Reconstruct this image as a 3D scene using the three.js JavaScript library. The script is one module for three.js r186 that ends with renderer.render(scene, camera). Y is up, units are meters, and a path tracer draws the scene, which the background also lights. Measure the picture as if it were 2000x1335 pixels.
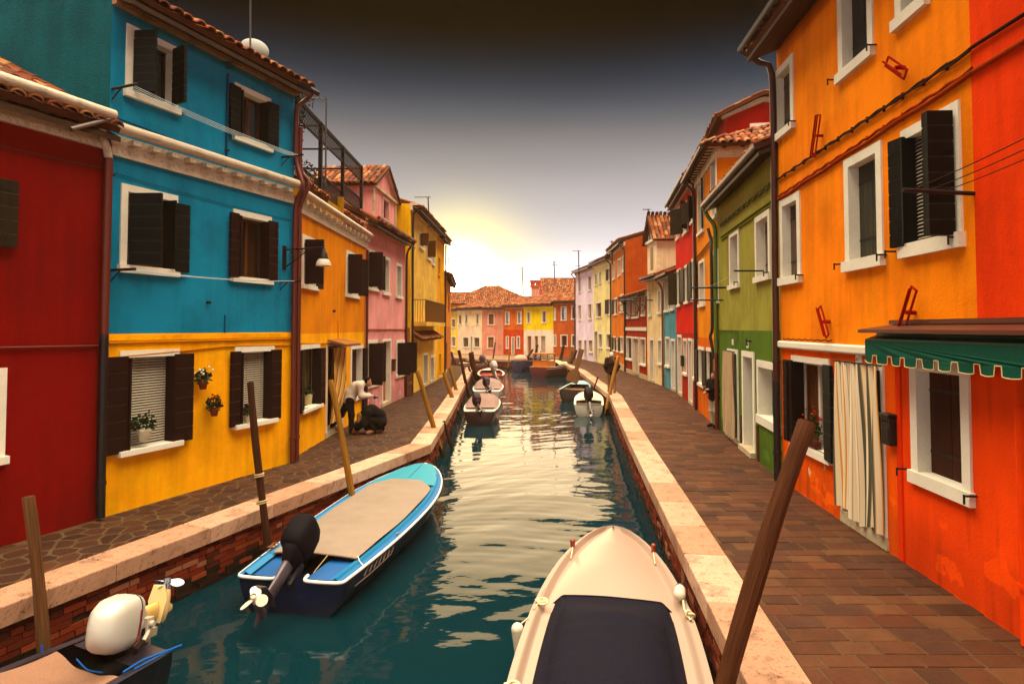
import * as THREE from 'three';
import { mergeGeometries } from 'three/addons/utils/BufferGeometryUtils.js';
import { MarchingCubes } from 'three/addons/objects/MarchingCubes.js';
import { RoundedBoxGeometry } from 'three/addons/geometries/RoundedBoxGeometry.js';
import { FontLoader } from 'three/addons/loaders/FontLoader.js';
import { TextGeometry } from 'three/addons/geometries/TextGeometry.js';

// ---------------------------------------------------------------- camera, sky, sun, exposure
const EYE = 2.8, FOCAL = 1200, CY = 598, TILT = THREE.MathUtils.degToRad(2);
const scene = new THREE.Scene();
const camera = new THREE.PerspectiveCamera(2 * Math.atan(667.5 / FOCAL) * 180 / Math.PI, 2000 / 1335, 0.05, 600);
camera.position.set(0, EYE, 0);
camera.rotation.x = TILT;
camera.setViewOffset(2000, 1335, 0, 667.5 - CY, 2000, 1335);
const renderer = new THREE.WebGLRenderer();
renderer.toneMapping = THREE.LinearToneMapping;
renderer.toneMappingExposure = 1.9;
renderer.shadowMap.enabled = true;
const SUN = new THREE.Vector3(-0.085, 0.12, -1).normalize();
{
  const W = 1024, H = 512, d = new Float32Array(W * H * 4);
  const glow = new THREE.Vector3(-0.085, 0.072, -1).normalize();
  for (let r = 0; r < H; r++) {
    const up = ((r + 0.5) / H - 0.5) * Math.PI, e = Math.max(0, up * 180 / Math.PI);
    for (let c = 0; c < W; c++) {
      const a = ((c + 0.5) / W - 0.5) * 2 * Math.PI;
      const x = Math.cos(a) * Math.cos(up), y = Math.sin(up), z = Math.sin(a) * Math.cos(up);
      const ang = Math.acos(Math.min(1, x * glow.x + y * glow.y + z * glow.z)) * 180 / Math.PI;
      // pale band above the roofs fades dark; unseen bright overhead added to light facades
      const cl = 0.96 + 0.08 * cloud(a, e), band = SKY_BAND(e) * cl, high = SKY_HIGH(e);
      const core = 9 * Math.exp(-ang * ang / 4.5), g1 = core + 1.5 * Math.exp(-ang * ang / 20) + 0.06 * Math.exp(-ang / 8), warm = 0.7 * Math.exp(-ang * ang / 32);
      const k = (r * W + c) * 4;
      const bk = THREE.MathUtils.smoothstep(e, 16, 26);
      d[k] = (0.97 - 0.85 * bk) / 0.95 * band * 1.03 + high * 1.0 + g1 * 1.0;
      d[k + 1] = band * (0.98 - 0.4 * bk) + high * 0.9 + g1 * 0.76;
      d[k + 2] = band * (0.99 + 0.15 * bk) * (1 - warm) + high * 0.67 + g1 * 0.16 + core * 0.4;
      d[k + 3] = 1;
      if (up < 0) { d[k] = 0.25; d[k + 1] = 0.22; d[k + 2] = 0.2; }
    }
  }
  const sky = new THREE.DataTexture(d, W, H, THREE.RGBAFormat, THREE.FloatType);
  sky.mapping = THREE.EquirectangularReflectionMapping;
  sky.magFilter = THREE.LinearFilter; sky.needsUpdate = true;
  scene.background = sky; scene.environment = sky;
}
function cloud(a, e) { return 0.5 + 0.25 * Math.sin(a * 7 + e * 0.35 + 1.3 * Math.sin(a * 3 + e * 0.21)) + 0.15 * Math.sin(a * 17 - e * 0.9 + 2 * Math.sin(e * 0.3 + a * 5)) + 0.1 * Math.sin(a * 31 + e * 1.7 + 1.5 * Math.sin(a * 11)); }
function SKY_BAND(e) { return (1.25 * Math.exp(-e / 15) * (1 - ss0(e, 9, 27)) + 5 * Math.exp(-Math.pow(e / 3.2, 1.5))) / 1.9; }
function ss0(x, a, b) { const t = Math.min(1, Math.max(0, (x - a) / (b - a))); return t * t * (3 - 2 * t); }
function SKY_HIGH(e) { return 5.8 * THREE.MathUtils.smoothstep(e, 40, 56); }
const sun = new THREE.DirectionalLight(new THREE.Color(1, 0.66, 0.3), 0.5);
sun.position.copy(SUN).multiplyScalar(80); sun.target.position.set(0, 0, -20); sun.position.add(sun.target.position);
sun.castShadow = true; sun.shadow.radius = 66; sun.shadow.mapSize.set(4096, 4096);
Object.assign(sun.shadow.camera, { left: -60, right: 60, top: 60, bottom: -60, near: 1, far: 200 });
scene.add(sun, sun.target);
scene.fog = new THREE.FogExp2(new THREE.Color(1.0, 0.58, 0.32), 0.0006);

// ---------------------------------------------------------------- random numbers, noise, textures
function rng(seed) { let s = seed >>> 0; return () => { s = (s + 0x6d2b79f5) >>> 0; let t = s; t = Math.imul(t ^ (t >>> 15), t | 1); t ^= t + Math.imul(t ^ (t >>> 7), t | 61); return ((t ^ (t >>> 14)) >>> 0) / 4294967296; }; }
const R0 = rng(7);
const hash = (x, y, s) => { let h = Math.imul(x, 374761393) + Math.imul(y, 668265263) + Math.imul(s, 1274126177); h = Math.imul(h ^ (h >>> 13), 1274126177); return ((h ^ (h >>> 16)) >>> 0) / 4294967296; };
function vnoise(x, y, px, py, s) {
  const ix = Math.floor(x), iy = Math.floor(y), fx = x - ix, fy = y - iy, m = (a, b) => ((a % b) + b) % b;
  const u = fx * fx * (3 - 2 * fx), v = fy * fy * (3 - 2 * fy), x0 = m(ix, px), x1 = m(ix + 1, px), y0 = m(iy, py), y1 = m(iy + 1, py);
  return (hash(x0, y0, s) * (1 - u) + hash(x1, y0, s) * u) * (1 - v) + (hash(x0, y1, s) * (1 - u) + hash(x1, y1, s) * u) * v;
}
function fbm(u, v, f, oct, s, fy = f) { let a = 0, w = 0.5, t = 0; for (let i = 0; i < oct; i++) { a += w * vnoise(u * f, v * fy, f, fy, s + i); t += w; w *= 0.5; f *= 2; fy *= 2; } return a / t; }
function tex(n, fn, srgb = false, repeat = 1, repeatY = repeat) {
  const d = new Uint8Array(n * n * 4);
  for (let y = 0; y < n; y++) for (let x = 0; x < n; x++) {
    const c = fn((x + 0.5) / n, (y + 0.5) / n), k = (y * n + x) * 4;
    const [r, g, b] = typeof c === 'number' ? [c, c, c] : c;
    d[k] = 255 * Math.min(1, Math.max(0, r)); d[k + 1] = 255 * Math.min(1, Math.max(0, g)); d[k + 2] = 255 * Math.min(1, Math.max(0, b)); d[k + 3] = 255;
  }
  const t = new THREE.DataTexture(d, n, n); t.wrapS = t.wrapT = THREE.RepeatWrapping; t.magFilter = THREE.LinearFilter; t.minFilter = THREE.LinearMipmapLinearFilter; t.generateMipmaps = true;
  if (srgb) t.colorSpace = THREE.SRGBColorSpace;
  t.repeat.set(repeat, repeatY); t.needsUpdate = true; return t;
}
const ss = THREE.MathUtils.smoothstep;
// plaster: soft mottling with runs, fine grain relief
const T_plaster = tex(768, (u, v) => { const a = fbm(u, v, 4, 5, 11), b = fbm(u, v, 24, 3, 21, 5), c = fbm(u, v, 90, 2, 31); const r = fbm(u, v, 30, 3, 25, 3), w = ss(fbm(u, v, 6, 4, 27), 0.5, 0.72); const p = 0.52 + 0.44 * a + 0.12 * b + 0.08 * c + 0.3 * (r - 0.5) + 0.06 * w; return [p + 0.05, p + 0.09 * w + 0.02 * (a - 0.5), p - 0.02 + 0.1 * w]; }, false, 1 / 3.7);
const T_plasterBump = tex(768, (u, v) => 0.5 * fbm(u, v, 14, 4, 41) + 0.5 * fbm(u, v, 120, 2, 42), false, 1 / 1.9);
// ground floor plaster: damp, darker foot, salt bloom and flakes above it (v runs from the pavement up)
const T_base = tex(1024, (u, v) => { const a = fbm(u, v, 6, 5, 211, 4), b = fbm(u, v, 40, 3, 212, 6), w = fbm(u, v, 10, 4, 213, 5), edge = 0.16 + 0.16 * (fbm(u, 0.3, 12, 4, 214, 1) - 0.3), damp = 1 - ss(v, edge * 0.5, edge + 0.08), salt = ss(w, 0.52, 0.7) * ss(v, 0.02, 0.1) * (1 - ss(v, 0.2, 0.45)), fl = ss(fbm(u, v, 26, 4, 215, 14), 0.64, 0.68) * (1 - ss(v, 0.12, 0.32)), st = ss(fbm(u, v, 46, 3, 216, 2), 0.56, 0.74) * 0.14; const p = 0.6 + 0.34 * a + 0.14 * b - 0.22 * damp * (0.5 + w) - st; return [p + 0.04 + 0.1 * salt + 0.2 * fl, p + 0.14 * salt + 0.34 * fl, p + 0.24 * salt + 0.42 * fl]; }, false, 1 / 6.3, 1 / 3.1);
// worn plaster with pale flaked patches and dark washes
const T_worn = tex(768, (u, v) => { const a = fbm(u, v, 5, 5, 51), b = fbm(u, v, 30, 3, 52, 4), f = ss(fbm(u, v, 9, 5, 53), 0.60, 0.66); const p = 0.55 + 0.34 * a + 0.2 * b; return [p + 0.1 * f, p + 0.26 * f, p + 0.4 * f]; }, false, 1 / 3.1);
const T_stone = tex(512, (u, v) => { const a = fbm(u, v, 6, 5, 61), c = fbm(u, v, 60, 3, 62), pit = ss(fbm(u, v, 40, 2, 63), 0.68, 0.76); const p = 0.70 + 0.26 * a + 0.16 * c - 0.32 * pit - 0.24 * ss(fbm(u, v, 7, 5, 66), 0.56, 0.72); return [p, p * (0.97 + 0.03 * a), p * (0.93 + 0.05 * a)]; }, false, 1 / 0.9);
const T_stoneBump = tex(512, (u, v) => 0.6 * fbm(u, v, 20, 4, 71) + 0.4 * fbm(u, v, 100, 2, 72), false, 1 / 0.8);
const T_slab = tex(512, (u, v) => { const a = fbm(u, v, 5, 5, 81), c = fbm(u, v, 40, 4, 82), o = ss(fbm(u, v, 3, 4, 83), 0.45, 0.7); const p = 0.45 + 0.45 * a + 0.22 * c; return [p * (1 + 0.1 * o), p * (0.97 - 0.05 * o), p * (0.95 - 0.16 * o)]; }, false, 1 / 1.3);
const T_wood = tex(512, (u, v) => { const w = fbm(u, v, 40, 4, 91, 3), k = fbm(u, v, 120, 2, 92, 5), s = fbm(u, v, 6, 3, 93); const p = 0.24 + 0.75 * w * (0.5 + 0.7 * s) + 0.25 * k; return [p, p * 0.97, p * 0.92]; }, false, 1 / 0.6, 1 / 1.6);
const T_woodBump = tex(512, (u, v) => fbm(u, v, 60, 4, 94, 3), false, 1 / 0.6, 1 / 1.6);
const T_cloth = tex(512, (u, v) => { const a = fbm(u, v, 5, 5, 101), c = fbm(u, v, 90, 2, 102); const p = 0.72 + 0.2 * a + 0.14 * c; return [p, p, p]; }, false, 1 / 1.1);
const T_clothBump = tex(512, (u, v) => 0.75 * fbm(u, v, 5, 4, 103) + 0.25 * fbm(u, v, 120, 1, 104), false, 1 / 1.1);
const T_tile = tex(256, (u, v) => { const a = fbm(u, v, 6, 4, 111), c = fbm(u, v, 30, 3, 112), l = ss(fbm(u, v, 12, 3, 113), 0.58, 0.7); const p = 0.5 + 0.4 * a + 0.25 * c; return [p, p * (0.95 + 0.1 * l), p * (0.9 + 0.25 * l)]; }, false, 1 / 0.7);

// colours: hex is how it looks in neutral light; k scales it to a base colour
const C = (hex, k = 1) => new THREE.Color(hex).multiplyScalar(k);
const M = {};
function mat(name, color, o = {}) { const dull = !o.clearcoat && !o.transmission && !o.metalness && (o.roughness ?? 0.8) > 0.5; const m = new (dull || o.clearcoat || o.sheen || o.transmission ? THREE.MeshPhysicalMaterial : THREE.MeshStandardMaterial)({ color, roughness: 0.8, ...(dull ? { specularIntensity: 0.2 } : {}), ...o }); m.name = name; return m; }
const vivid = (c) => { const m = Math.max(c.r, c.g, c.b), f = (v) => Math.min(0.9, m * Math.pow(v / m, 1.2)); return c.setRGB(f(c.r), f(c.g), f(c.b)); };
const plaster = (hex, k = 1, worn = false) => { const key = 'p' + hex + k + worn; return M[key] ??= mat('plaster', vivid(C(hex, k * 1.2)), { map: worn === 'base' ? T_base : worn ? T_worn : T_plaster, bumpMap: T_plasterBump, bumpScale: 0.008, roughness: 0.95, specularIntensity: 0.12 }); };
const paintWood = (hex, k = 1) => { const key = 'w' + hex + k; return M[key] ??= mat('painted wood', C(hex, k), { map: T_wood, bumpMap: T_woodBump, bumpScale: 0.002, roughness: 0.6, specularIntensity: 0.25 }); };
const stone = (hex = '#efe6d6', k = 0.85) => { const key = 's' + hex + k; return M[key] ??= mat('stone', C(hex, k), { map: T_stone, bumpMap: T_stoneBump, bumpScale: 0.004, roughness: 0.8 }); };
const metal = (hex, k = 1, rough = 0.45, metalness = 0.3) => { const key = 'm' + hex + k + rough; return M[key] ??= mat('metal', C(hex, k), { roughness: rough, metalness, bumpMap: T_stoneBump, bumpScale: 0.0006 }); };
const cloth = (hex, k = 1) => { const key = 'c' + hex + k; return M[key] ??= mat('cloth', C(hex, k), { map: T_cloth, bumpMap: T_clothBump, bumpScale: 0.012, roughness: 0.9 }); };
const gloss = (hex, k = 1, rough = 0.25) => { const key = 'g' + hex + k + rough; return M[key] ??= mat('gloss paint', C(hex, k), { roughness: rough, clearcoat: 0.4, clearcoatRoughness: 0.2 }); };
const plain = (hex, k = 1, rough = 0.85) => { const key = 'f' + hex + k + rough; return M[key] ??= mat('plain', C(hex, k), { roughness: rough }); };
const GLASS = mat('window glass', new THREE.Color(0.85, 0.9, 0.88), { transmission: 1, thickness: 0, roughness: 0.03, ior: 1.5 });
const WHITE = mat('limewashed stone', C('#f5e8d2', 0.84), { map: T_cloth, bumpMap: T_stoneBump, bumpScale: 0.003, roughness: 0.8 }), DARK = plain('#141210', 0.6);

// ---------------------------------------------------------------- geometry helpers
const V = (x, y, z) => new THREE.Vector3(x, y, z);
function ray(px, py) { const x = (px - 1000) / FOCAL, y = -(py - CY) / FOCAL, c = Math.cos(TILT), s = Math.sin(TILT); return V(x, y * c + s, y * s - c); }
function gnd(px, py, h = 0) { const d = ray(px, py), t = (h - EYE) / d.y; return V(d.x * t, h, d.z * t); }
function atZ(px, py, Z) { const d = ray(px, py), t = -Z / d.z; return V(d.x * t, EYE + d.y * t, -Z); }
function merge(list) {
  const g = list.map((q) => { const h = q.index ? q.toNonIndexed() : q.clone(); for (const k of Object.keys(h.attributes)) if (!['position', 'normal', 'uv'].includes(k)) h.deleteAttribute(k); if (!h.attributes.uv) h.setAttribute('uv', new THREE.BufferAttribute(new Float32Array(h.attributes.position.count * 2), 2)); if (!h.attributes.normal) h.computeVertexNormals(); h.morphAttributes = {}; return h; });
  return g.length === 1 ? g[0] : mergeGeometries(g);
}
function bx(w, h, d, x = 0, y = 0, z = 0) { // box centred at x,y,z with uv in metres
  const g = new THREE.BoxGeometry(w, h, d), uv = g.attributes.uv, p = g.attributes.position, n = g.attributes.normal, ox = x * 1.37 + y * 0.7, oy = y + z * 0.9;
  for (let i = 0; i < uv.count; i++) { const ax = Math.abs(n.getX(i)) > 0.5, ay = Math.abs(n.getY(i)) > 0.5; uv.setXY(i, (ax ? p.getZ(i) : p.getX(i)) + ox, (ay ? p.getZ(i) : p.getY(i)) + oy); }
  return g.translate(x, y, z);
}
function rbox(w, h, d, r, x = 0, y = 0, z = 0, seg = 2) { return new RoundedBoxGeometry(w, h, d, seg, Math.min(r, w / 2.01, h / 2.01, d / 2.01)).translate(x, y, z); }
function span(x0, x1, y0, y1, z0, z1) { return bx(x1 - x0, y1 - y0, z1 - z0, (x0 + x1) / 2, (y0 + y1) / 2, (z0 + z1) / 2); }
function tube(pts, r, seg = 8, n = 0, closed = false) { const c = new THREE.CatmullRomCurve3(pts, closed, 'catmullrom', 0.3); return new THREE.TubeGeometry(c, n || Math.max(2, pts.length * 4), r, seg, closed); }
function rod(a, b, r0, r1 = r0, seg = 8) { const d = b.clone().sub(a), g = new THREE.CylinderGeometry(r1, r0, d.length(), seg, 1); g.applyQuaternion(new THREE.Quaternion().setFromUnitVectors(V(0, 1, 0), d.clone().normalize())); const m = a.clone().add(b).multiplyScalar(0.5); return g.translate(m.x, m.y, m.z); }
function rectShape(x0, x1, y0, y1, holes = []) { const s = new THREE.Shape([[x0, y0], [x1, y0], [x1, y1], [x0, y1]].map((p) => new THREE.Vector2(...p))); for (const h of holes) s.holes.push(new THREE.Path([[h[0], h[2]], [h[0], h[3]], [h[1], h[3]], [h[1], h[2]]].map((p) => new THREE.Vector2(...p)))); return s; }
function plate(shape, z0, z1, bevel = 0) { const g = new THREE.ExtrudeGeometry(shape, { depth: z1 - z0 - 2 * bevel, bevelEnabled: bevel > 0, bevelSize: bevel, bevelThickness: bevel, bevelSegments: 1, curveSegments: 10 }); return g.translate(0, 0, z0 + bevel); }
function geo(pos, idx, uv) { const g = new THREE.BufferGeometry(); g.setAttribute('position', new THREE.Float32BufferAttribute(pos, 3)); if (uv) g.setAttribute('uv', new THREE.Float32BufferAttribute(uv, 2)); g.setIndex(idx); g.computeVertexNormals(); return g; }

// ---------------------------------------------------------------- objects
const used = new Map();
function numbered(n) { const k = used.get(n) ?? 0; used.set(n, k + 1); return k ? n + '_' + String(k).padStart(3, '0') : n; }
function tag(o, label, category, group, kind) { o.userData = { ...(label ? { label } : {}), ...(category ? { category } : {}), ...(group ? { group } : {}), ...(kind ? { kind } : {}) }; return o; }
function thing(name, label, category, pos = V(0, 0, 0), turn = 0, group) { const o = new THREE.Group(); o.name = numbered(name); o.position.copy(pos); o.rotation.y = turn; tag(o, label, category, group); scene.add(o); return o; }
function part(parent, name, g, m, label) { const o = new THREE.Mesh(Array.isArray(g) ? merge(g) : g, m); o.name = parent === scene ? numbered(name) : name; o.castShadow = o.receiveShadow = true; if (label) o.userData.label = label; parent.add(o); return o; }
function grp(parent, name, label) { const o = new THREE.Group(); o.name = name; if (label) o.userData.label = label; parent.add(o); return o; }
function struct(name, g, m, label) { const o = part(scene, name, g, m); o.userData = { kind: 'structure', ...(label ? { label } : {}) }; return o; }
function structGroup(name, label) { const o = new THREE.Group(); o.name = numbered(name); o.userData = { kind: 'structure', ...(label ? { label } : {}) }; scene.add(o); return o; }
// ---------------------------------------------------------------- ground, quays, canal
const WATER = -0.8;
const dirn = (a, b) => b.clone().sub(a).setY(0).normalize();
const lqA = gnd(402, 1031), lqB = gnd(835, 868);
const LQ = [lqA.clone().addScaledVector(dirn(lqB, lqA), 11), lqA, lqB, gnd(880, 797), gnd(923, 717)];
const rqA = gnd(1397, 1177), rqB = gnd(1296, 980);
const RQ = [rqA.clone().addScaledVector(dirn(rqB, rqA), 13), rqA, rqB, gnd(1234, 860), gnd(1194, 772), gnd(1131, 723), gnd(1096, 709), gnd(1052, 702.6), gnd(983, 701.4), gnd(911, 700.3)];
const FARL = V(-26, 0, -66), FARL2 = V(-26, 0, -58);
{
  const S = (p) => new THREE.Vector2(p.x, -p.z), E = 140;
  const s = new THREE.Shape([[-E, -60], [E, -60], [E, E + 60], [-E, E + 60]].map((p) => new THREE.Vector2(...p)));
  s.holes.push(new THREE.Path([...LQ.map(S), S(V(-6.5, 0, -49)), S(FARL2), S(FARL), ...RQ.slice().reverse().map(S)]));
  const g = new THREE.ExtrudeGeometry(s, { depth: 2.2, bevelEnabled: false }); g.rotateX(-Math.PI / 2); g.translate(0, -2.2 - 0.0098, 0);
  struct('ground', g, M.mortar = mat('mortar', C('#8c6a48', 0.36), { map: T_slab, roughness: 0.95, bumpMap: T_stoneBump, bumpScale: 0.006 }));
  const b = new THREE.PlaneGeometry(300, 300); b.rotateX(-Math.PI / 2); b.translate(0, -2.3, -60);
  struct('canal_bed', b, plain('#2c2a20', 0.5));
}
{ // water: one gently rippled surface
  const R = rng(77), waves = [];
  for (let i = 0; i < 26; i++) { const l = 0.22 * Math.pow(1.19, i) , a = Math.PI / 2 + (R() - 0.5) * 2.1; waves.push([Math.cos(a) * 6.283 / l, Math.sin(a) * 6.283 / l, R() * 6.283, 0.0031 * l * (l > 1.1 ? 1.1 / l : 1) * (0.4 + 0.8 * R())]); }
  const calm = (x, z) => 0.35 + 0.65 * ss(fbm((x + 40) / 64, (z + 90) / 64, 9, 3, 900), 0.3, 0.62) * (0.55 + 0.45 * ss(-z, 7, 13));
  const hgt = (x, z) => { let h = 0; const wx = x + 0.35 * Math.sin(z * 0.8 + x * 0.5), wz = z + 0.3 * Math.sin(x * 1.1 + z * 0.37); for (const w of waves) h += w[3] * Math.sin(w[0] * wx + w[1] * wz + w[2]); return h * calm(x, z); };
  const grid = (x0, x1, nx, zs) => { const pos = [], uv = [], idx = []; zs.forEach((z, j) => { for (let i = 0; i <= nx; i++) { const x = x0 + (x1 - x0) * i / nx; pos.push(x, WATER + hgt(x, z), z); uv.push(x / 1.4, z / 1.4); if (j && i) { const k = j * (nx + 1) + i; idx.push(k - nx - 2, k - nx - 1, k, k - nx - 2, k, k - 1); } } }); return [pos, idx, uv]; };
  const zs = []; for (let z = 4; z > -60; z -= (z > -12 ? 0.045 : z > -26 ? 0.07 : 0.11)) zs.push(z);
  const g = geo(...grid(-7.5, 7, 210, zs)), g2 = geo(...grid(-27, -7.5, 120, Array.from({ length: 90 }, (_, i) => -44 - i * 0.25)));
  const T_water = tex(512, (u, v) => 0.5 * fbm(u, v, 5, 4, 121, 9) + 0.5 * vnoise(u * 20, v * 34, 20, 34, 122));
  const m = mat('water', new THREE.Color(0.0006, 0.0125, 0.0165), { roughness: 0.03, bumpMap: T_water, bumpScale: 0.0009 }); m.ior = 1.33;
  const w = struct('canal_water', [g, g2], m);
}
// points along a polyline at even steps
function along(pts, step) { const out = []; let seg = 0; const L = []; for (let i = 1; i < pts.length; i++) L.push(pts[i].distanceTo(pts[i - 1])); for (let i = 0; i < L.length; i++) { const n = Math.max(1, Math.round(L[i] / step)); for (let k = 0; k < n; k++) out.push(pts[i].clone().lerp(pts[i + 1], k / n)); } out.push(pts[pts.length - 1].clone()); return out; }
// stone slab over any convex polygon [x,z], top at y, bevelled top edge
function slab(poly, y, h, b) {
  const n = poly.length, cx = poly.reduce((s, p) => s + p[0], 0) / n, cz = poly.reduce((s, p) => s + p[1], 0) / n, pos = [], uv = [], idx = [];
  const area = poly.reduce((s, p, i) => { const q = poly[(i + 1) % n]; return s + p[0] * q[1] - q[0] * p[1]; }, 0); if (area > 0) poly = poly.slice().reverse();
  const push = (x, yy, z) => { pos.push(x, yy, z); uv.push(x + yy * 0.6, z + yy * 0.7); return pos.length / 3 - 1; };
  const inn = poly.map((p) => { const dx = p[0] - cx, dz = p[1] - cz, l = Math.hypot(dx, dz) || 1; return [p[0] - dx / l * b, p[1] - dz / l * b]; });
  const quad = (a, b2, c, d) => idx.push(a, b2, c, a, c, d);
  const c0 = push(cx, y + 0.001, cz);
  for (let i = 0; i < n; i++) {
    const j = (i + 1) % n;
    idx.push(c0, push(inn[i][0], y, inn[i][1]), push(inn[j][0], y, inn[j][1]));
    quad(push(inn[i][0], y, inn[i][1]), push(poly[i][0], y - b * 0.8, poly[i][1]), push(poly[j][0], y - b * 0.8, poly[j][1]), push(inn[j][0], y, inn[j][1]));
    quad(push(poly[i][0], y - b * 0.8, poly[i][1]), push(poly[i][0], y - h, poly[i][1]), push(poly[j][0], y - h, poly[j][1]), push(poly[j][0], y - b * 0.8, poly[j][1]));
  }
  return geo(pos, idx, uv);
}
function clipPoly(poly, nx, nz, d) { const out = []; for (let i = 0; i < poly.length; i++) { const p = poly[i], q = poly[(i + 1) % poly.length], a = p[0] * nx + p[1] * nz - d, b = q[0] * nx + q[1] * nz - d; if (a <= 0) out.push(p); if ((a < 0) !== (b < 0)) { const t = a / (a - b); out.push([p[0] + (q[0] - p[0]) * t, p[1] + (q[1] - p[1]) * t]); } } return out; }
const seenNear = (p) => p.z < -3.2 && Math.abs(p.x) < -p.z * 0.95 + 0.5;

// coping stones and brick quay walls. side = +1: the water lies to the right of the walking direction
const COPE = 0.43;
const stoneTones = [stone('#f2b896', 0.52), stone('#ecae8a', 0.45), stone('#f4c0a0', 0.55)];
const wetTones = ['#3a2418', '#2e2016', '#45281a'].map((h, i) => M['wb' + i] = mat('wet brick', C(h, 0.5), { map: T_slab, bumpMap: T_stoneBump, bumpScale: 0.006, roughness: 0.6 }));
const brickTones = ['#8a3018', '#9a3a1c', '#7a2a16', '#a84a26', '#622818', '#b87050'].map((h, i) => M['b' + i] = mat('brick', C(h, 0.62), { map: T_slab, bumpMap: T_stoneBump, bumpScale: 0.006, roughness: 0.9 }));
function quay(pts, side, copeName, wallName, detail) {
  const cope = structGroup(copeName), R = rng(side > 0 ? 3 : 5);
  const nrm = pts.map((p, i) => { const a = dirn(pts[Math.max(0, i - 1)], pts[Math.min(pts.length - 1, i + 1)]); return V(-a.z * side, 0, a.x * side); }); // towards the water
  const inset = (i, w) => { const p = pts[i], d0 = i ? dirn(pts[i - 1], p) : null, d1 = i < pts.length - 1 ? dirn(p, pts[i + 1]) : null, k = d0 && d1 ? Math.sqrt((1 + d0.dot(d1)) / 2) : 1; return p.clone().addScaledVector(nrm[i], -w / k); };
  const bricks = [], brickMeshes = [];
  for (let i = 0; i + 1 < pts.length; i++) {
    const a = pts[i], b = pts[i + 1], ai = inset(i, COPE), bi = inset(i + 1, COPE), L = a.distanceTo(b), n = Math.max(1, Math.round(L / 1.35));
    const d = dirn(a, b), N = V(-d.z * side, 0, d.x * side);
    const ao = inset(i, -0.08), bo = inset(i + 1, -0.08);
    let t = 0;
    const cuts = [0]; for (let k = 1; k < n; k++) cuts.push((k + (R() - 0.5) * 0.3) / n); cuts.push(1);
    for (let k = 0; k < n; k++) {
      const e = 0.004 / L, t0 = cuts[k] + e, t1 = cuts[k + 1] - e, P = (p, q, tt) => { const c = p.clone().lerp(q, tt); return [c.x, c.z]; };
      const g = slab([P(ao, bo, t0), P(ao, bo, t1), P(ai, bi, t1), P(ai, bi, t0)], 0.012 + (R() - 0.5) * 0.008, 0.21, 0.014);
      part(cope, 'coping_stone', g, stoneTones[Math.floor(R() * 3)]);
    }
    // bricks
    const ry = Math.atan2(-d.z, d.x), course = 0.073;
    for (let c = 0; c < 12; c++) {
      let s = -R() * 0.2;
      while (s < L) {
        const w = (R() < 0.3 ? 0.12 : 0.245), s0 = Math.max(0.004, s), s1 = Math.min(L - 0.004, s + w); s += w + 0.013;
        if (s1 - s0 < 0.03) continue;
        const mid = a.clone().addScaledVector(d, (s0 + s1) / 2), y = -0.205 - course * (c + 0.5);
        const jut = -0.012 + (R() - 0.5) * 0.014 - (R() < 0.06 ? 0.012 : 0), len = s1 - s0, hgt2 = course - 0.012 - R() * 0.003;
        if (R() < 0.02) continue;
        bricks.push({ len, hgt: hgt2, p: mid.clone().addScaledVector(N, jut - 0.01).setY(y), ry, tone: c + R() * 2.2 > 6.6 ? 6 + Math.floor(R() * 3) : Math.min(5, Math.floor(R() * 5.4)), rz: (R() - 0.5) * 0.02, d: seenNear(mid) ? mid.length() : 1e3, seen: c < 9 });
      }
    }
  }
  const wall = structGroup(wallName);
  // backing masonry
  const back = []; for (let i = 0; i + 1 < pts.length; i++) { const a = pts[i], b = pts[i + 1], d = dirn(a, b), N = V(-d.z * side, 0, d.x * side), L = a.distanceTo(b), m = a.clone().add(b).multiplyScalar(0.5).addScaledVector(N, -0.042); const g = bx(L + 0.02, 1.9, 0.09); g.rotateY(Math.atan2(-d.z, d.x)); g.translate(m.x, -0.21 - 0.95, m.z); back.push(g); }
  part(wall, 'mortar_backing', back, mat('wet mortar', C('#4a3826', 0.5), { map: T_slab, roughness: 0.9 }));
  bricks.sort((p, q) => (p.seen ? 0 : 500) + p.d - ((q.seen ? 0 : 500) + q.d));
  const tones = [...brickTones, ...wetTones], rest = tones.map(() => []);
  const near = bx(0.245, 0.061, 0.1);
  bricks.forEach((q, i) => {
    if (detail && i < 300) { const o = part(wall, 'brick', near, tones[q.tone]); o.scale.set(q.len / 0.245, q.hgt / 0.061, 1); o.position.copy(q.p); o.rotation.set(0, q.ry, q.rz, 'YXZ'); }
    else if (q.d < 999 || i % 1 === 0) { const g = near.clone(); g.scale(q.len / 0.245, q.hgt / 0.061, 1); g.rotateZ(q.rz); g.rotateY(q.ry); g.translate(q.p.x, q.p.y, q.p.z); rest[q.tone].push(g); }
  });
  rest.forEach((l, i) => { if (l.length) { const o = part(wall, 'brick_courses', l, tones[i]); o.userData.kind = 'stuff'; } });
}
quay(LQ, 1, 'left_coping', 'left_quay_wall', true);
quay([...RQ].reverse(), 1, 'right_coping', 'right_quay_wall', false);

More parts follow.
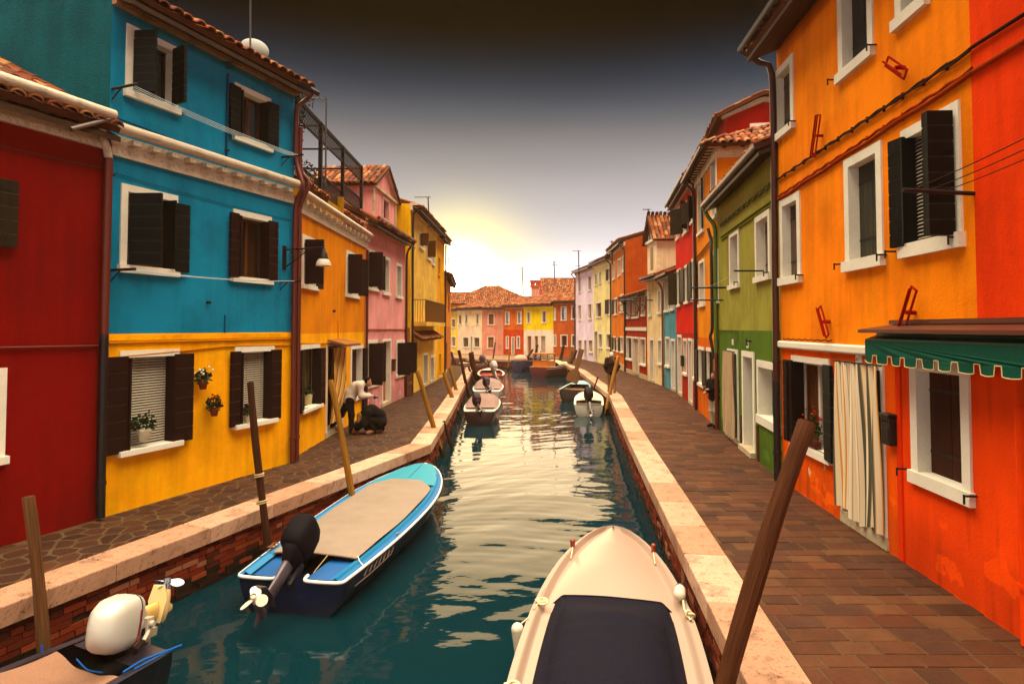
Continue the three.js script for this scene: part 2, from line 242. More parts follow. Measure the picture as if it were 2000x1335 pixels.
// ---------------------------------------------------------------- house kit
function facade(A, B) {
  const u = dirn(A, B), n = V(-u.z, 0, u.x), W = A.distanceTo(B); // n: out of the wall, towards the canal
  return { A, B, u, n, W, turn: Math.atan2(-u.z, u.x), loc(px, py, off = 0) { const d = ray(px, py), o = V(0, EYE, 0).sub(A), t = (off - o.dot(n)) / d.dot(n), p = o.addScaledVector(d, t); return [p.dot(u), p.y]; }, v(px, py, off = 0) { return this.loc(px, py, off)[1]; }, u_(px, off = 0) { return this.loc(px, 640, off)[0]; }, at(u0, v, z) { return A.clone().addScaledVector(u, u0).addScaledVector(n, z).setY(v); } };
}
const tileGeo = (() => { const w = 0.1, L = 0.44, h = 0.075, n = 6, pos = [], idx = [], uv = []; const ring = (y, s, z0) => { for (let i = 0; i <= n; i++) { const a = Math.PI * i / n; pos.push(-Math.cos(a) * w * s, y, Math.sin(a) * h * s + z0); uv.push(i / n * 0.25, y); } }; ring(0, 1, 0.018); ring(L, 0.82, 0); ring(0, 0.8, 0.006); for (let i = 0; i < n; i++) { idx.push(i, i + 1, n + 2 + i, i, n + 2 + i, n + 1 + i); idx.push(2 * n + 2 + i, 2 * n + 3 + i, i + 1, 2 * n + 2 + i, i + 1, i); } return geo(pos, idx, uv); })();
const tileTones = ['#a4502a', '#8a4226', '#b8683a', '#74402a', '#c08250', '#935532'].map((h, i) => M['t' + i] = mat('roof tile', C(h, 0.62), { map: T_tile, bumpMap: T_stoneBump, bumpScale: 0.004, roughness: 0.9, side: THREE.DoubleSide }));
// a tiled slope: four local corners, eave left/right then top left/right; the first `singles` rows are separate tiles
function tiledSlope(parent, e0, e1, t0, t1, singles = 0, pitchX = 0.215, name = 'roof') {
  const X = e1.clone().sub(e0), w = X.length(); X.normalize();
  const up = t0.clone().sub(e0), Y = up.clone().addScaledVector(X, -up.dot(X)).normalize(), N = X.clone().cross(Y).normalize();
  const q = [e0, e1, t1, t0].map((p) => { const d = p.clone().sub(e0); return [d.dot(X), d.dot(Y)]; });
  const m = new THREE.Matrix4().makeBasis(X, Y, N).setPosition(e0);
  const sh = new THREE.Shape(q.map((p) => new THREE.Vector2(...p)));
  const g = plate(sh, -0.09, 0); g.applyMatrix4(m);
  const roof = part(parent, name, g, M.roofbed ??= mat('roof bed', C('#7a4326', 0.5), { map: T_tile, roughness: 0.95 }));
  const inside = (x, y) => { let s = false; for (let i = 0, j = 3; i < 4; j = i++) { const [xi, yi] = q[i], [xj, yj] = q[j]; if ((yi > y) !== (yj > y) && x < (xj - xi) * (y - yi) / (yj - yi) + xi) s = !s; } return s; };
  const H = Math.max(q[2][1], q[3][1]), R = rng(Math.floor(w * 1000) + 17), rest = tileTones.map(() => []); let count = 0;
  for (let r = 0; r * 0.35 < H - 0.1; r++) for (let c = 0; c < w / pitchX; c++) {
    const x = (c + 0.5) * pitchX, y = r * 0.35 - 0.05; if (!inside(x, y + 0.2) && !inside(x, y + 0.07)) continue;
    const tone = Math.floor(R() * 6), t = new THREE.Matrix4().compose(V(x + (R() - 0.5) * 0.03, y + (R() - 0.5) * 0.05, 0.006 + R() * 0.012), new THREE.Quaternion().setFromEuler(new THREE.Euler(0.03 + (R() - 0.5) * 0.03, (R() - 0.5) * 0.1, (R() - 0.5) * 0.06)), V(pitchX / 0.215, 1, 1));
    t.premultiply(m);
    if (r < singles && count < 290) { const o = part(roof, 'tile', tileGeo, tileTones[tone]); o.applyMatrix4(t); count++; } else { rest[tone].push(tileGeo.clone().applyMatrix4(t)); }
  }
  rest.forEach((l, i) => { if (l.length) { const o = part(roof, 'tile_courses', l, tileTones[i]); o.userData.kind = 'stuff'; } });
  return roof;
}
// one leaf of a shutter: `dir` +1 opens towards +u, -1 towards -u; `open` is its angle off the wall
const boardGeo = bx(1, 1, 1);
function leaf(H, u, v0, v1, w, dir, open, m, boards = 7, singles = true, z = 0.045, upright = false) {
  const s = grp(H.o, 'shutter'); s.position.set(u, v0, z); s.rotation.y = dir > 0 ? -open : open;
  const h = v1 - v0, x0 = dir > 0 ? 0.008 : -w, x1 = dir > 0 ? w : -0.008, list = [], n = boards;
  for (let i = 0; i < n; i++) {
    const g = upright ? span(x0 + (x1 - x0) * i / n + 0.003, x0 + (x1 - x0) * (i + 1) / n - 0.003, 0, h, 0.006, 0.034) : span(x0, x1, h * i / n + 0.009, h * (i + 1) / n - 0.009, -0.018, 0.034);
    if (singles) part(s, 'board', g, m); else list.push(g);
  }
  list.push(span(x0 + 0.004, x1 - 0.004, 0.004, h - 0.004, -0.012, 0.027));
  part(s, singles ? 'backing' : 'shutter_panel', list, singles && !upright ? (M['bk' + m.uuid] ??= (() => { const q = m.clone(); q.color.multiplyScalar(3).addScalar(0.03); return q; })()) : m);  // backing paler than the boards: light caught on board edges, put into its colour
  const ir = M.iron ??= metal('#1c1917', 0.6, 0.6);
  if (singles) for (const q of [0.13, 0.85]) part(s, 'hinge', span(x0 + 0.01, x1 - 0.05, h * q, h * q + 0.03, 0.034, 0.039), upright ? ir : m);
  return s;
}
const SASH = { dark: '#3a2214', brown: '#6a3a1c', white: '#e8ddcc' };
function win(H, q, o = {}) {
  const F = H.f, [u0, v1] = q.length === 4 ? F.loc(q[0], q[1]) : [q[0], q[1]];
  let [u1, v0] = F.loc(q[2], q[3]);
  if (o.door) v0 = o.step ?? 0.12;
  const ft = o.ft ?? 0.11, fs = o.fs ?? ft, sh = o.door ? 0 : o.sill ?? 0.1, R = o.R ?? 0.17;
  const a = u0 + fs, b = u1 - fs, c = v0 + sh, d = v1 - ft;
  const w = grp(H.o, o.door ? 'door' : 'window', o.label);
  H.holes.push([a - 0.018, b + 0.018, c - (o.door ? 0.004 : 0.018), d + 0.018]);
  const p = 0.028, L = [];
  const fm = o.frame ?? WHITE;
  // surround on the wall, and the lining of the recess
  L.push(span(u0, a, o.door ? 0.02 : v0 + sh, v1, -0.008, p), span(b, u1, o.door ? 0.02 : v0 + sh, v1, -0.008, p), span(a, b, d, v1, -0.008, p - 0.0015));
  L.push(span(a - 0.017, a, c, d, -R, -0.0085), span(b, b + 0.017, c, d, -R, -0.0085), span(a - 0.017, b + 0.017, d, d + 0.017, -R, -0.0085));
  part(w, 'frame', L, fm);
  if (!o.door) part(w, 'sill', [span(u0 - 0.03, u1 + 0.03, v0, v0 + sh, -0.008, o.proud ?? 0.075), span(a - 0.017, b + 0.017, c - 0.017, c + 0.004, -R, -0.0085)], o.sillMat ?? fm);
  else part(w, 'step', span(u0 - 0.02, u1 + 0.02, 0.004, v0, -R, o.stepOut ?? 0.03), stone('#e8cfa8', 0.6));
  const kind = o.kind ?? 'glass', wood = paintWood(o.wood ?? SASH.dark, 0.8), n = o.leaves ?? 2;
  if (kind === 'closed') {
    for (let i = 0; i < n; i++) {
      const x0 = a + (b - a) * i / n + 0.004, x1 = a + (b - a) * (i + 1) / n - 0.004, k = o.boards ?? 3, ls = [];
      for (let j = 0; j < k; j++) ls.push(span(x0 + (x1 - x0) * j / k + 0.002, x0 + (x1 - x0) * (j + 1) / k - 0.002, c + 0.006, d - 0.006, -R - 0.03, -R + 0.008));
      part(w, 'shutter_leaf', ls, wood);
    }
    for (const t of [0.2, 0.8]) part(w, 'hinge', span(a + 0.004, b - 0.004, c + (d - c) * t, c + (d - c) * t + 0.03, -R + 0.008, -R + 0.014), M.iron ??= metal('#1c1917', 0.6, 0.6));
  } else if (kind === 'door') {
    const k = 4; for (let j = 0; j < k; j++) part(w, 'plank', span(a + (b - a) * j / k + 0.003, a + (b - a) * (j + 1) / k - 0.003, c, d, -R - 0.03, -R + 0.006), wood);
    part(w, 'handle', rod(V(b - 0.09, 1.1, -R + 0.04), V(b - 0.2, 1.1, -R + 0.04), 0.01), metal('#6b5a3a', 0.8));
  } else if (kind !== 'open') {
    const sw = 0.045, fr = [span(a, a + sw, c, d, -R - 0.02, -R + 0.02), span(b - sw, b, c, d, -R - 0.02, -R + 0.02), span(a + sw, b - sw, d - sw, d, -R - 0.02, -R + 0.02), span(a + sw, b - sw, c, c + sw, -R - 0.02, -R + 0.02)];
    const mid = (a + b) / 2; if (b - a > 0.5) fr.push(span(mid - 0.03, mid + 0.03, c + sw, d - sw, -R - 0.018, -R + 0.024));
    part(w, 'sash', fr, wood);
    part(w, 'pane', span(a + sw, b - sw, c + sw, d - sw, -R - 0.004, -R - 0.002), GLASS);
    if (o.curtain !== false) { const cp = [], ci = [], cu = [], K = 24, R2 = rng(Math.floor(Math.abs(u0 * 977 + v0 * 131))), ph = R2() * 6; for (let i = 0; i <= K; i++) { const x = a + (b - a) * i / K, zz = -R - 0.09 + 0.018 * Math.sin(i * 1.6 + ph) + 0.01 * Math.sin(i * 0.7); cp.push(x, c, zz, x, d, zz); cu.push(x, c, x, d); if (i) ci.push(2 * i - 2, 2 * i, 2 * i - 1, 2 * i - 1, 2 * i, 2 * i + 1); } part(w, 'curtain', geo(cp, ci, cu), M['cur' + (o.curtain ?? '#8d7a68')] ??= mat('curtain', C(o.curtain ?? '#8d7a68', 0.6), { side: THREE.DoubleSide, roughness: 0.95, map: T_cloth })); }
    if (kind === 'blind') { const k = Math.min(34, Math.floor((d - c) / 0.042)), m = M.slat ??= plain('#c9b79d', 0.75, 0.5); for (let j = 0; j < k; j++) { const g = bx(b - a - 0.03, 0.003, 0.034); g.rotateX(0.75); g.translate(mid, d - 0.03 - j * (d - c) / k, -R + 0.05); part(w, 'slat', g, m); } }
  }
  return { u0, u1, v0, v1, a, b, c, d, w };
}
function bifold(H, W, m, o = {}) { // half of each side lies in the recess, half flat on the wall
  const w = o.w ?? (W.b - W.a) / 4 + 0.06, n = o.boards ?? 7, s = o.singles ?? true, v0 = W.c - 0.03, v1 = W.d + 0.03;
  if (o.left !== false) { leaf(H, W.a, v0, v1, o.wl ?? w, -1, o.al ?? 0.06, m, n, s); if (o.inner !== false) part(H.o, 'shutter', span(W.a + 0.004, W.a + 0.034, v0 + 0.035, v1 - 0.035, -0.13, 0.1), m); }
  if (o.right !== false) { leaf(H, W.b, v0, v1, o.wr ?? w, 1, o.ar ?? 0.06, m, n, s); if (o.inner !== false) part(H.o, 'shutter', span(W.b - 0.034, W.b - 0.004, v0 + 0.035, v1 - 0.035, -0.13, 0.1), m); }
}
function gutter(H, u0, u1, v, z, r, m, name = 'gutter') { const g = new THREE.CylinderGeometry(r, r, u1 - u0, 12, 1, false); g.rotateZ(Math.PI / 2); g.translate((u0 + u1) / 2, v, z); return part(H.o, name, g, m); }
function downpipe(H, pts, r, m) { const L = [tube(pts.map((p) => V(...p)), r, 10, pts.length * 6)]; const [a, b] = [pts[pts.length - 2], pts[pts.length - 1]]; for (let y = b[1] + 0.5; y < a[1] - 0.3; y += 1.9) L.push(new THREE.CylinderGeometry(r * 1.25, r * 1.25, 0.05, 10).translate(a[0], y, a[2])); return part(H.o, 'downpipe', L, m); }
function cable(H, pts, r, m, name = 'cable') { return part(H.o, name, tube(pts.map((p) => V(...p)), r, 5, pts.length * 5), m); }
function sag(u0, v0, u1, v1, z, drop, n = 6) { return Array.from({ length: n + 1 }, (_, i) => { const t = i / n; return [u0 + (u1 - u0) * t, v0 + (v1 - v0) * t - drop * 4 * t * (1 - t), z]; }); }
// start a house on its facade line; build() closes the walls once its openings are known
function house(label, A, B, o) {
  const f = facade(A, B), t = thing(o.name ?? 'house', label, 'house', A, f.turn, o.group); t.name = o.name ? t.name : t.name;
  return { o: t, f, W: f.W, D: o.D ?? 6, top: o.top, bands: o.bands, sideMat: o.sideMat, holes: [], T: 0.3 };
}
function build(H) {
  let v0 = -0.03; const T = H.T;
  H.bands.forEach((b, i) => {
    const v1 = b.to ?? H.top, x0 = b.x0 ?? 0, x1 = b.x1 ?? H.W, from = b.from ?? v0;
    const holes = H.holes.map((h) => [Math.max(h[0], x0 + 0.001), Math.min(h[1], x1 - 0.001), Math.max(h[2], from), Math.min(h[3], v1)]).filter((h) => h[1] - h[0] > 0.02 && h[3] - h[2] > 0.02);
    // holes that reach a band's edge become notches: cut the band into pieces round them
    const g = bandGeo(x0, x1, from, v1, holes, T);
    part(H.o, 'wall', g, b.m, b.label);
    if (!b.keep) v0 = v1;
  });
  const D = H.D, m = H.sideMat ?? H.bands[H.bands.length - 1].m;
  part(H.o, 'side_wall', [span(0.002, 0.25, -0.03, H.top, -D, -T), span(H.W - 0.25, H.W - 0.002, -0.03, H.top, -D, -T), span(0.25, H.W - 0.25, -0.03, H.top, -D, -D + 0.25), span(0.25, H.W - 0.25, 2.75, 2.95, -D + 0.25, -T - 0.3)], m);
  return H;
}
function bandGeo(x0, x1, y0, y1, holes, T) { // rectangles of wall between the openings
  const ys = [...new Set([y0, y1, ...holes.flatMap((h) => [h[2], h[3]])])].sort((a, b) => a - b);
  const inner = holes.filter((h) => h[2] > y0 + 1e-4 && h[3] < y1 - 1e-4), edge = holes.filter((h) => !inner.includes(h));
  if (!edge.length) return plate(rectShape(x0, x1, y0, y1, inner), -T, 0);
  // outline with notches at top and bottom edges
  const bot = edge.filter((h) => h[2] <= y0 + 1e-4).sort((a, b) => a[0] - b[0]), topE = edge.filter((h) => h[3] >= y1 - 1e-4 && h[2] > y0 + 1e-4).sort((a, b) => b[0] - a[0]);
  const P = [[x0, y0]]; for (const h of bot) P.push([h[0], y0], [h[0], Math.min(h[3], y1 - 0.001)], [h[1], Math.min(h[3], y1 - 0.001)], [h[1], y0]);
  P.push([x1, y0], [x1, y1]); for (const h of topE) P.push([h[1], y1], [h[1], h[2]], [h[0], h[2]], [h[0], y1]); P.push([x0, y1]);
  const s = new THREE.Shape(P.map((p) => new THREE.Vector2(...p))); for (const h of inner) s.holes.push(new THREE.Path([[h[0], h[2]], [h[0], h[3]], [h[1], h[3]], [h[1], h[2]]].map((p) => new THREE.Vector2(...p))));
  return plate(s, -T, 0);
}
// a plain two-slope roof, its ridge parallel to the front
function gableRoof(H, o = {}) {
  const D = H.D, ov = o.over ?? 0.35, rise = o.rise ?? 1.5, x0 = -(o.ext ?? 0), x1 = H.W + (o.ext ?? 0), e = H.top + (o.lift ?? 0), k = rise / (D / 2);
  tiledSlope(H.o, V(x0, e - ov * k, ov), V(x1, e - ov * k, ov), V(x0, e + rise, -D / 2), V(x1, e + rise, -D / 2), o.singles ?? 0, o.pitchX);
  const back = plate(new THREE.Shape([[-ov, e - ov * k - 0.1], [D / 2, e + rise - 0.1], [D + ov, e - ov * k - 0.1], [D + ov, e - ov * k - 0.02], [D / 2, e + rise - 0.02], [-ov, e - ov * k - 0.02]].map((p) => new THREE.Vector2(...p))), 0, x1 - x0);
  back.rotateY(Math.PI / 2); back.translate(x0, -0.12, 0);
  part(H.o, 'roof_deck', back, paintWood('#5a3a22', 0.6));
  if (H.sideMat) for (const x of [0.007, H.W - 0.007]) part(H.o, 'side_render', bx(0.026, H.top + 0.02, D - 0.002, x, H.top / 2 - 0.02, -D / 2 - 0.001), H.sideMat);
  const gab = plate(new THREE.Shape([[0, e - 0.14], [D / 2, e + rise - 0.2], [D, e - 0.14], [D, e - 0.3], [0, e - 0.3]].map((p) => new THREE.Vector2(...p))), 0, H.W - 0.004); gab.rotateY(Math.PI / 2); gab.translate(0.002, 0.0, 0);
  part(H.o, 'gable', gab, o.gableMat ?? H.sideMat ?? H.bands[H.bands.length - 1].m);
  part(H.o, 'ridge', rod(V(x0, e + rise + 0.01, -D / 2), V(x1, e + rise + 0.01, -D / 2), 0.1, 0.1, 8), tileTones[0]);
}
// ---------------------------------------------------------------- houses of the left bank
const PIPE_RED = metal('#7c2a14', 0.55), PIPE_BROWN = metal('#4a2416', 0.55), PIPE_DARK = metal('#241311', 0.5), GREENB = paintWood('#10201a', 0.22), BROWNB = paintWood('#3c120a', 0.42), OLIVE = paintWood('#3a2c16', 0.5);
const CORN = stone('#f0d9bd', 0.72);
const frontWalls = [];
{ // dark red house at the left edge
  const B = gnd(193, 1011.5), A = gnd(-40, 1078).add(dirn(B, gnd(0, 1068)).multiplyScalar(2.6));
  const f = facade(A, B), red = plaster('#8c0a05', 0.55, true && false), top = f.v(192, 289);
  const H = house('dark red plastered house with tiled roof and white corbelled cornice', A, B, { top, bands: [{ m: red }], D: 7 });
  frontWalls.push(f);
  const w1 = win(H, [-72, 318, -20, 496], { kind: 'glass', curtain: '#5a4a40' });
  leaf(H, w1.b, w1.c, w1.d, f.u_(20) - w1.b, 1, 0.06, OLIVE, 5);
  const w2 = win(H, [-70, 722, 6, 905], { kind: 'closed' });
  build(H);
  const W = f.W, t2 = top;
  part(H.o, 'cornice', [span(0, W - 0.06, t2, t2 + 0.17, -0.02, 0.06), span(0, W - 0.06, t2 + 0.17, t2 + 0.4, -0.02, 0.03)], CORN);
  for (let u = W - 0.45; u > 0.3; u -= 0.52) part(H.o, 'corbel', bx(0.12, 0.1, 0.2, u, t2 + 0.3, 0.13), CORN);
  gutter(H, 0, W - 0.12, t2 + 0.46, 0.3, 0.075, CORN);
  H.top = t2 + 0.45; gableRoof(H, { over: 0.28, rise: 1.75, singles: 9 });
  cable(H, sag(0.5, f.v(0, 278), W - 0.1, f.v(190, 327), 0.03, 0.05), 0.008, PIPE_DARK);
  cable(H, sag(0.3, f.v(0, 676), W - 0.05, f.v(190, 675), 0.03, 0.0), 0.016, PIPE_RED, 'conduit');
}
let Hblue;
{ // blue over yellow, three storeys
  const A = gnd(195, 1010.5), B = gnd(566, 902.5), f = facade(A, B), W = f.W;
  frontWalls.push(f);
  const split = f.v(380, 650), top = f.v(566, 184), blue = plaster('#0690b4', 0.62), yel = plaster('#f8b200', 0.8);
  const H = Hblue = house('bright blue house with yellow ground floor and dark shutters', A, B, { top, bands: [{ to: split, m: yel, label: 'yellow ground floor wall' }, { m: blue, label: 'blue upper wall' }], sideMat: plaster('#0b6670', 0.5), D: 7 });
  const s1 = win(H, [246, 45, 345, 225], { kind: 'glass', curtain: '#3a3430', sill: 0.11 });
  const s2 = win(H, [457, 160, 526, 298], { kind: 'glass', curtain: '#9a8c98', wood: SASH.brown });
  const m1 = win(H, [235, 357, 342.5, 541], { kind: 'glass', curtain: '#40342c', sill: 0.12, wood: SASH.brown });
  const m2 = win(H, [454, 407, 527, 556], { kind: 'glass', curtain: '#7a4428', wood: SASH.brown });
  const g1 = win(H, [232, 685, 345, 868], { kind: 'blind', curtain: '#6a5548', sill: 0.08, proud: 0.13 });
  const g2 = win(H, [457, 677, 532, 823], { kind: 'blind', curtain: '#6a5548', sill: 0.08, proud: 0.13 });
  build(H);
  leaf(H, s1.a, s1.c, s1.d + 0.04, 0.36, -1, 1.85, GREENB, 7); leaf(H, s1.b, s1.c, s1.d + 0.04, 0.36, 1, 1.75, GREENB, 7);
  bifold(H, s2, GREENB, { boards: 7, wl: 0.27, wr: 0.27 });
  leaf(H, m1.a + 0.02, m1.c, m1.d - 0.02, 0.5, -1, 1.9, GREENB, 6); part(H.o, 'shutter', span(m1.b - 0.034, m1.b - 0.004, m1.c, m1.d, -0.13, 0.14), GREENB); leaf(H, m1.b + 0.03, m1.c - 0.04, m1.d - 0.02, 0.27, 1, 0.06, GREENB, 6);
  bifold(H, m2, BROWNB, { boards: 7, wl: 0.22, wr: 0.23 });
  bifold(H, g1, BROWNB, { boards: 6, wl: 0.36, wr: 0.34 });
  bifold(H, g2, BROWNB, { boards: 6, wl: 0.24, wr: 0.25 });
  // middle cornice with blocks, and the round gutter over it
  const cb = f.v(400, 352), ct = cb + 0.42;
  part(H.o, 'cornice', [span(0.02, W - 0.03, cb, cb + 0.16, -0.01, 0.05), span(0.02, W - 0.03, cb + 0.16, cb + 0.33, -0.01, 0.025)], CORN);
  for (let i = 0; i < 11; i++) part(H.o, 'dentil', rbox(0.13, 0.09, 0.16, 0.015, 0.33 + i * (W - 0.6) / 10, cb + 0.235, 0.1), CORN);
  gutter(H, -0.25, W + 0.02, ct - 0.02, 0.17, 0.085, CORN);
  part(H.o, 'gutter_spout', tube([V(-0.22, ct - 0.05, 0.17), V(-0.2, ct - 0.22, 0.15), V(-0.1, ct - 0.36, 0.1), V(-0.06, ct - 0.52, 0.09)], 0.055, 10), CORN);
  part(H.o, 'overflow_pipe', tube([V(-0.75, ct - 0.3, 0.3), V(-0.2, ct + 0.02, 0.32), V(-0.1, ct + 0.12, 0.3), V(-0.2, ct + 0.2, 0.05)], 0.035, 8), metal('#8b7466', 0.6));
  // eaves
  part(H.o, 'cornice', [span(0, W, top - 0.0, top + 0.13, -0.05, 0.1), span(0, W, top + 0.13, top + 0.2, -0.05, 0.24)], stone('#c99a70', 0.5));
  H.top = top + 0.33; gableRoof(H, { over: 0.42, rise: 1.5, singles: 3, lift: 0 });
  gutter(H, W - 0.35, W + 0.3, top + 0.12, 0.36, 0.06, PIPE_DARK);
  // pipes
  downpipe(H, [[-0.06, ct - 0.5, 0.09], [-0.06, ct - 0.75, 0.09], [-0.065, split + 0.1, 0.09], [-0.065, split - 0.05, 0.09]], 0.06, PIPE_RED);
  downpipe(H, [[-0.066, split, 0.09], [-0.066, 1.2, 0.09], [-0.066, 0.03, 0.1]], 0.06, PIPE_DARK);
  downpipe(H, [[W + 0.16, top + 0.1, 0.36], [W + 0.1, top - 0.1, 0.2], [W - 0.03, top - 0.25, 0.09], [W - 0.03, ct + 0.5, 0.09], [W - 0.02, ct - 0.1, 0.27], [W - 0.03, ct - 0.6, 0.09], [W - 0.03, 1.5, 0.09], [W - 0.03, 0.02, 0.09]], 0.052, PIPE_RED);
  downpipe(H, [[W + 0.1, top - 0.65, 0.09], [W + 0.1, ct + 0.35, 0.09], [W + 0.2, ct + 0.05, 0.25], [W + 0.1, ct - 0.45, 0.09], [W + 0.1, ct - 0.9, 0.09], [W + 0.1, split, 0.09], [W + 0.1, 0.02, 0.09]], 0.048, PIPE_RED);
  // small fittings, cables and washing lines
  const BL = plaster('#0a5a80', 0.5), YL = plaster('#d98c00', 0.7);
  const uu = f.u_(434, 0);
  cable(H, [[uu, f.v(434, 140), 0.03], [uu, f.v(436, 230), 0.03], [uu, f.v(436, 325), 0.03]], 0.022, BL, 'pipe');
  cable(H, [[uu, f.v(434, 100), 0.06], [uu, f.v(434, 130), 0.04]], 0.045, BL, 'pipe_cap');
  cable(H, sag(0.05, f.v(195, 220), f.u_(472), f.v(472, 324), 0.02, 0), 0.012, BL, 'conduit');
  cable(H, sag(0.05, f.v(208, 334), W - 0.1, f.v(560, 428), 0.02, 0.03), 0.006, BL);
  cable(H, sag(0.02, split - 0.14, W, split - 0.14, 0.02, 0), 0.018, YL, 'conduit');
  cable(H, [[0.05, split - 0.36, 0.02], [1.2, split - 0.31, 0.02], [2.4, split - 0.25, 0.02], [W, split - 0.27, 0.02]], 0.014, YL, 'conduit');
  part(H.o, 'string_course', span(0.0, W, split - 0.105, split - 0.02, -0.01, 0.014), yel);
  cable(H, [[f.u_(437), f.v(437, 615), 0.02], [f.u_(437), split, 0.02]], 0.012, BL, 'pipe');
  for (const [px, py] of [[404, 590], [353, 222], [440, 294], [214, 341]]) { const [u, v] = f.loc(px, py); part(H.o, 'wall_hook', [rod(V(u, v, 0), V(u, v, 0.06), 0.025, 0.02), new THREE.SphereGeometry(0.03, 8, 6).translate(u, v, 0.07)], PIPE_DARK); }
  const wire = plain('#d8e4e4', 0.7, 0.5);
  const line = (a, b, n, out, gap) => { const [u0, v0] = f.loc(...a, out), [u1, v1] = f.loc(...b, out); for (let i = 0; i < n; i++) cable(H, sag(u0, v0, u1, v1, out - 0.05 + i * gap, 0.05), 0.0045, wire, 'washing_line'); for (const [u, v] of [[u0, v0], [u1, v1]]) part(H.o, 'line_bracket', [rod(V(u, v, 0), V(u, v, out + n * gap), 0.022), rod(V(u, v - 0.16, 0), V(u, v, out * 0.7), 0.012)], PIPE_DARK); };
  line([246, 168], [573, 304], 4, 0.3, 0.06); line([244, 526], [570, 549], 3, 0.3, 0.07);
}
{ // wall lamp on the blue corner
  const f = Hblue.f, [u, v] = f.loc(556, 492, 0.02), p = f.at(u, v, 0.0);
  const L = thing('street_lamp', 'wrought iron wall lamp with glass bell on blue house corner', 'street lamp', p, f.turn);
  const ir = metal('#2a1a12', 0.5, 0.55, 0.6), out = 1.0;
  part(L, 'bracket', [rod(V(0, 0.05, 0), V(0, 0.05, out), 0.017), tube([V(0, -0.32, 0.02), V(0, -0.2, 0.25), V(0, -0.02, 0.55), V(0, 0.04, 0.8)], 0.014, 6), tube([V(0, -0.05, 0.1), V(0, -0.14, 0.2), V(0, -0.08, 0.3), V(0, 0.0, 0.24), V(0, -0.03, 0.16)], 0.009, 5), tube([V(0, 0.03, 0.35), V(0, -0.03, 0.42), V(0, 0.0, 0.5), V(0, 0.04, 0.44)], 0.009, 5), bx(0.1, 0.5, 0.02, 0, -0.12, 0.012)], ir);
  part(L, 'lamp_cap', [new THREE.LatheGeometry([[0.0, 0.0], [0.03, 0.0], [0.035, -0.06], [0.07, -0.1], [0.085, -0.18], [0.1, -0.2], [0.1, -0.24]].map((q) => new THREE.Vector2(...q)), 20).translate(0, 0.03, out), new THREE.SphereGeometry(0.022, 8, 6).translate(0, 0.08, out)], ir);
  part(L, 'lamp_shade', new THREE.LatheGeometry([[0.1, -0.21], [0.135, -0.27], [0.15, -0.34], [0.14, -0.345], [0.09, -0.25]].map((q) => new THREE.Vector2(...q)), 24).translate(0, 0.02, out), mat('milk glass', C('#f2ddc4', 0.8), { transmission: 0.35, thickness: 0, roughness: 0.5, side: THREE.DoubleSide }));
}
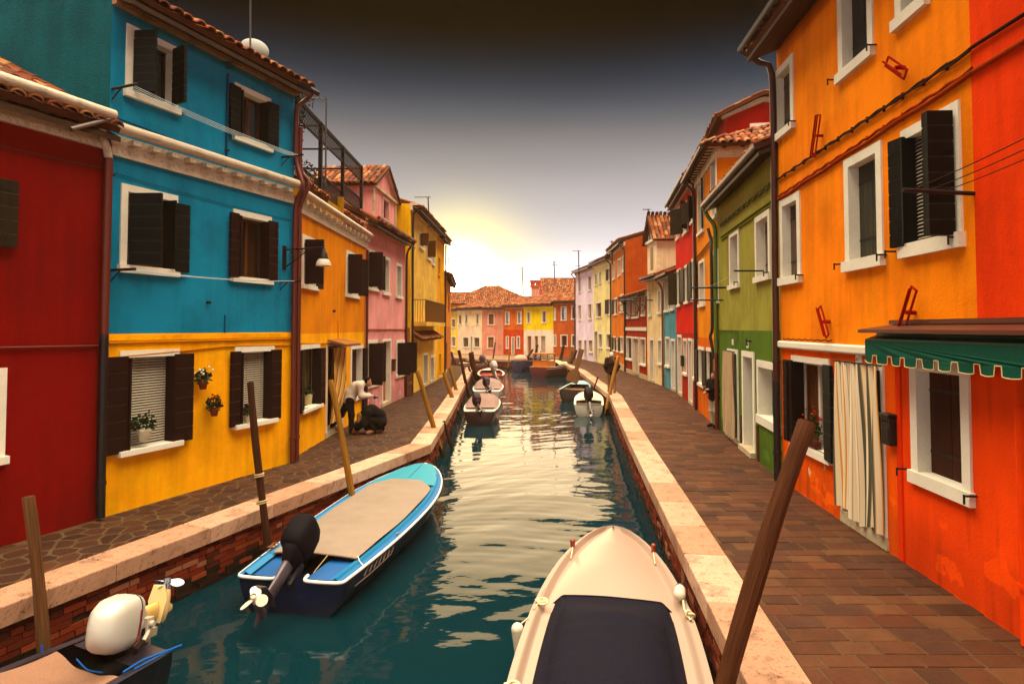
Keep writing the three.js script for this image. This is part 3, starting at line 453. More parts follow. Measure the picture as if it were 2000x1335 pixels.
{ // orange house with a roof terrace
  const A = gnd(573, 893), B = gnd(711.5, 811), f = facade(A, B), W = f.W;
  frontWalls.push(f);
  const cb = f.v(640, 445), split = f.v(650, 650), or = plaster('#f29a00', 0.68), yel = plaster('#f8b200', 0.8);
  const och = plaster('#c08a1e', 0.6, true);
  const H = house('orange house with white dentil cornice and plastered roof terrace', A, B, { top: cb + 0.35, bands: [{ to: split, m: yel, label: 'yellow ground floor wall' }, { m: or }], D: 6 });
  const a = win(H, [589, 456, 617, 568], { kind: 'glass', curtain: '#5a3018' }), b = win(H, [675, 487, 699, 584], { kind: 'glass', curtain: '#5a3018' });
  const c = win(H, [586, 673, 622, 793], { kind: 'glass', curtain: '#c9a46a', sill: 0.07, proud: 0.12 });
  const d = win(H, [637, 671, 668, 845], { door: true, kind: 'open', step: 0.14, ft: 0.07 });
  const e = win(H, [684, 675, 707, 775], { kind: 'closed', wood: '#4a1a0c' });
  build(H);
  leaf(H, a.a, a.c, a.d, 0.42, -1, 1.6, BROWNB, 7, false); leaf(H, a.b, a.c - 0.05, a.d, 0.34, 1, 0.1, BROWNB, 7);
  leaf(H, b.a, b.c, b.d, 0.4, -1, 1.75, BROWNB, 7, false); leaf(H, b.b, b.c, b.d, 0.4, 1, 0.5, BROWNB, 7, false);
  leaf(H, c.a, c.c - 0.05, c.d, 0.3, -1, 0.12, BROWNB, 7); leaf(H, c.b, c.c - 0.05, c.d, 0.3, 1, 0.1, BROWNB, 7); part(H.o, 'shutter', span(c.b - 0.034, c.b - 0.004, c.c, c.d, -0.13, 0.1), BROWNB);
  leaf(H, e.b, 0.1, e.d, 0.38, 1, 0.1, BROWNB, 8, false);
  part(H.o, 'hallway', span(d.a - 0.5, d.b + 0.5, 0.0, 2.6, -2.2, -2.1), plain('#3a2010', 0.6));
  part(H.o, 'cornice', [span(0.02, W, cb, cb + 0.17, -0.01, 0.05), span(0.02, W, cb + 0.17, cb + 0.34, -0.01, 0.025)], CORN);
  for (let i = 0; i < 14; i++) part(H.o, 'dentil', rbox(0.11, 0.1, 0.15, 0.012, 0.25 + i * (W - 0.45) / 13, cb + 0.245, 0.095), CORN);
  gutter(H, 0.0, W + 0.05, cb + 0.42, 0.16, 0.08, CORN);
  // terrace parapet and the rough wall behind it
  const pt = f.v(612, 334, -0.1);
  const p1 = f.u_(664, -0.1);
  part(H.o, 'terrace_parapet', [span(0.0, p1, cb + 0.3, pt - 0.45, -0.4, -0.1), span(p1, p1 + 0.16, cb + 0.3, pt - 0.1, -0.45, -0.07)], och);
  part(H.o, 'side_wall', span(p1 + 0.16, W, cb + 0.3, pt - 0.75, -1.3, -0.85), plaster('#6e2c14', 0.5, true));
  part(H.o, 'terrace_floor', span(0.02, W - 0.02, cb + 0.32, cb + 0.42, -5.5, -0.4), plain('#7a4a2a', 0.5));
  tiledSlope(H.o, V(p1 + 0.2, cb + 0.75, -0.1), V(W + 0.1, cb + 0.75, -0.1), V(p1 + 0.2, cb + 1.3, -1.2), V(W + 0.1, cb + 1.3, -1.2), 3, 0.2, 'lean_to_roof');
  tiledSlope(H.o, V(0, pt - 0.5, -0.02), V(p1 * 0.62, pt - 0.5, -0.02), V(0, pt - 0.38, -0.42), V(p1 * 0.62, pt - 0.38, -0.42), 1, 0.2, 'parapet_cap');
  const gw = plate(new THREE.Shape([[0, 0], [W + 0.5, 0], [W + 0.5, 0.5], [0, 2.0]].map((p) => new THREE.Vector2(...p))), 0, 0.25); gw.translate(0, cb + 0.4, -5.6); part(H.o, 'rear_wall', gw, plaster('#e09a10', 0.62));
  cable(H, sag(0.05, split - 0.2, W * 0.75, split - 0.25, 0.02, 0.03), 0.013, plaster('#d98c00', 0.7), 'conduit');
  const uu = f.u_(659); cable(H, [[uu, f.v(659, 625), 0.02], [uu, split - 0.22, 0.02]], 0.011, or, 'pipe');
  downpipe(H, [[W - 0.06, cb - 0.05, 0.07], [W - 0.06, split, 0.07], [W - 0.06, 0.02, 0.07]], 0.045, PIPE_RED);
  { const [u, v] = f.loc(650, 607); part(H.o, 'wall_hook', rod(V(u, v, 0), V(u, v, 0.07), 0.03), PIPE_DARK); }
  // striped door curtain swept aside under a small canopy
  const cu = thing('door_curtain', 'orange and cream striped curtain swept aside in yellow doorway', 'curtain', f.at(d.u0, 0, 0.05), f.turn);
  const cw = d.u1 - d.u0, pos = [], idx = [], uv = [], nx = 40, ny = 24, h1 = d.v1 - 0.12;
  for (let j = 0; j <= ny; j++) for (let i = 0; i <= nx; i++) { const t = i / nx, s = j / ny; const x0 = 0.3 * (1 - s) + 0.02, x1 = cw * (0.95 - 0.1 * s) - (s > 0.62 ? (s - 0.62) * 1.0 : 0); const x = x0 * (s < 0.3 ? 1 - s * 1.2 : 0.64) + (x1 - x0 * 0.64) * t; pos.push(x, h1 - (h1 - 0.36) * s, 0.05 + 0.035 * Math.sin(t * 24 + s * 2) + 0.06 * Math.sin(s * 3)); uv.push(t * 1.3 + s * 0.35, s); if (i && j) { const k = j * (nx + 1) + i; idx.push(k, k - 1, k - nx - 2, k, k - nx - 2, k - nx - 1); } }
  const T_st = tex(128, (u) => { const s = (u * 8) % 1; return s < 0.45 ? [0.85, 0.62, 0.3] : s < 0.62 ? [0.55, 0.25, 0.08] : [0.9, 0.72, 0.42]; }, true);
  part(cu, 'cloth', geo(pos, idx, uv), mat('striped cloth', C('#ffffff', 0.85), { map: T_st, side: THREE.DoubleSide, roughness: 0.9 }));
  part(cu, 'curtain_rod', [rod(V(-0.02, h1 + 0.02, 0.06), V(cw + 0.3, h1 + 0.02, 0.06), 0.012)], PIPE_DARK);
  const cn = thing('door_canopy', 'narrow cloth canopy on a rod above the striped doorway curtain', 'canopy', f.at(d.u0 - 0.02, 0, 0.03), f.turn);
  part(cn, 'canopy_sheet', plate(new THREE.Shape([[0, 0], [1.45, 0], [1.45, 0.05], [0, 0.05]].map((p) => new THREE.Vector2(...p))), 0, 0.5).rotateX(0.25).translate(0, d.v1 + 0.06, 0), cloth('#b8743a', 0.6));
  part(cn, 'rod', [rod(V(0, d.v1 - 0.06, 0.5), V(1.45, d.v1 - 0.06, 0.5), 0.016), rod(V(0.02, d.v1, 0), V(0.02, d.v1 - 0.05, 0.5), 0.01), rod(V(1.43, d.v1, 0), V(1.43, d.v1 - 0.05, 0.5), 0.01)], PIPE_RED);
  // roof terrace frame of posts and lattice
  const al = thing('roof_pergola', 'dark timber pergola with lattice panels on orange house terrace', 'pergola', f.at(0, pt - 0.6, -0.2), f.turn);
  const wd = paintWood('#381608', 0.32), uP = [0.15, f.u_(622, -0.2), f.u_(666, -0.2), f.u_(703, -0.2)], topY = f.v(666, 285, -0.2) - (pt - 0.6);
  uP.forEach((u) => part(al, 'post', bx(0.09, topY + 0.5, 0.09, u, (topY - 0.5) / 2 + 0.05, 0), wd));
  const lattice = (u0, u1, y0, y1, zz, turned) => { const L = []; const nx2 = Math.round((u1 - u0 + (y1 - y0)) / 0.13), w = u1 - u0, h = y1 - y0; const seg = (xa, ya, xb, yb, z) => { const g = bx(Math.hypot(xb - xa, yb - ya), 0.024, 0.012); g.rotateZ(Math.atan2(yb - ya, xb - xa)); g.translate((xa + xb) / 2, (ya + yb) / 2, z); return g; }; for (let k = 0; k <= nx2; k++) { const o = k * 0.13; for (const s of [1, -1]) { let xa = o - h, ya = 0, xb = o, yb = h; const t0 = Math.max(0, -xa) , t1 = Math.min(h, w - xa); if (t1 - t0 < 0.03) continue; const p = [xa + t0, t0, xa + t1, t1]; L.push(s > 0 ? seg(p[0], p[1], p[2], p[3], 0) : seg(w - p[0], p[1], w - p[2], p[3], 0.013)); } } L.push(bx(w, 0.05, 0.04, w / 2, h, 0), bx(w, 0.05, 0.04, w / 2, 0, 0)); const g = merge(L); if (turned) g.rotateY(Math.PI / 2); g.translate(u0, y0, zz); return part(al, 'lattice_panel', g, wd); };
  for (let i = 0; i < 3; i++) lattice(uP[i] + 0.045, uP[i + 1] - 0.045, topY - 0.42, topY - 0.02, 0);
  lattice(uP[1] + 0.045, uP[2] - 0.045, 0.0, 0.75, -0.02); lattice(uP[2] + 0.045, uP[3] - 0.045, 0.6, 1.0, -0.02); lattice(0.1, uP[1] - 0.045, 0.0, 0.55, -0.02);
  part(al, 'rail', [bx(uP[3] - uP[0], 0.07, 0.06, (uP[3] + uP[0]) / 2, topY + 0.02, 0), rod(V(uP[2], topY - 0.03, 0), V(uP[2], topY - 0.03, -2), 0.03), rod(V(uP[1], topY - 0.03, 0), V(uP[1], topY - 0.03, -2), 0.03), rod(V(uP[3], topY - 0.03, 0), V(uP[3], topY - 0.03, -2), 0.03)], wd);
}
let Hpink;
{ // pink house with a gabled dormer
  const A = gnd(711.5, 811), B = gnd(790, 774), f = facade(A, B), W = f.W, pk = plaster('#eca6a2', 0.76);
  frontWalls.push(f);
  const top = f.v(750, 457);
  const H = Hpink = house('pink house with gabled dormer, brown shutters and open doorway', A, B, { top, bands: [{ to: 2.6, m: plaster('#eca6a2', 0.78, 'base') }, { m: pk }], D: 6 });
  const a = win(H, [716, 484, 737, 570], { kind: 'glass' }), b = win(H, [747, 498, 760, 578], { kind: 'closed', wood: '#8a4a1c' }), c = win(H, [773, 512, 784, 584], { kind: 'closed', wood: '#8a4a1c' });
  const d = win(H, [716, 664, 736, 752], { kind: 'glass' }), e = win(H, [746, 662, 762, 796], { door: true, kind: 'door', wood: '#c8742a', ft: 0.09 }), g = win(H, [773, 664, 789, 733], { kind: 'glass' });
  build(H);
  bifold(H, a, BROWNB, { boards: 8, inner: false, wl: 0.05, wr: 0.42, ar: 0.3, left: false }); leaf(H, a.a, a.c, a.d, 0.45, -1, 1.7, BROWNB, 7, false);
  leaf(H, d.a, d.c, d.d, 0.45, -1, 1.7, BROWNB, 7, false); leaf(H, d.b, d.c, d.d, 0.45, 1, 0.35, BROWNB, 7);
  leaf(H, g.a, g.c, g.d, 0.5, -1, 1.75, BROWNB, 7, false); leaf(H, g.b, g.c, g.d, 0.5, 1, 1.2, BROWNB, 7, false);
  part(H.o, 'cornice', [span(0, W, top, top + 0.16, -0.02, 0.07), span(0, W, top + 0.16, top + 0.22, -0.02, 0.2)], stone('#e0a078', 0.6));
  H.top = top + 0.3; gableRoof(H, { over: 0.4, rise: 1.5, singles: 2 });
  gutter(H, 0, W, top + 0.2, 0.42, 0.06, PIPE_RED);
  cable(H, [[0.1, f.v(716, 643), 0.03], [W + 0.3, f.v(788, 643), 0.03]], 0.022, plaster('#c07060', 0.6), 'conduit');
  downpipe(H, [[W - 0.1, top + 0.15, 0.4], [W - 0.05, top - 0.15, 0.15], [W - 0.05, top - 0.5, 0.07], [W - 0.05, 2, 0.07], [W - 0.05, 0.02, 0.07]], 0.045, PIPE_BROWN);
  const [mu, mv] = f.loc(769, 714, 0.08); 
  const mb = thing('mailbox', 'small dark red mailbox on pink wall beside the doorway', 'mailbox', f.at(mu, mv - 0.2, 0.0), f.turn);
  part(mb, 'box', rbox(0.26, 0.4, 0.12, 0.015, 0, 0.2, 0.065), metal('#6a1a10', 0.5)); part(mb, 'lid', rbox(0.28, 0.06, 0.14, 0.012, 0, 0.42, 0.07), metal('#54140c', 0.5)); part(mb, 'slot', bx(0.17, 0.015, 0.004, 0, 0.34, 0.127), DARK);
  // dormer
  const dz = -0.5, [x0, yb] = f.loc(727, 440, dz), [x1] = f.loc(772, 440, dz), ye = f.v(726, 357, dz), ya = f.v(752, 333, dz), cx = (x0 + x1) / 2, y0 = H.top - 0.2;
  const dm = grp(H.o, 'dormer');
  const [wx0, wy1] = f.loc(748, 388, dz), [wx1, wy0] = f.loc(758, 432, dz);
  const fs = new THREE.Shape([[x0, y0], [x1, y0], [x1, ye], [cx, ya], [x0, ye]].map((p) => new THREE.Vector2(...p))); fs.holes.push(new THREE.Path([[wx0, wy0], [wx0, wy1], [wx1, wy1], [wx1, wy0]].map((p) => new THREE.Vector2(...p))));
  part(dm, 'wall', [plate(fs, dz - 0.2, dz), span(x0 + 0.001, x0 + 0.2, y0, ye - 0.02, -3, dz - 0.2), span(x1 - 0.2, x1 - 0.001, y0, ye - 0.02, -3, dz - 0.2)], pk);
  part(dm, 'pilaster', [span(x0 - 0.01, x0 + 0.17, y0, ye, dz, dz + 0.05), span(x1 - 0.17, x1 + 0.01, y0, ye, dz, dz + 0.05), span(x0 - 0.06, x1 + 0.06, ye - 0.09, ye + 0.01, dz - 0.02, dz + 0.1)], stone('#efd2a4', 0.7));
  const rake = (s) => { const L = Math.hypot(cx - x0 + 0.15, ya - ye + 0.15), g = bx(L, 0.1, 0.14, 0, 0, 0); g.rotateZ(s * Math.atan2(ya - ye, cx - x0)); g.translate(cx - s * (cx - x0 + 0.1) / 2, (ya + ye) / 2 + 0.0, dz + 0.06); return g; };
  part(dm, 'pediment', [rake(1), rake(-1)], stone('#f0b8a0', 0.7));
  part(dm, 'shutter_panel', span(wx0, wx1, wy0, wy1, dz - 0.16, dz - 0.12), paintWood('#5a3420', 0.6)); part(dm, 'frame', [span(wx0 - 0.1, wx0, wy0, wy1 + 0.1, dz, dz + 0.03), span(wx1, wx1 + 0.1, wy0, wy1 + 0.1, dz, dz + 0.03), span(wx0, wx1, wy1, wy1 + 0.1, dz, dz + 0.029), span(wx0 - 0.12, wx1 + 0.12, wy0 - 0.1, wy0, dz, dz + 0.06)], stone('#f0c8b0', 0.7));
  tiledSlope(H.o, V(x0 - 0.22, ye - 0.02, -3), V(x0 - 0.22, ye - 0.02, dz + 0.2), V(cx, ya + 0.16, -3), V(cx, ya + 0.16, dz + 0.2), 6, 0.2, 'dormer_roof');
  tiledSlope(H.o, V(x1 + 0.22, ye - 0.02, dz + 0.2), V(x1 + 0.22, ye - 0.02, -3), V(cx, ya + 0.16, dz + 0.2), V(cx, ya + 0.16, -3), 0, 0.2, 'dormer_roof');
}
{ // tall golden house with its gable towards us
  const A = gnd(800, 771), B = gnd(853, 742), f = facade(A, B), W = f.W, go = plaster('#ffbe14', 0.84), ba = plaster('#f4c460', 0.76, true);
  frontWalls.push(f);
  const top = f.v(840, 447);
  const H = house('tall golden house with corbelled eaves and gable over pink roof', A, B, { top, bands: [{ m: ba }], sideMat: go, D: 8 });
  const a = win(H, [818, 450, 827, 490], { kind: 'closed', wood: '#b07820' }), b = win(H, [833, 465, 841, 511], { kind: 'closed', wood: '#b07820' }), c = win(H, [843.5, 482, 848, 520], { kind: 'closed', wood: '#b07820' });
  const d = win(H, [826, 690, 835, 755], { door: true, kind: 'door', wood: '#a05a20' }), e = win(H, [840, 695, 847, 746], { door: true, kind: 'door', wood: '#b06a28' });
  build(H);
  leaf(H, a.a, a.c, a.d, 0.4, -1, 1.4, paintWood('#8a5a18', 0.7), 6, false); leaf(H, b.a, b.c, b.d, 0.4, -1, 1.4, paintWood('#8a5a18', 0.7), 6, false);
  part(H.o, 'cornice', [span(-0.1, W, top, top + 0.2, -0.02, 0.1), span(-0.1, W, top + 0.2, top + 0.3, -0.02, 0.3)], stone('#f2d8b0', 0.75));
  for (let i = 0; i < 16; i++) part(H.o, 'corbel', bx(0.14, 0.14, 0.3, 0.1 + i * (W - 0.2) / 15, top + 0.12, 0.16), stone('#f2d8b0', 0.75));
  H.top = top + 0.3; gableRoof(H, { over: 0.45, rise: 1.2, singles: 1 });
  const [u0, v0] = f.loc(824, 628, 0.4), [u1] = f.loc(862, 628, 0.4);
  part(H.o, 'balcony_slab', span(u0, u1, v0 - 0.18, v0, 0, 0.6), ba);
  const bars = []; for (let u = u0; u <= u1; u += 0.11) bars.push(rod(V(u, v0, 0.56), V(u, v0 + 0.95, 0.56), 0.01, 0.01, 5)); bars.push(rod(V(u0, v0 + 0.95, 0.56), V(u1, v0 + 0.95, 0.56), 0.018), rod(V(u0, v0 + 0.95, 0), V(u0, v0 + 0.95, 0.56), 0.018)); for (let z = 0.1; z < 0.56; z += 0.11) bars.push(rod(V(u0, v0, z), V(u0, v0 + 0.95, z), 0.01, 0.01, 5));
  part(H.o, 'balcony_railing', bars, metal('#8a5a1c', 0.6, 0.6));
  tiledSlope(H.o, V(u0 - 0.2, v0 - 0.75, 0.45), V(u1, v0 - 0.75, 0.45), V(u0 - 0.2, v0 - 0.5, 0.02), V(u1, v0 - 0.5, 0.02), 1, 0.22, 'porch_roof');
  downpipe(H, [[0.15, top + 0.1, 0.3], [0.15, top - 0.3, 0.08], [0.15, 3, 0.08], [0.15, 0.02, 0.08]], 0.05, PIPE_BROWN);
  // rough brick lean-to and board gate between pink and golden house
  const A2 = gnd(790.5, 774.5), f2 = facade(A2, A);
  const gt = house('rough ochre yard wall with weathered board gate beside pink house', A2, A, { top: f2.v(795, 640), bands: [{ m: plaster('#a05a20', 0.6, true) }], D: 1.2, name: 'yard_wall' });
  gt.o.userData.category = 'wall'; part(gt.o, 'wall', span(0, f2.W, -0.03, gt.top, -0.5, 0), gt.bands[0].m);
  for (let i = 0; i < 5; i++) part(gt.o, 'gate_board', bx(0.15, 1.9 + 0.05 * (i % 2), 0.04, 0.12 + i * 0.16, 0.98, 0.05), paintWood('#8a4a22', 0.6));
  part(gt.o, 'gate_rail', [bx(0.85, 0.1, 0.03, 0.45, 0.5, 0.088), bx(0.85, 0.1, 0.03, 0.45, 1.5, 0.088)], paintWood('#a86a3a', 0.6));
}
{ // two more houses closing the left row
  const A = gnd(853, 742), B = gnd(867, 733.5), f = facade(A, B);
  frontWalls.push(f);
  const H = house('narrow bright yellow house beyond the golden house', A, B, { top: f.v(866, 468), bands: [{ m: plaster('#f2b010', 0.75) }], D: 7 });
  win(H, [855, 500, 859, 540], { kind: 'closed', wood: '#b07820', ft: 0.05, frame: plaster('#f2b010', 0.75) }); win(H, [857, 690, 861, 738], { door: true, kind: 'door', wood: '#c08a30', ft: 0.05, frame: plaster('#f2b010', 0.75) }); build(H);
  H.top += 0.05; gableRoof(H, { over: 0.4, rise: 1.2 });
  part(H.o, 'cornice', span(0, f.W, H.top - 0.25, H.top, -0.02, 0.12), stone('#f2d8b0', 0.75));
  downpipe(H, [[f.W - 0.1, H.top - 0.3, 0.1], [f.W - 0.1, 3, 0.08], [f.W - 0.1, 0.02, 0.08]], 0.05, PIPE_BROWN);
  const A3 = gnd(867, 733.5), B3 = V(-4.58, 0, -46), f3 = facade(A3, B3);
  frontWalls.push(f3);
  const H3 = house('low orange house at the far end of left row', A3, B3, { top: f3.v(872, 540), bands: [{ to: 2.9, m: plaster('#d98a4a', 0.65) }, { m: plaster('#f0a030', 0.7) }], D: 7 });
  const fr3 = plaster('#d98a4a', 0.65); win(H3, [869, 560, 871.5, 600], { kind: 'closed', wood: '#8a4a20', frame: fr3, ft: 0.06 }); win(H3, [869, 668, 872.5, 725], { door: true, kind: 'door', wood: '#8a4a20', frame: fr3, ft: 0.06 }); win(H3, [875, 575, 877, 608], { kind: 'closed', wood: '#8a4a20', frame: fr3, ft: 0.06 }); build(H3);
  H3.top += 0.05; gableRoof(H3, { over: 0.4, rise: 1.2 });
}
// ---------------------------------------------------------------- houses of the right bank
const rightWalls = [];
const TAUPE = '#6b5747', SHUT = paintWood('#14160f', 0.3), SHUTB = paintWood('#4a3a1c', 0.5);
const STAY = (H, u, v) => part(H.o, 'shutter_stay', [rod(V(u, v, 0), V(u, v, 0.13), 0.012, 0.012, 6), rod(V(u, v - 0.08, 0.125), V(u, v + 0.015, 0.125), 0.012, 0.012, 6)], M.iron);
let Horange, HredR;
{ // the big orange house
  const A = gnd(1530, 940), B = gnd(1925, 1201), f = facade(A, B), W = f.W;
  rightWalls.push(f);
  const split = f.v(1600, 676), top = f.v(1484, 96, 0.4), or = plaster('#fa9200', 0.8), lo = plaster('#f66a00', 0.84, 'base'), uS = f.u_(1754);
  const H = Horange = house('big orange house with striped door curtain and white string course', A, B, { top: Math.max(top, 8.2), bands: [{ to: split, x1: uS, m: lo, label: 'orange red ground floor wall', keep: true }, { to: split, x0: uS, m: plaster('#f65600', 0.84, 'base'), label: 'red ground floor wall under the awning' }, { m: or, label: 'orange upper wall' }], D: 8 });
  const a = win(H, [1513, 145, 1553, 250], { kind: 'closed', wood: TAUPE, ft: 0.13, R: 0.13, sill: 0.13, boards: 3 });
  const b = win(H, [1637, -75, 1709, 108], { kind: 'closed', wood: '#3c3c38', ft: 0.13, R: 0.13, sill: 0.14 });
  const b2 = win(H, [1748, -160, 1815, 10], { kind: 'closed', wood: '#3c3c38', ft: 0.13, R: 0.13, sill: 0.14 });
  const c = win(H, [1525, 393, 1567, 551], { kind: 'closed', wood: TAUPE, ft: 0.13, R: 0.13, sill: 0.14 });
  const d = win(H, [1651, 314, 1729, 518], { kind: 'closed', wood: '#4a4638', ft: 0.13, R: 0.13, sill: 0.15 });
  const e = win(H, [1763, 257, 1884, 482], { kind: 'blind', curtain: '#b08050', ft: 0.12, R: 0.12, sill: 0.16 });
  const g = win(H, [1548, 693, 1626, 908], { kind: 'glass', curtain: '#c86a3a', ft: 0.1, R: 0.16, sill: 0.12, wood: SASH.white });
  const dr = win(H, [1641, 705, 1736, 1090], { door: true, kind: 'door', wood: '#5a3a20', ft: 0.06, R: 0.14, step: 0.17 });
  const k = win(H, [1780, 700, 1903, 990], { kind: 'closed', wood: '#4a1e10', ft: 0.13, R: 0.13, sill: 0.14, proud: 0.06 });
  build(H);
  bifold(H, e, SHUT, { boards: 8, wl: 0.23, al: 0.2, right: false }); leaf(H, e.b, e.c - 0.03, e.d + 0.03, 0.27, 1, 1.5, SHUT, 8); leaf(H, e.b + 0.06, e.c - 0.03, e.d + 0.03, 0.27, 1, 1.55, SHUT, 8);
  const S2 = paintWood('#2a0d08', 0.35);
  leaf(H, g.a, g.c - 0.04, g.d + 0.02, 0.28, -1, 0.1, S2, 6); part(H.o, 'shutter', span(g.a + 0.003, g.a + 0.03, g.c + 0.01, g.d - 0.005, -0.15, 0.16), S2); part(H.o, 'shutter', span(g.a + 0.03, g.a + 0.16, g.c + 0.01, g.d - 0.005, 0.1, 0.13), S2); leaf(H, g.b, g.c - 0.06, g.d + 0.02, 0.33, 1, 0.12, paintWood('#0c1a14', 0.28), 7);
  for (const W2 of [a, b, c, d, k]) { STAY(H, W2.u1 + 0.05, W2.c - 0.02); STAY(H, W2.u0 - 0.12, W2.c - 0.02); }
  STAY(H, e.u0 - 0.2, e.c - 0.05); STAY(H, e.u1 - 0.05, e.c - 0.05);
  // string course, cables, wall brackets
  part(H.o, 'string_course', rbox(uS - 0.02, 0.13, 0.1, 0.035, uS / 2 - 0.02, split - 0.01, 0.03, 3), WHITE);
  const OC = plaster('#b84c00', 0.6), dk = plain('#3a1206', 0.7);
  const cab = (pa, pb, r, z, n, m) => { const [ua, va] = f.loc(...pa), [ub, vb] = f.loc(...pb); const pts = []; for (let i = 0; i <= n; i++) { const t = i / n; pts.push([ua + (ub - ua) * t, va + (vb - va) * t - (i % 2 ? 0.02 : 0), z]); } cable(H, pts, r, m); const K = Math.round((ub - ua) / 0.42); for (let i = 1; i < K; i++) { const t = i / K; part(H.o, 'cable_clip', bx(0.025, 0.05, 0.03, ua + (ub - ua) * t, va + (vb - va) * t, 0.012), m); } };
  cab([1518, 351], [1905, 92], 0.018, 0.03, 24, dk); cab([1518, 353], [1905, 98], 0.012, 0.045, 20, dk);
  cab([1518, 386], [1905, 133], 0.02, 0.03, 30, OC); cab([1518, 392], [1905, 141], 0.026, 0.03, 8, OC);
  { const [ua, va] = f.loc(1532, 661), [ub, vb] = f.loc(1628, 664); const pts = []; for (let i = 0; i <= 16; i++) pts.push([ua + (ub - ua) * i / 16, va + (vb - va) * i / 16 - 0.015 * (i % 2), 0.02]); cable(H, pts, 0.01, dk); }
  const RED = plaster('#c42000', 0.5);
  const rackAt = (px, py, L, ang) => { const [u, v] = f.loc(px, py, 0.12); const o = grp(H.o, 'drying_rack'); o.position.set(u, v, 0.1); o.rotation.set(0, 0.0, ang); part(o, 'bar', [bx(L, 0.016, 0.02, 0, 0.055, 0.0), bx(L, 0.016, 0.02, 0, -0.055, 0.0), bx(L, 0.016, 0.02, 0, 0, 0.05), bx(0.016, 0.126, 0.02, L / 2, 0, 0.0), bx(0.016, 0.126, 0.02, -L / 2, 0, 0.0), bx(0.04, 0.04, 0.12, 0, 0, -0.05)], RED); };
  rackAt(1592, 265, 0.62, 1.2); rackAt(1747, 132, 0.5, -0.7); rackAt(1606, 628, 0.5, -1.05); rackAt(1768, 610, 0.62, 1.05);
  // house number
  const [pu, pv] = f.loc(1681, 702); const pq = grp(H.o, 'number_plaque'); pq.position.set(pu, pv, 0);
  part(pq, 'plaque', rbox(0.13, 0.16, 0.035, 0.008, 0, 0, 0.018), WHITE);
  const font = await new FontLoader().loadAsync('fonts/droid/droid_sans_bold.typeface.json');
  const tg = new TextGeometry('451', { font, size: 0.052, depth: 0.003, curveSegments: 4 }); tg.computeBoundingBox(); tg.translate(-(tg.boundingBox.max.x + tg.boundingBox.min.x) / 2, -0.026, 0.035); part(pq, 'digits', tg, plain('#7a3a1a', 0.7));
  const gg = []; { const u0 = g.a, u1 = g.b, y0 = g.c + 0.03, h = 0.3, z = 0.06; gg.push(rod(V(u0, y0, z), V(u1, y0, z), 0.008), rod(V(u0, y0 + h, z), V(u1, y0 + h, z), 0.008)); for (let i = 0; i <= 5; i++) { const u = u0 + (u1 - u0) * i / 5; gg.push(rod(V(u, y0, z), V(u, y0 + h, z), 0.005)); if (i < 5) { const w = (u1 - u0) / 5, c2 = u + w / 2; gg.push(tube([V(u, y0 + 0.05, z), V(c2 + w * 0.2, y0 + 0.09, z), V(c2 - w * 0.1, y0 + 0.15, z), V(c2, y0 + 0.12, z)], 0.004, 5), tube([V(u + w, y0 + h - 0.05, z), V(c2 - w * 0.2, y0 + h - 0.09, z), V(c2 + w * 0.1, y0 + h - 0.15, z), V(c2, y0 + h - 0.12, z)], 0.004, 5)); } } }
  part(H.o, 'window_grille', gg, M.iron);
  // eaves
  gableRoof(Object.assign(H, { top: H.top }), { over: 0.55, rise: 1.6, singles: 1 });
  part(H.o, 'cornice', [span(0, W, H.top - 0.2, H.top, -0.02, 0.16), span(0, W, H.top, H.top + 0.06, -0.02, 0.4)], paintWood('#3a2414', 0.6));
  gutter(H, -0.15, W, H.top - 0.12, 0.6, 0.075, PIPE_DARK);
  downpipe(H, [[-0.08, H.top - 0.2, 0.58], [-0.05, H.top - 0.42, 0.3], [-0.02, H.top - 0.7, 0.08], [-0.02, 4, 0.08], [-0.02, f.v(1528, 660), 0.08], [-0.02, f.v(1528, 760), 0.09]], 0.06, metal('#5a2410', 0.5));
  downpipe(H, [[-0.02, f.v(1528, 745), 0.09], [-0.02, 1, 0.09], [-0.02, 0.02, 0.09]], 0.066, PIPE_DARK);
  // peeled patches near the base
  const pale = plaster('#f0c890', 0.7, true);
  const flake = (px, py, s, seed) => { const R = rng(seed), [u, v] = f.loc(px, py), sh = new THREE.Shape(); for (let i = 0; i < 11; i++) { const a = i / 11 * 6.283, r = s * (0.35 + 0.75 * R()); const P = [u + r * Math.cos(a) * 0.6, v + r * Math.sin(a)]; i ? sh.lineTo(...P) : sh.moveTo(...P); } part(H.o, 'bare_patch', plate(sh, -0.003, 0.0035), pale); };
  flake(1582, 922, 0.11, 3); flake(1645, 934, 0.15, 4); flake(1611, 910, 0.07, 6); flake(1870, 1180, 0.05, 9);
  part(H.o, 'pilaster_strip', span(uS - 0.05, uS + 0.05, 0.0, split - 0.1, -0.01, 0.02), plaster('#e84400', 0.7));
  // door curtain
  const cu = thing('door_curtain', 'cream curtain with grey and ochre stripes in the orange house doorway', 'curtain', f.at(dr.u0 + 0.04, 0, 0.03), f.turn);
  const T_st = tex(256, (u) => { const s = (u * 6.5) % 1; return s < 0.17 ? [0.34, 0.33, 0.27] : s < 0.21 ? [0.7, 0.56, 0.36] : s < 0.44 ? [0.93, 0.82, 0.66] : s < 0.52 ? [0.84, 0.56, 0.18] : s < 0.72 ? [0.95, 0.87, 0.74] : s < 0.78 ? [0.72, 0.62, 0.48] : [0.92, 0.82, 0.68]; }, true);
  const pos = [], idx = [], uv = [], nx = 90, ny = 26, cw = dr.b - dr.u0 + 0.03, h1 = dr.v1 + 0.0;
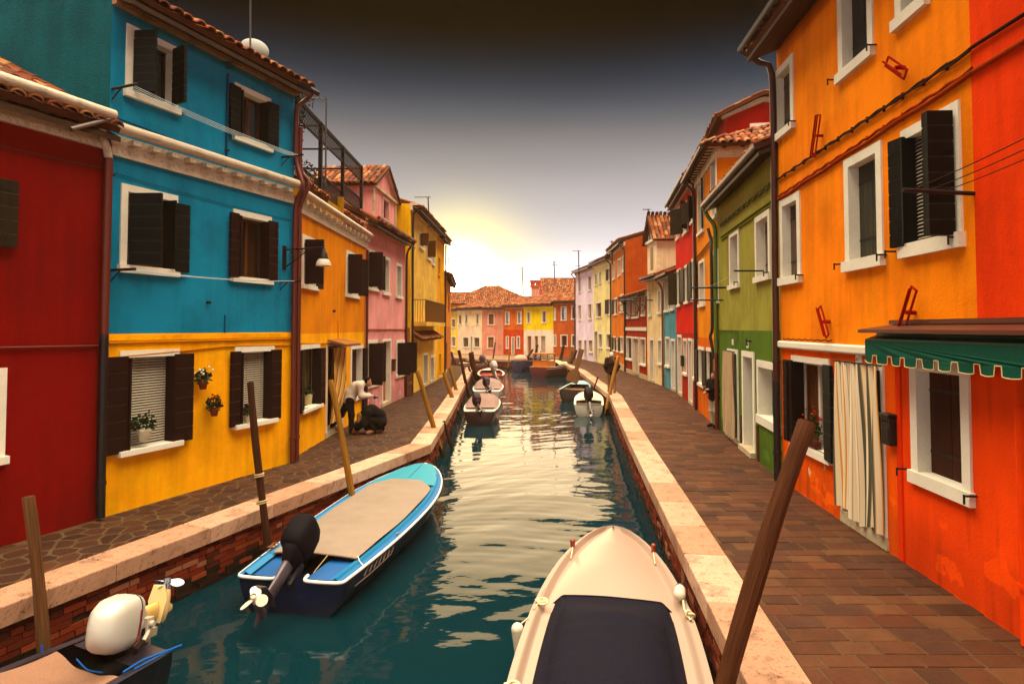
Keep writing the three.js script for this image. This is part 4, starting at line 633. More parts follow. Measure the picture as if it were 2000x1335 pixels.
  for (let j = 0; j <= ny; j++) for (let i = 0; i <= nx; i++) { const t = i / nx, s = j / ny, hem = 0.23 + 0.05 * Math.sin(t * 9) - 0.06 * t; pos.push(cw * t + 0.012 * Math.sin(s * 5 + t * 30), h1 - (h1 - hem) * s, 0.05 + (0.028 + 0.02 * s) * Math.sin(t * 34 + Math.sin(s * 2.2) * 1.3) + 0.02 * Math.sin(t * 13 + s * 3)); uv.push(t, s); if (i && j) { const q = j * (nx + 1) + i; idx.push(q, q - 1, q - nx - 2, q, q - nx - 2, q - nx - 1); } }
  part(cu, 'cloth', geo(pos, idx, uv), mat('striped cloth', C('#ffffff', 0.82), { map: T_st, side: THREE.DoubleSide, roughness: 0.92 }));
  part(cu, 'rod', rod(V(-0.03, h1 + 0.01, 0.06), V(cw + 0.08, h1 + 0.01, 0.06), 0.012), M.iron);
  for (let i = 0; i < 9; i++) part(cu, 'ring', new THREE.TorusGeometry(0.02, 0.004, 5, 10).rotateY(Math.PI / 2).translate(0.03 + i * cw / 8.2, h1, 0.06), M.iron);
  // mailbox
  const [mu, mv] = f.loc(1737, 838, 0.06);
  const mb = thing('mailbox', 'black metal mailbox beside the striped curtain on orange wall', 'mailbox', f.at(mu, mv - 0.19, 0), f.turn);
  part(mb, 'box', rbox(0.2, 0.34, 0.1, 0.012, 0, 0.17, 0.056), metal('#15100e', 0.6)); part(mb, 'lid', rbox(0.22, 0.05, 0.13, 0.012, 0, 0.36, 0.066), metal('#1c1614', 0.6)); part(mb, 'slot', bx(0.14, 0.014, 0.004, 0, 0.29, 0.108), DARK); part(mb, 'door_plate', rbox(0.15, 0.16, 0.008, 0.003, 0, 0.13, 0.108), metal('#0e0b0a', 0.6));
  // flowers behind the grille
  const fl = thing('flower_box', 'window box of red geraniums behind the wrought iron grille', 'flower box', f.at((g.a + g.b) / 2, g.c + 0.01, 0.0), f.turn);
  part(fl, 'trough', rbox(0.42, 0.12, 0.11, 0.015, 0, 0.062, -0.02), plain('#6a2a12', 0.6));
  plantAt(fl, 0, 0.12, -0.02, 0.4, 0.5, 60, 31, '#2c4418', '#c01808', 16);
  // awning over the next window
  const [au0, av] = f.loc(1734, 655, 0.1), au1 = W + 1.6;
  const aw = thing('awning', 'green awning with scalloped valance under a brown hood', 'awning', f.at(au0 - 0.02, 0, 0), f.turn);
  const Lw = au1 - au0, yv = f.v(1734, 662, 0.35);
  part(aw, 'hood', [plate(new THREE.Shape([[0, 0], [0.42, -0.06], [0.42, -0.1], [0.02, -0.06]].map((p) => new THREE.Vector2(...p))), 0, Lw + 0.1).rotateY(-Math.PI / 2).translate(Lw + 0.05, yv + 0.17, 0.0), bx(Lw + 0.06, 0.05, 0.05, Lw / 2, yv + 0.2, 0.03)], metal('#6a3220', 0.6));
  part(aw, 'canvas_roll', [rod(V(0.02, yv + 0.03, 0.17), V(Lw, yv + 0.03, 0.17), 0.07, 0.07, 14), bx(Lw, 0.04, 0.05, Lw / 2, yv - 0.02, 0.33), plate(new THREE.Shape([[0.12, 0.08], [0.34, 0.0], [0.34, -0.012], [0.12, 0.06]].map((p) => new THREE.Vector2(...p))), 0, Lw).rotateY(-Math.PI / 2).translate(Lw, yv, 0.0)], metal('#0c5a44', 0.5));
  const sh = new THREE.Shape(); sh.moveTo(0, 0); const nS = Math.round(Lw / 0.29); sh.lineTo(0, -0.25);
  for (let i = 0; i < nS; i++) { const x = i * 0.29, lo2 = -0.27; if (i) { sh.lineTo(x, lo2); } sh.quadraticCurveTo(x + 0.1, lo2 - 0.02, x + 0.19, lo2); sh.lineTo(x + 0.2, lo2 + 0.09); sh.lineTo(x + 0.28, lo2 + 0.09); } sh.lineTo(nS * 0.29, 0);
  const vg = plate(sh, 0, 0.006); const pv2 = vg.attributes.position; for (let i = 0; i < pv2.count; i++) pv2.setZ(i, pv2.getZ(i) + 0.355 - 0.05 * pv2.getY(i) * Math.sin(pv2.getX(i) * 9)); vg.translate(0, yv - 0.02, 0); vg.computeVertexNormals();
  part(aw, 'valance', vg, M.awn = mat('awning canvas', C('#046a54', 0.46), { map: T_cloth, bumpMap: T_clothBump, bumpScale: 0.01, roughness: 0.85 }));
  const trim = []; let px0 = null; sh.getPoints(6).forEach((p, i, a2) => { if (i > 0 && i < a2.length - 1 && px0) { const P = V(p.x, yv - 0.02 + p.y, 0.363 - 0.05 * p.y * Math.sin(p.x * 9)), Q = V(px0.x, yv - 0.02 + px0.y, 0.363 - 0.05 * px0.y * Math.sin(px0.x * 9)); if (P.distanceTo(Q) > 0.004 && (p.y < -0.1 && px0.y < -0.1)) trim.push(rod(Q, P, 0.005, 0.005, 5)); } px0 = p; });
  part(aw, 'piping', trim, plain('#e8c48a', 0.8));
  // the red house further right
  const B2 = B.clone().addScaledVector(f.u, 3.4), f2 = facade(B, B2), r2 = plaster('#f04c00', 0.74);
  rightWalls.push(f2);
  const H2 = HredR = house('red orange house at the right edge behind the awning', B, B2, { top: H.top - 0.15, bands: [{ m: plaster('#f65600', 0.84, 'base'), to: split - 0.05 }, { m: r2 }], D: 8 });
  build(H2); gableRoof(H2, { over: 0.5, rise: 1.6 });
  downpipe(H2, [[0.12 + f2.u_(1985), split - 0.4, 0.06], [0.12 + f2.u_(1985), 1, 0.06], [0.12 + f2.u_(1985), 0.02, 0.06]], 0.05, plaster('#f65200', 0.78));
  const [lu, lv] = f.loc(1893, 378, 0.05);
  part(H2.o, 'line_bracket', rod(V(lu - W, lv, 0), V(lu - W + 0.12, lv + 0.02, 0.75), 0.022), M.iron);
  for (let i = 0; i < 3; i++) cable(H2, sag(lu - W + 0.04 * i, lv + 0.02, 3, lv + 0.25, 0.3 + 0.18 * i, 0.05), 0.005, plain('#3a1a10', 0.7), 'washing_line');
  { const [ua, va] = f.loc(1905, 92), [ub, vb] = f.loc(1990, 35); cable(H2, sag(ua - W, va, 3, va, 0.03, 0.02), 0.02, dk); cable(H2, sag(ua - W, va - 0.25, 3, va - 0.25, 0.03, 0.0), 0.025, OC); }
}
{ // green house
  const A = gnd(1406, 838), B = gnd(1530, 938.5), f = facade(A, B), W = f.W;
  rightWalls.push(f);
  const split = f.v(1470, 645), top = f.v(1500, 268, 0.3), up = plaster('#aaa24c', 0.62), lo = plaster('#66822c', 0.6, 'base');
  const H = house('green house, pale above and darker below, with closed green shutters', A, B, { top: top + 0.1, bands: [{ to: split, m: lo, label: 'darker green ground floor wall' }, { m: up, label: 'pale green upper wall' }], D: 7 });
  const a = win(H, [1425.5, 457, 1446, 561], { kind: 'closed', wood: '#8c7a66', ft: 0.12, sill: 0.11 }), b = win(H, [1476, 426, 1507, 545], { kind: 'closed', wood: '#8c7a66', ft: 0.12, sill: 0.12 });
  const c = win(H, [1422, 680, 1444.5, 850], { door: true, kind: 'door', wood: '#4a5a2a', ft: 0.1 }), d = win(H, [1450.5, 684, 1477, 880], { door: true, kind: 'closed', wood: '#5a7a2c', ft: 0.13, R: 0.24, leaves: 1, boards: 3, stepOut: 0.12 });
  const e = win(H, [1480, 702, 1527, 850], { kind: 'closed', wood: '#5a7a2c', ft: 0.14, fs: 0.12, R: 0.26, sill: 0.17, proud: 0.05 });
  build(H);
  for (const w of [a, b]) STAY(H, w.u1 - 0.06, w.c + 0.02);
  H.top += 0.05; gableRoof(H, { over: 0.35, rise: 1.3, singles: 1 });
  gutter(H, -0.1, W, H.top - 0.14, 0.36, 0.085, metal('#5a2a10', 0.5)); part(H.o, 'cornice', span(0, W, H.top - 0.14, H.top - 0.02, -0.02, 0.24), paintWood('#4a2410', 0.6));
  const GP = metal('#6f8a24', 0.6, 0.6);
  downpipe(H, [[-0.03, H.top - 0.2, 0.36], [0.02, H.top - 0.5, 0.25], [0.06, H.top - 0.8, 0.08], [0.06, 4, 0.08], [0.06, f.v(1410, 700), 0.08]], 0.055, GP);
  downpipe(H, [[0.06, f.v(1410, 690), 0.08], [0.06, 0.6, 0.08], [0.06, 0.02, 0.08]], 0.058, metal('#7a2c10', 0.55));
  downpipe(H, [[-0.3, f.v(1395, 448), 0.2], [-0.2, f.v(1395, 470), 0.14], [-0.06, f.v(1400, 500), 0.16], [-0.06, f.v(1400, 640), 0.16], [-0.16, f.v(1396, 655), 0.2], [-0.06, f.v(1400, 680), 0.16], [-0.06, f.v(1400, 700), 0.12]], 0.045, PIPE_BROWN);
  const cm = plain('#5a5a20', 0.6), [ua, va] = f.loc(1410, 441), [ub, vb] = f.loc(1512, 358);
  const pts = [], pts2 = []; for (let i = 0; i <= 40; i++) { const t = i / 40; pts.push([ua + (ub - ua) * t, va + (vb - va) * t + 0.05 * Math.sin(i * 1.5), 0.04]); pts2.push([ua + (ub - ua) * t, va + (vb - va) * t - 0.05 * Math.sin(i * 1.5), 0.05]); }
  cable(H, pts, 0.016, cm); cable(H, pts2, 0.014, cm);
  cable(H, sag(ua, va - 0.3, ub, va - 0.3, 0.03, 0), 0.03, plaster('#8f9430', 0.6), 'conduit'); cable(H, sag(ua, va - 0.38, ub, va - 0.38, 0.025, 0), 0.018, plaster('#8f9430', 0.6), 'conduit');
  cable(H, [[0.15, split - 0.02, 0.02], [f.u_(1442), split - 0.03, 0.02], [f.u_(1442), split - 0.3, 0.02]], 0.007, plaster('#5a6a20', 0.5), 'conduit');
  for (const [px, py] of [[1433, 668], [1462, 673]]) { const [u, v] = f.loc(px, py); part(H.o, 'number_plaque', rbox(0.11, 0.14, 0.03, 0.006, u, v, 0.016), WHITE); }
  { const [u, v] = f.loc(1468, 666); part(H.o, 'wall_hook', [rod(V(u, v, 0), V(u, v, 0.12), 0.02), rod(V(u, v + 0.05, 0.11), V(u + 0.05, v - 0.1, 0.11), 0.02)], M.iron); }
  const [lu, lv] = f.loc(1484, 528, 0.1); part(H.o, 'line_bracket', rod(V(lu - 0.1, lv, 0.0), V(lu, lv, 0.6), 0.018), M.iron); part(H.o, 'line_bracket', rod(V(f.u_(1420), lv - 0.1, 0), V(f.u_(1420), lv - 0.1, 0.6), 0.016), M.iron);
  cable(H, sag(f.u_(1420), lv - 0.1, lu, lv, 0.55, 0.05), 0.004, plain('#c8c8a8', 0.7), 'washing_line');
  const BR = paintWood('#7a4a22', 0.6);
  for (const [px, h] of [[1447, 0.75], [1478.5, 0.75]]) { const u = f.u_(px); part(H.o, 'skirting_strip', span(u - 0.05, u + 0.05, 0, h, -0.01, 0.035), BR); }
  const cu = thing('door_curtain', 'plain beige curtain hanging in the green house doorway', 'curtain', f.at(c.u0, 0, 0.04), f.turn);
  const pos = [], idx = [], uv = [], nx = 60, ny = 20, cw = c.u1 - c.u0, h1 = c.d + 0.04;
  for (let j = 0; j <= ny; j++) for (let i = 0; i <= nx; i++) { const t = i / nx, s = j / ny; pos.push(cw * (0.0 + t * 0.96) , h1 - (h1 - 0.14) * s, 0.06 + (0.045 + 0.02 * s) * Math.sin(t * 27 + s * 1.5) + 0.03 * s * Math.sin(t * 9 + s * 4)); uv.push(t, s * 2); if (i && j) { const q = j * (nx + 1) + i; idx.push(q, q - 1, q - nx - 2, q, q - nx - 2, q - nx - 1); } }
  part(cu, 'cloth', geo(pos, idx, uv), mat('beige cloth', C('#d8b48a', 0.72), { map: T_cloth, side: THREE.DoubleSide, roughness: 0.92 })); part(cu, 'rod', rod(V(-0.02, h1 + 0.01, 0.05), V(cw + 0.02, h1 + 0.01, 0.05), 0.012), M.iron);
}
// a quick way to write the many smaller house fronts: windows are [x0, y0, x1, y1, options]
function front(label, A, B, o) {
  const f = facade(A, B);
  const H = house(label, A, B, { top: f.v(...o.top), bands: o.bands.map((b) => ({ ...b, to: b.px ? f.v(...b.px) : undefined })), sideMat: o.side, D: o.D ?? 6.5, name: o.name });
  const made = (o.wins ?? []).map((w) => { const W = win(H, w.slice(0, 4), { kind: 'closed', wood: o.wood ?? '#8a5a30', ft: 0.1, R: 0.15, boards: 2, ...(w[4] ?? {}) }); return W; });
  build(H);
  (o.wins ?? []).forEach((w, i) => { const W = made[i], s = w[5]; if (s) { const m = s.m ?? SHUTB; if (s.l) leaf(H, W.a, W.c, W.d, s.l, -1, s.al ?? 0.1, m, s.n ?? 6, false); if (s.r) leaf(H, W.b, W.c, W.d, s.r, 1, s.ar ?? 0.1, m, s.n ?? 6, false); } });
  if (o.roof !== null) { const r = o.roof ?? {}; H.top += r.lift ?? 0.15; gableRoof(H, { over: 0.4, rise: 1.3, singles: 0, ...r }); part(H.o, 'cornice', [span(0, H.W, H.top - 0.3, H.top - 0.05, -0.02, 0.1)], r.cm ?? CORN); gutter(H, 0, H.W, H.top - 0.14, 0.42, 0.06, r.gm ?? PIPE_BROWN); }
  if (o.pipe) { const u = o.pipe === 'l' ? 0.06 : H.W - 0.06; downpipe(H, [[u, H.top - 0.15, 0.42], [u, H.top - 0.5, 0.15], [u, H.top - 0.8, 0.07], [u, 2.5, 0.07], [u, 0.02, 0.07]], 0.05, o.pm ?? PIPE_BROWN); }
  return H;
}
const DOOR = { door: true, kind: 'door', ft: 0.1 };
{ // orange house with hipped roof end
  const A = gnd(1364, 801), B = gnd(1405, 837), f = facade(A, B); rightWalls.push(f);
  const m = plaster('#f29a00', 0.7), top = f.v(1380, 338);
  const H = front('tall orange house between the green and the red one', A, B, { top: [1380, 338], bands: [{ px: [1385, 660], m: plaster('#e87a08', 0.64), label: 'ground floor wall' }, { m }], D: 5, roof: null,
    wins: [[1363.5, 358, 1376, 452, { kind: 'glass' }, { m: SHUTB, r: 0.12, ar: 0.1 }], [1389, 312, 1401, 424], [1366, 511, 1378, 598], [1393.5, 492, 1405, 592], [1365, 676, 1377, 758, { kind: 'closed', wood: '#4a3a1c' }, { l: 0.3, r: 0.3 }], [1381, 678, 1393, 766, { kind: 'closed', wood: '#4a3a1c' }, { l: 0.3, r: 0.25 }], [1396.5, 682, 1405, 830, { ...DOOR, kind: 'open', ft: 0.06 }]] });
  const e = top + 0.42, W = H.W, ov = 0.4;
  part(H.o, 'hallway', span(W - 1.4, W - 0.1, 0, 2.7, -1.9, -1.8), plain('#a8703a', 0.6));
  part(H.o, 'cornice', [span(0, W + 0.03, top, top + 0.3, -0.02, 0.06), span(W, W + 0.06, top, top + 0.3, -5, -0.02), span(0, W + 0.28, top + 0.3, top + 0.34, -5, 0.3)], stone('#f0dcb8', 0.7));
  const P = (x, y, z) => V(x, y, z), rise = 1.2;
  tiledSlope(H.o, P(-0.05, e - 0.1, ov), P(W + ov, e - 0.1, ov), P(-0.05, e + rise, -2.5), P(W - 2.2, e + rise, -2.5), 2);
  tiledSlope(H.o, P(W + ov, e - 0.1, ov), P(W + ov, e - 0.1, -5.4), P(W - 2.2, e + rise, -2.5), P(W - 2.2, e + rise, -2.51), 5);
  tiledSlope(H.o, P(W + ov, e - 0.1, -5.4), P(-0.05, e - 0.1, -5.4), P(W - 2.2, e + rise, -2.5), P(-0.05, e + rise, -2.5), 0);
  for (let i = 0; i < 12; i++) part(H.o, 'rafter_end', bx(0.1, 0.1, 0.34, 0.15 + i * (W - 0.2) / 11, e - 0.09, 0.2), paintWood('#4a2612', 0.6));
  for (let i = 0; i < 10; i++) part(H.o, 'rafter_end', bx(0.34, 0.1, 0.1, W + 0.2, e - 0.09, -0.2 - i * 0.5), paintWood('#4a2612', 0.6));
  gutter(H, -0.05, W + ov, e - 0.16, ov + 0.05, 0.06, PIPE_DARK);
  downpipe(H, [[0.02, e - 0.2, ov], [0.02, e - 0.6, 0.1], [0.02, 5, 0.07], [0.02, f.v(1364, 680), 0.07]], 0.045, PIPE_BROWN);
  const c1 = plain('#8a5a10', 0.6); cable(H, sag(0.2, f.v(1366, 500), W, f.v(1404, 452), 0.03, 0.02, 12), 0.022, c1); cable(H, sag(0.2, f.v(1366, 508), W, f.v(1404, 462), 0.03, 0.02, 12), 0.014, c1);
  for (const [px, py] of [[1390, 586], [1393, 562]]) { const [u, v] = f.loc(px, py, 0.3); part(H.o, 'line_bracket', rod(V(u, v, 0), V(u + 0.1, v, 0.9), 0.02), M.iron); }
  // red house rising behind it
  const A2 = atZ(1422, 640, 22).setY(0), B2 = V(12.5, 0, -21.2), f2 = facade(A2, B2), rd = plaster('#a80c04', 0.6);
  const e2 = f2.v(1424, 222), r2 = f2.v(1496, 190), u2 = f2.u_(1496), W2 = f2.W;
  const H2 = house('dark red house top rising behind the hipped roof', A2, B2, { top: e2, bands: [{ m: rd }], D: 4 });
  build(H2);
  part(H2.o, 'gable', plate(new THREE.Shape([[0, e2], [W2, e2], [W2, r2 - 0.3], [u2, r2]].map((q) => new THREE.Vector2(...q))), -0.3, 0), rd);
  const bar = (x0, y0, x1, y1, h, z) => { const g = bx(Math.hypot(x1 - x0, y1 - y0), h, z); g.rotateZ(Math.atan2(y1 - y0, x1 - x0)); return g.translate((x0 + x1) / 2, (y0 + y1) / 2, 0.02); };
  part(H2.o, 'cornice', [bar(-0.15, e2 - 0.12, u2, r2 - 0.09, 0.18, 0.16), bar(u2, r2 - 0.09, W2, r2 - 0.42, 0.18, 0.16)], stone('#e4cdb0', 0.6));
  tiledSlope(H2.o, V(-0.35, e2 - 0.1, -4), V(-0.35, e2 - 0.1, 0.3), V(u2, r2 + 0.12, -4), V(u2, r2 + 0.12, 0.3), 2);
  tiledSlope(H2.o, V(W2, r2 - 0.2, 0.3), V(W2, r2 - 0.2, -4), V(u2, r2 + 0.12, 0.3), V(u2, r2 + 0.12, -4), 0);
  part(H2.o, 'window_lintel', span(f2.u_(1470), W2 - 0.3, f2.v(1480, 244) - 0.08, f2.v(1480, 244) + 0.06, -0.02, 0.04), WHITE);
}
{ // red house with brown shutters
  const A = gnd(1322.5, 766.5), B = gnd(1364, 801), f = facade(A, B); rightWalls.push(f);
  const H = front('red house with rows of brown shutters and white doorways', A, B, { top: [1330, 386], bands: [{ px: [1340, 650], m: plaster('#c0330c', 0.62, true), label: 'worn red ground floor wall' }, { m: plaster('#e02a08', 0.68) }], wood: '#a88a60', roof: { over: 0.35, cm: CORN },
    wins: [[1321.5, 408, 1328, 465, { wood: '#c8b890' }], [1335, 402, 1345, 452, { kind: 'glass' }, { l: 0.55, r: 0.55, al: 0.9, ar: 0.5 }], [1350, 388, 1358, 432, { kind: 'glass' }, { l: 0.5, r: 0.4, ar: 0.6, al: 0.5 }], [1323, 528, 1331, 598, { kind: 'glass' }, { l: 0.5, r: 0.5, al: 0.6 }], [1338, 519, 1347, 592, { kind: 'glass' }, { l: 0.6, r: 0.55 }], [1352, 506, 1361, 587, { kind: 'glass' }, { l: 0.5, r: 0.5 }],
      [1324, 653, 1333, 766, { ...DOOR, wood: '#e8c8a0' }], [1335, 660, 1343, 735, { wood: '#d8b890' }], [1345, 660, 1354, 785, { ...DOOR, wood: '#d89a58' }], [1355, 662, 1363, 745, { wood: '#d8b890' }]], pipe: 'r' });
  const [u, v] = f.loc(1331, 705, 0.1); const mb = thing('mailbox', 'dark green mailbox beside the white door of the red house', 'mailbox', f.at(u, v - 0.2, 0), f.turn); part(mb, 'box', rbox(0.25, 0.38, 0.12, 0.01, 0, 0.19, 0.065), metal('#24401c', 0.5)); part(mb, 'lid', rbox(0.27, 0.05, 0.14, 0.01, 0, 0.4, 0.07), metal('#1c3016', 0.5));
}
{ // blue-grey house
  const A = gnd(1297.5, 754), B = gnd(1322.5, 766.5), f = facade(A, B); rightWalls.push(f);
  front('narrow pale blue house with white framed windows', A, B, { top: [1310, 538], bands: [{ m: plaster('#6ca8b4', 0.55) }], wood: '#c08a3a', roof: { over: 0.35, rise: 1.0 }, wins: [[1298.3, 545, 1307.5, 609], [1309.5, 539, 1318, 606], [1300.5, 657, 1309, 719], [1311, 661, 1320, 758, { ...DOOR, wood: '#ecd0a8' }]], pipe: 'l', pm: metal('#a05a1c', 0.6) });
}
{ // cream house with a dormer
  const A = gnd(1265, 742.5), B = gnd(1297.5, 754), f = facade(A, B); rightWalls.push(f);
  const cr = plaster('#f0d8a8', 0.72), H = front('cream house with a white gabled dormer and tiled roof', A, B, { top: [1280, 541], bands: [{ m: cr }], wood: '#b89058', roof: { over: 0.4, rise: 1.1, singles: 1 }, wins: [[1267, 571, 1273.5, 618], [1284.5, 565, 1292, 613], [1269.5, 660, 1278.5, 742, { ...DOOR, wood: '#d8a868' }], [1285.5, 661, 1293.5, 714]] });
  const dz = -0.3, [x0, yb] = f.loc(1265, 540, dz), [x1] = f.loc(1283, 535, dz), ye = f.v(1276, 470, dz), ya = ye + 1.25, cx = (x0 + x1) / 2, y0 = H.top - 0.1, dm = grp(H.o, 'dormer'), D2 = 4.2;
  part(dm, 'wall', [plate(new THREE.Shape([[x0, y0], [x1, y0], [x1, ye], [cx, ya], [x0, ye]].map((p) => new THREE.Vector2(...p))), dz - 0.2, dz), span(x1 - 0.2, x1 - 0.001, y0, ye, -D2, dz - 0.2), span(x0 + 0.001, x0 + 0.2, y0, ye, -D2, dz - 0.2)], plaster('#f2dcb8', 0.74));
  part(dm, 'shutter_panel', span(cx - 0.28, cx + 0.28, y0 + 0.5, ye - 0.3, dz, dz + 0.02), paintWood('#c88a48', 0.7)); part(dm, 'cornice', span(x0 - 0.1, x1 + 0.1, ye - 0.06, ye + 0.08, dz - 0.02, dz + 0.12), WHITE);
  part(dm, 'side_shutter', span(x1, x1 + 0.03, ye - 1.05, ye - 0.1, -2.9, -1.6), paintWood('#7a6a18', 0.6));
  tiledSlope(H.o, V(x1 + 0.25, ye - 0.05, dz + 0.25), V(x1 + 0.25, ye - 0.05, -D2), V(cx, ya + 0.1, dz + 0.25), V(cx, ya + 0.1, -D2), 5, 0.22, 'dormer_roof'); tiledSlope(H.o, V(x0 - 0.25, ye - 0.05, -D2), V(x0 - 0.25, ye - 0.05, dz + 0.25), V(cx, ya + 0.1, -D2), V(cx, ya + 0.1, dz + 0.25), 0, 0.22, 'dormer_roof');
  const [u, v] = f.loc(1268, 586, 0.2), sg = thing('hanging_sign', 'wrought iron hanging sign bracket with scrolls on cream house', 'sign', f.at(u, v, 0), f.turn);
  part(sg, 'arm', [rod(V(0, 0, 0), V(0, 0, 2.0), 0.03)], M.iron); part(sg, 'scroll', [new THREE.TorusGeometry(0.35, 0.025, 6, 20).rotateY(Math.PI / 2).translate(0, -0.45, 1.1), new THREE.TorusGeometry(0.18, 0.02, 6, 16).rotateY(Math.PI / 2).translate(0, -0.4, 1.6), new THREE.TorusGeometry(0.18, 0.02, 6, 16).rotateY(Math.PI / 2).translate(0, -0.4, 0.6)], M.iron);
}
{ // brick red house
  const A = gnd(1223, 726), B = gnd(1265, 742.5), f = facade(A, B); rightWalls.push(f);
  const m = plaster('#b03a10', 0.6);
  const H = front('brick red house with pale shop fronts and tiled eaves', A, B, { top: [1243, 577], bands: [{ m }], wood: '#c89048', roof: { over: 0.5, rise: 1.0 }, wins: [[1224.5, 582, 1231, 622, { kind: 'glass' }], [1235, 574, 1248.5, 621, { wood: '#d8a050' }], [1253, 569, 1260.5, 617], [1223.5, 656, 1235, 705, { wood: '#5a3018' }], [1236, 657, 1249, 735, { ...DOOR, wood: '#e8c490' }], [1250, 658, 1262, 716, { wood: '#d8a870' }]], pipe: 'l' });
  part(H.o, 'string_course', span(0.1, f.W - 0.1, f.v(1243, 642) - 0.1, f.v(1243, 642) + 0.1, -0.01, 0.05), WHITE); part(H.o, 'plinth', span(0, f.W, 0.0, 0.25, -0.01, 0.03), stone('#e8c898', 0.6));
}
{ // tall orange house with bare side wall
  const A = gnd(1195.5, 714), B = gnd(1223, 726), f = facade(A, B); rightWalls.push(f);
  const H = front('tall orange house with a bare rendered side wall', A, B, { top: [1208, 489], bands: [{ m: plaster('#e88a30', 0.68) }], side: plaster('#d06018', 0.62, true), wood: '#e8b070', D: 9, roof: { over: 0.4, rise: 1.3, lift: 0.25 }, wins: [[1197, 513, 1202, 545, { wood: '#f0c080' }], [1207.5, 506, 1213.5, 538, { wood: '#f0c080' }], [1216, 500, 1220.5, 530, { wood: '#f0c080' }], [1200, 582, 1206, 615, { kind: 'glass' }, { l: 0.6, r: 0.1 }], [1212, 575, 1220, 610, { kind: 'glass' }, { r: 0.9 }], [1199, 656, 1203, 686, { kind: 'glass' }, { l: 0.4, r: 0.3 }], [1205, 660, 1210, 688, {}], [1212, 656, 1218, 690, { kind: 'glass' }, { l: 0.5 }]], pipe: 'r' });
  part(H.o, 'plinth', span(0, f.W, 0.0, 0.4, -0.01, 0.03), stone('#f0d0a0', 0.6));
}
{ // pale yellow, lavender
  const A = gnd(1159.5, 706), B = gnd(1195.5, 714), f = facade(A, B); rightWalls.push(f);
  front('pale yellow house with brown shutters near the canal bend', A, B, { top: [1178, 513], bands: [{ m: plaster('#f2e2a0', 0.75) }], wood: '#a87048', roof: { over: 0.4, lift: 0.2 }, wins: [[1162, 534, 1167, 557], [1170.5, 530, 1175, 554], [1188, 523, 1193, 549, {}, { l: 0.4 }], [1164.5, 590, 1175.5, 620, { wood: '#6a3a20' }], [1189, 582, 1194, 615, {}, { l: 0.7 }], [1161, 645, 1168, 706, { ...DOOR, wood: '#d8a058' }], [1169.5, 650, 1176.5, 681, { wood: '#6a3a20' }], [1184.5, 650, 1194, 682, { wood: '#6a3a20' }]], pipe: 'r' });
  const A2 = gnd(1124.5, 699), f2 = facade(A2, A); rightWalls.push(f2);
  front('lavender white house at the canal bend beyond the pale yellow one', A2, A, { top: [1142, 530], bands: [{ m: plaster('#ecd8e4', 0.78) }], wood: '#c08060', roof: { over: 0.4, lift: 0.2, gm: PIPE_RED }, wins: [[1129.5, 543, 1135, 571], [1149, 538, 1155.5, 567], [1129.5, 594, 1135.5, 626], [1149, 592, 1156, 624], [1129.5, 662, 1137, 699, { ...DOOR, wood: '#e8c0a0' }], [1141, 662, 1146.5, 701, { ...DOOR, wood: '#b86a3a' }], [1149.5, 662, 1158, 690, { wood: '#e8b890' }]], pipe: 'l' });
}
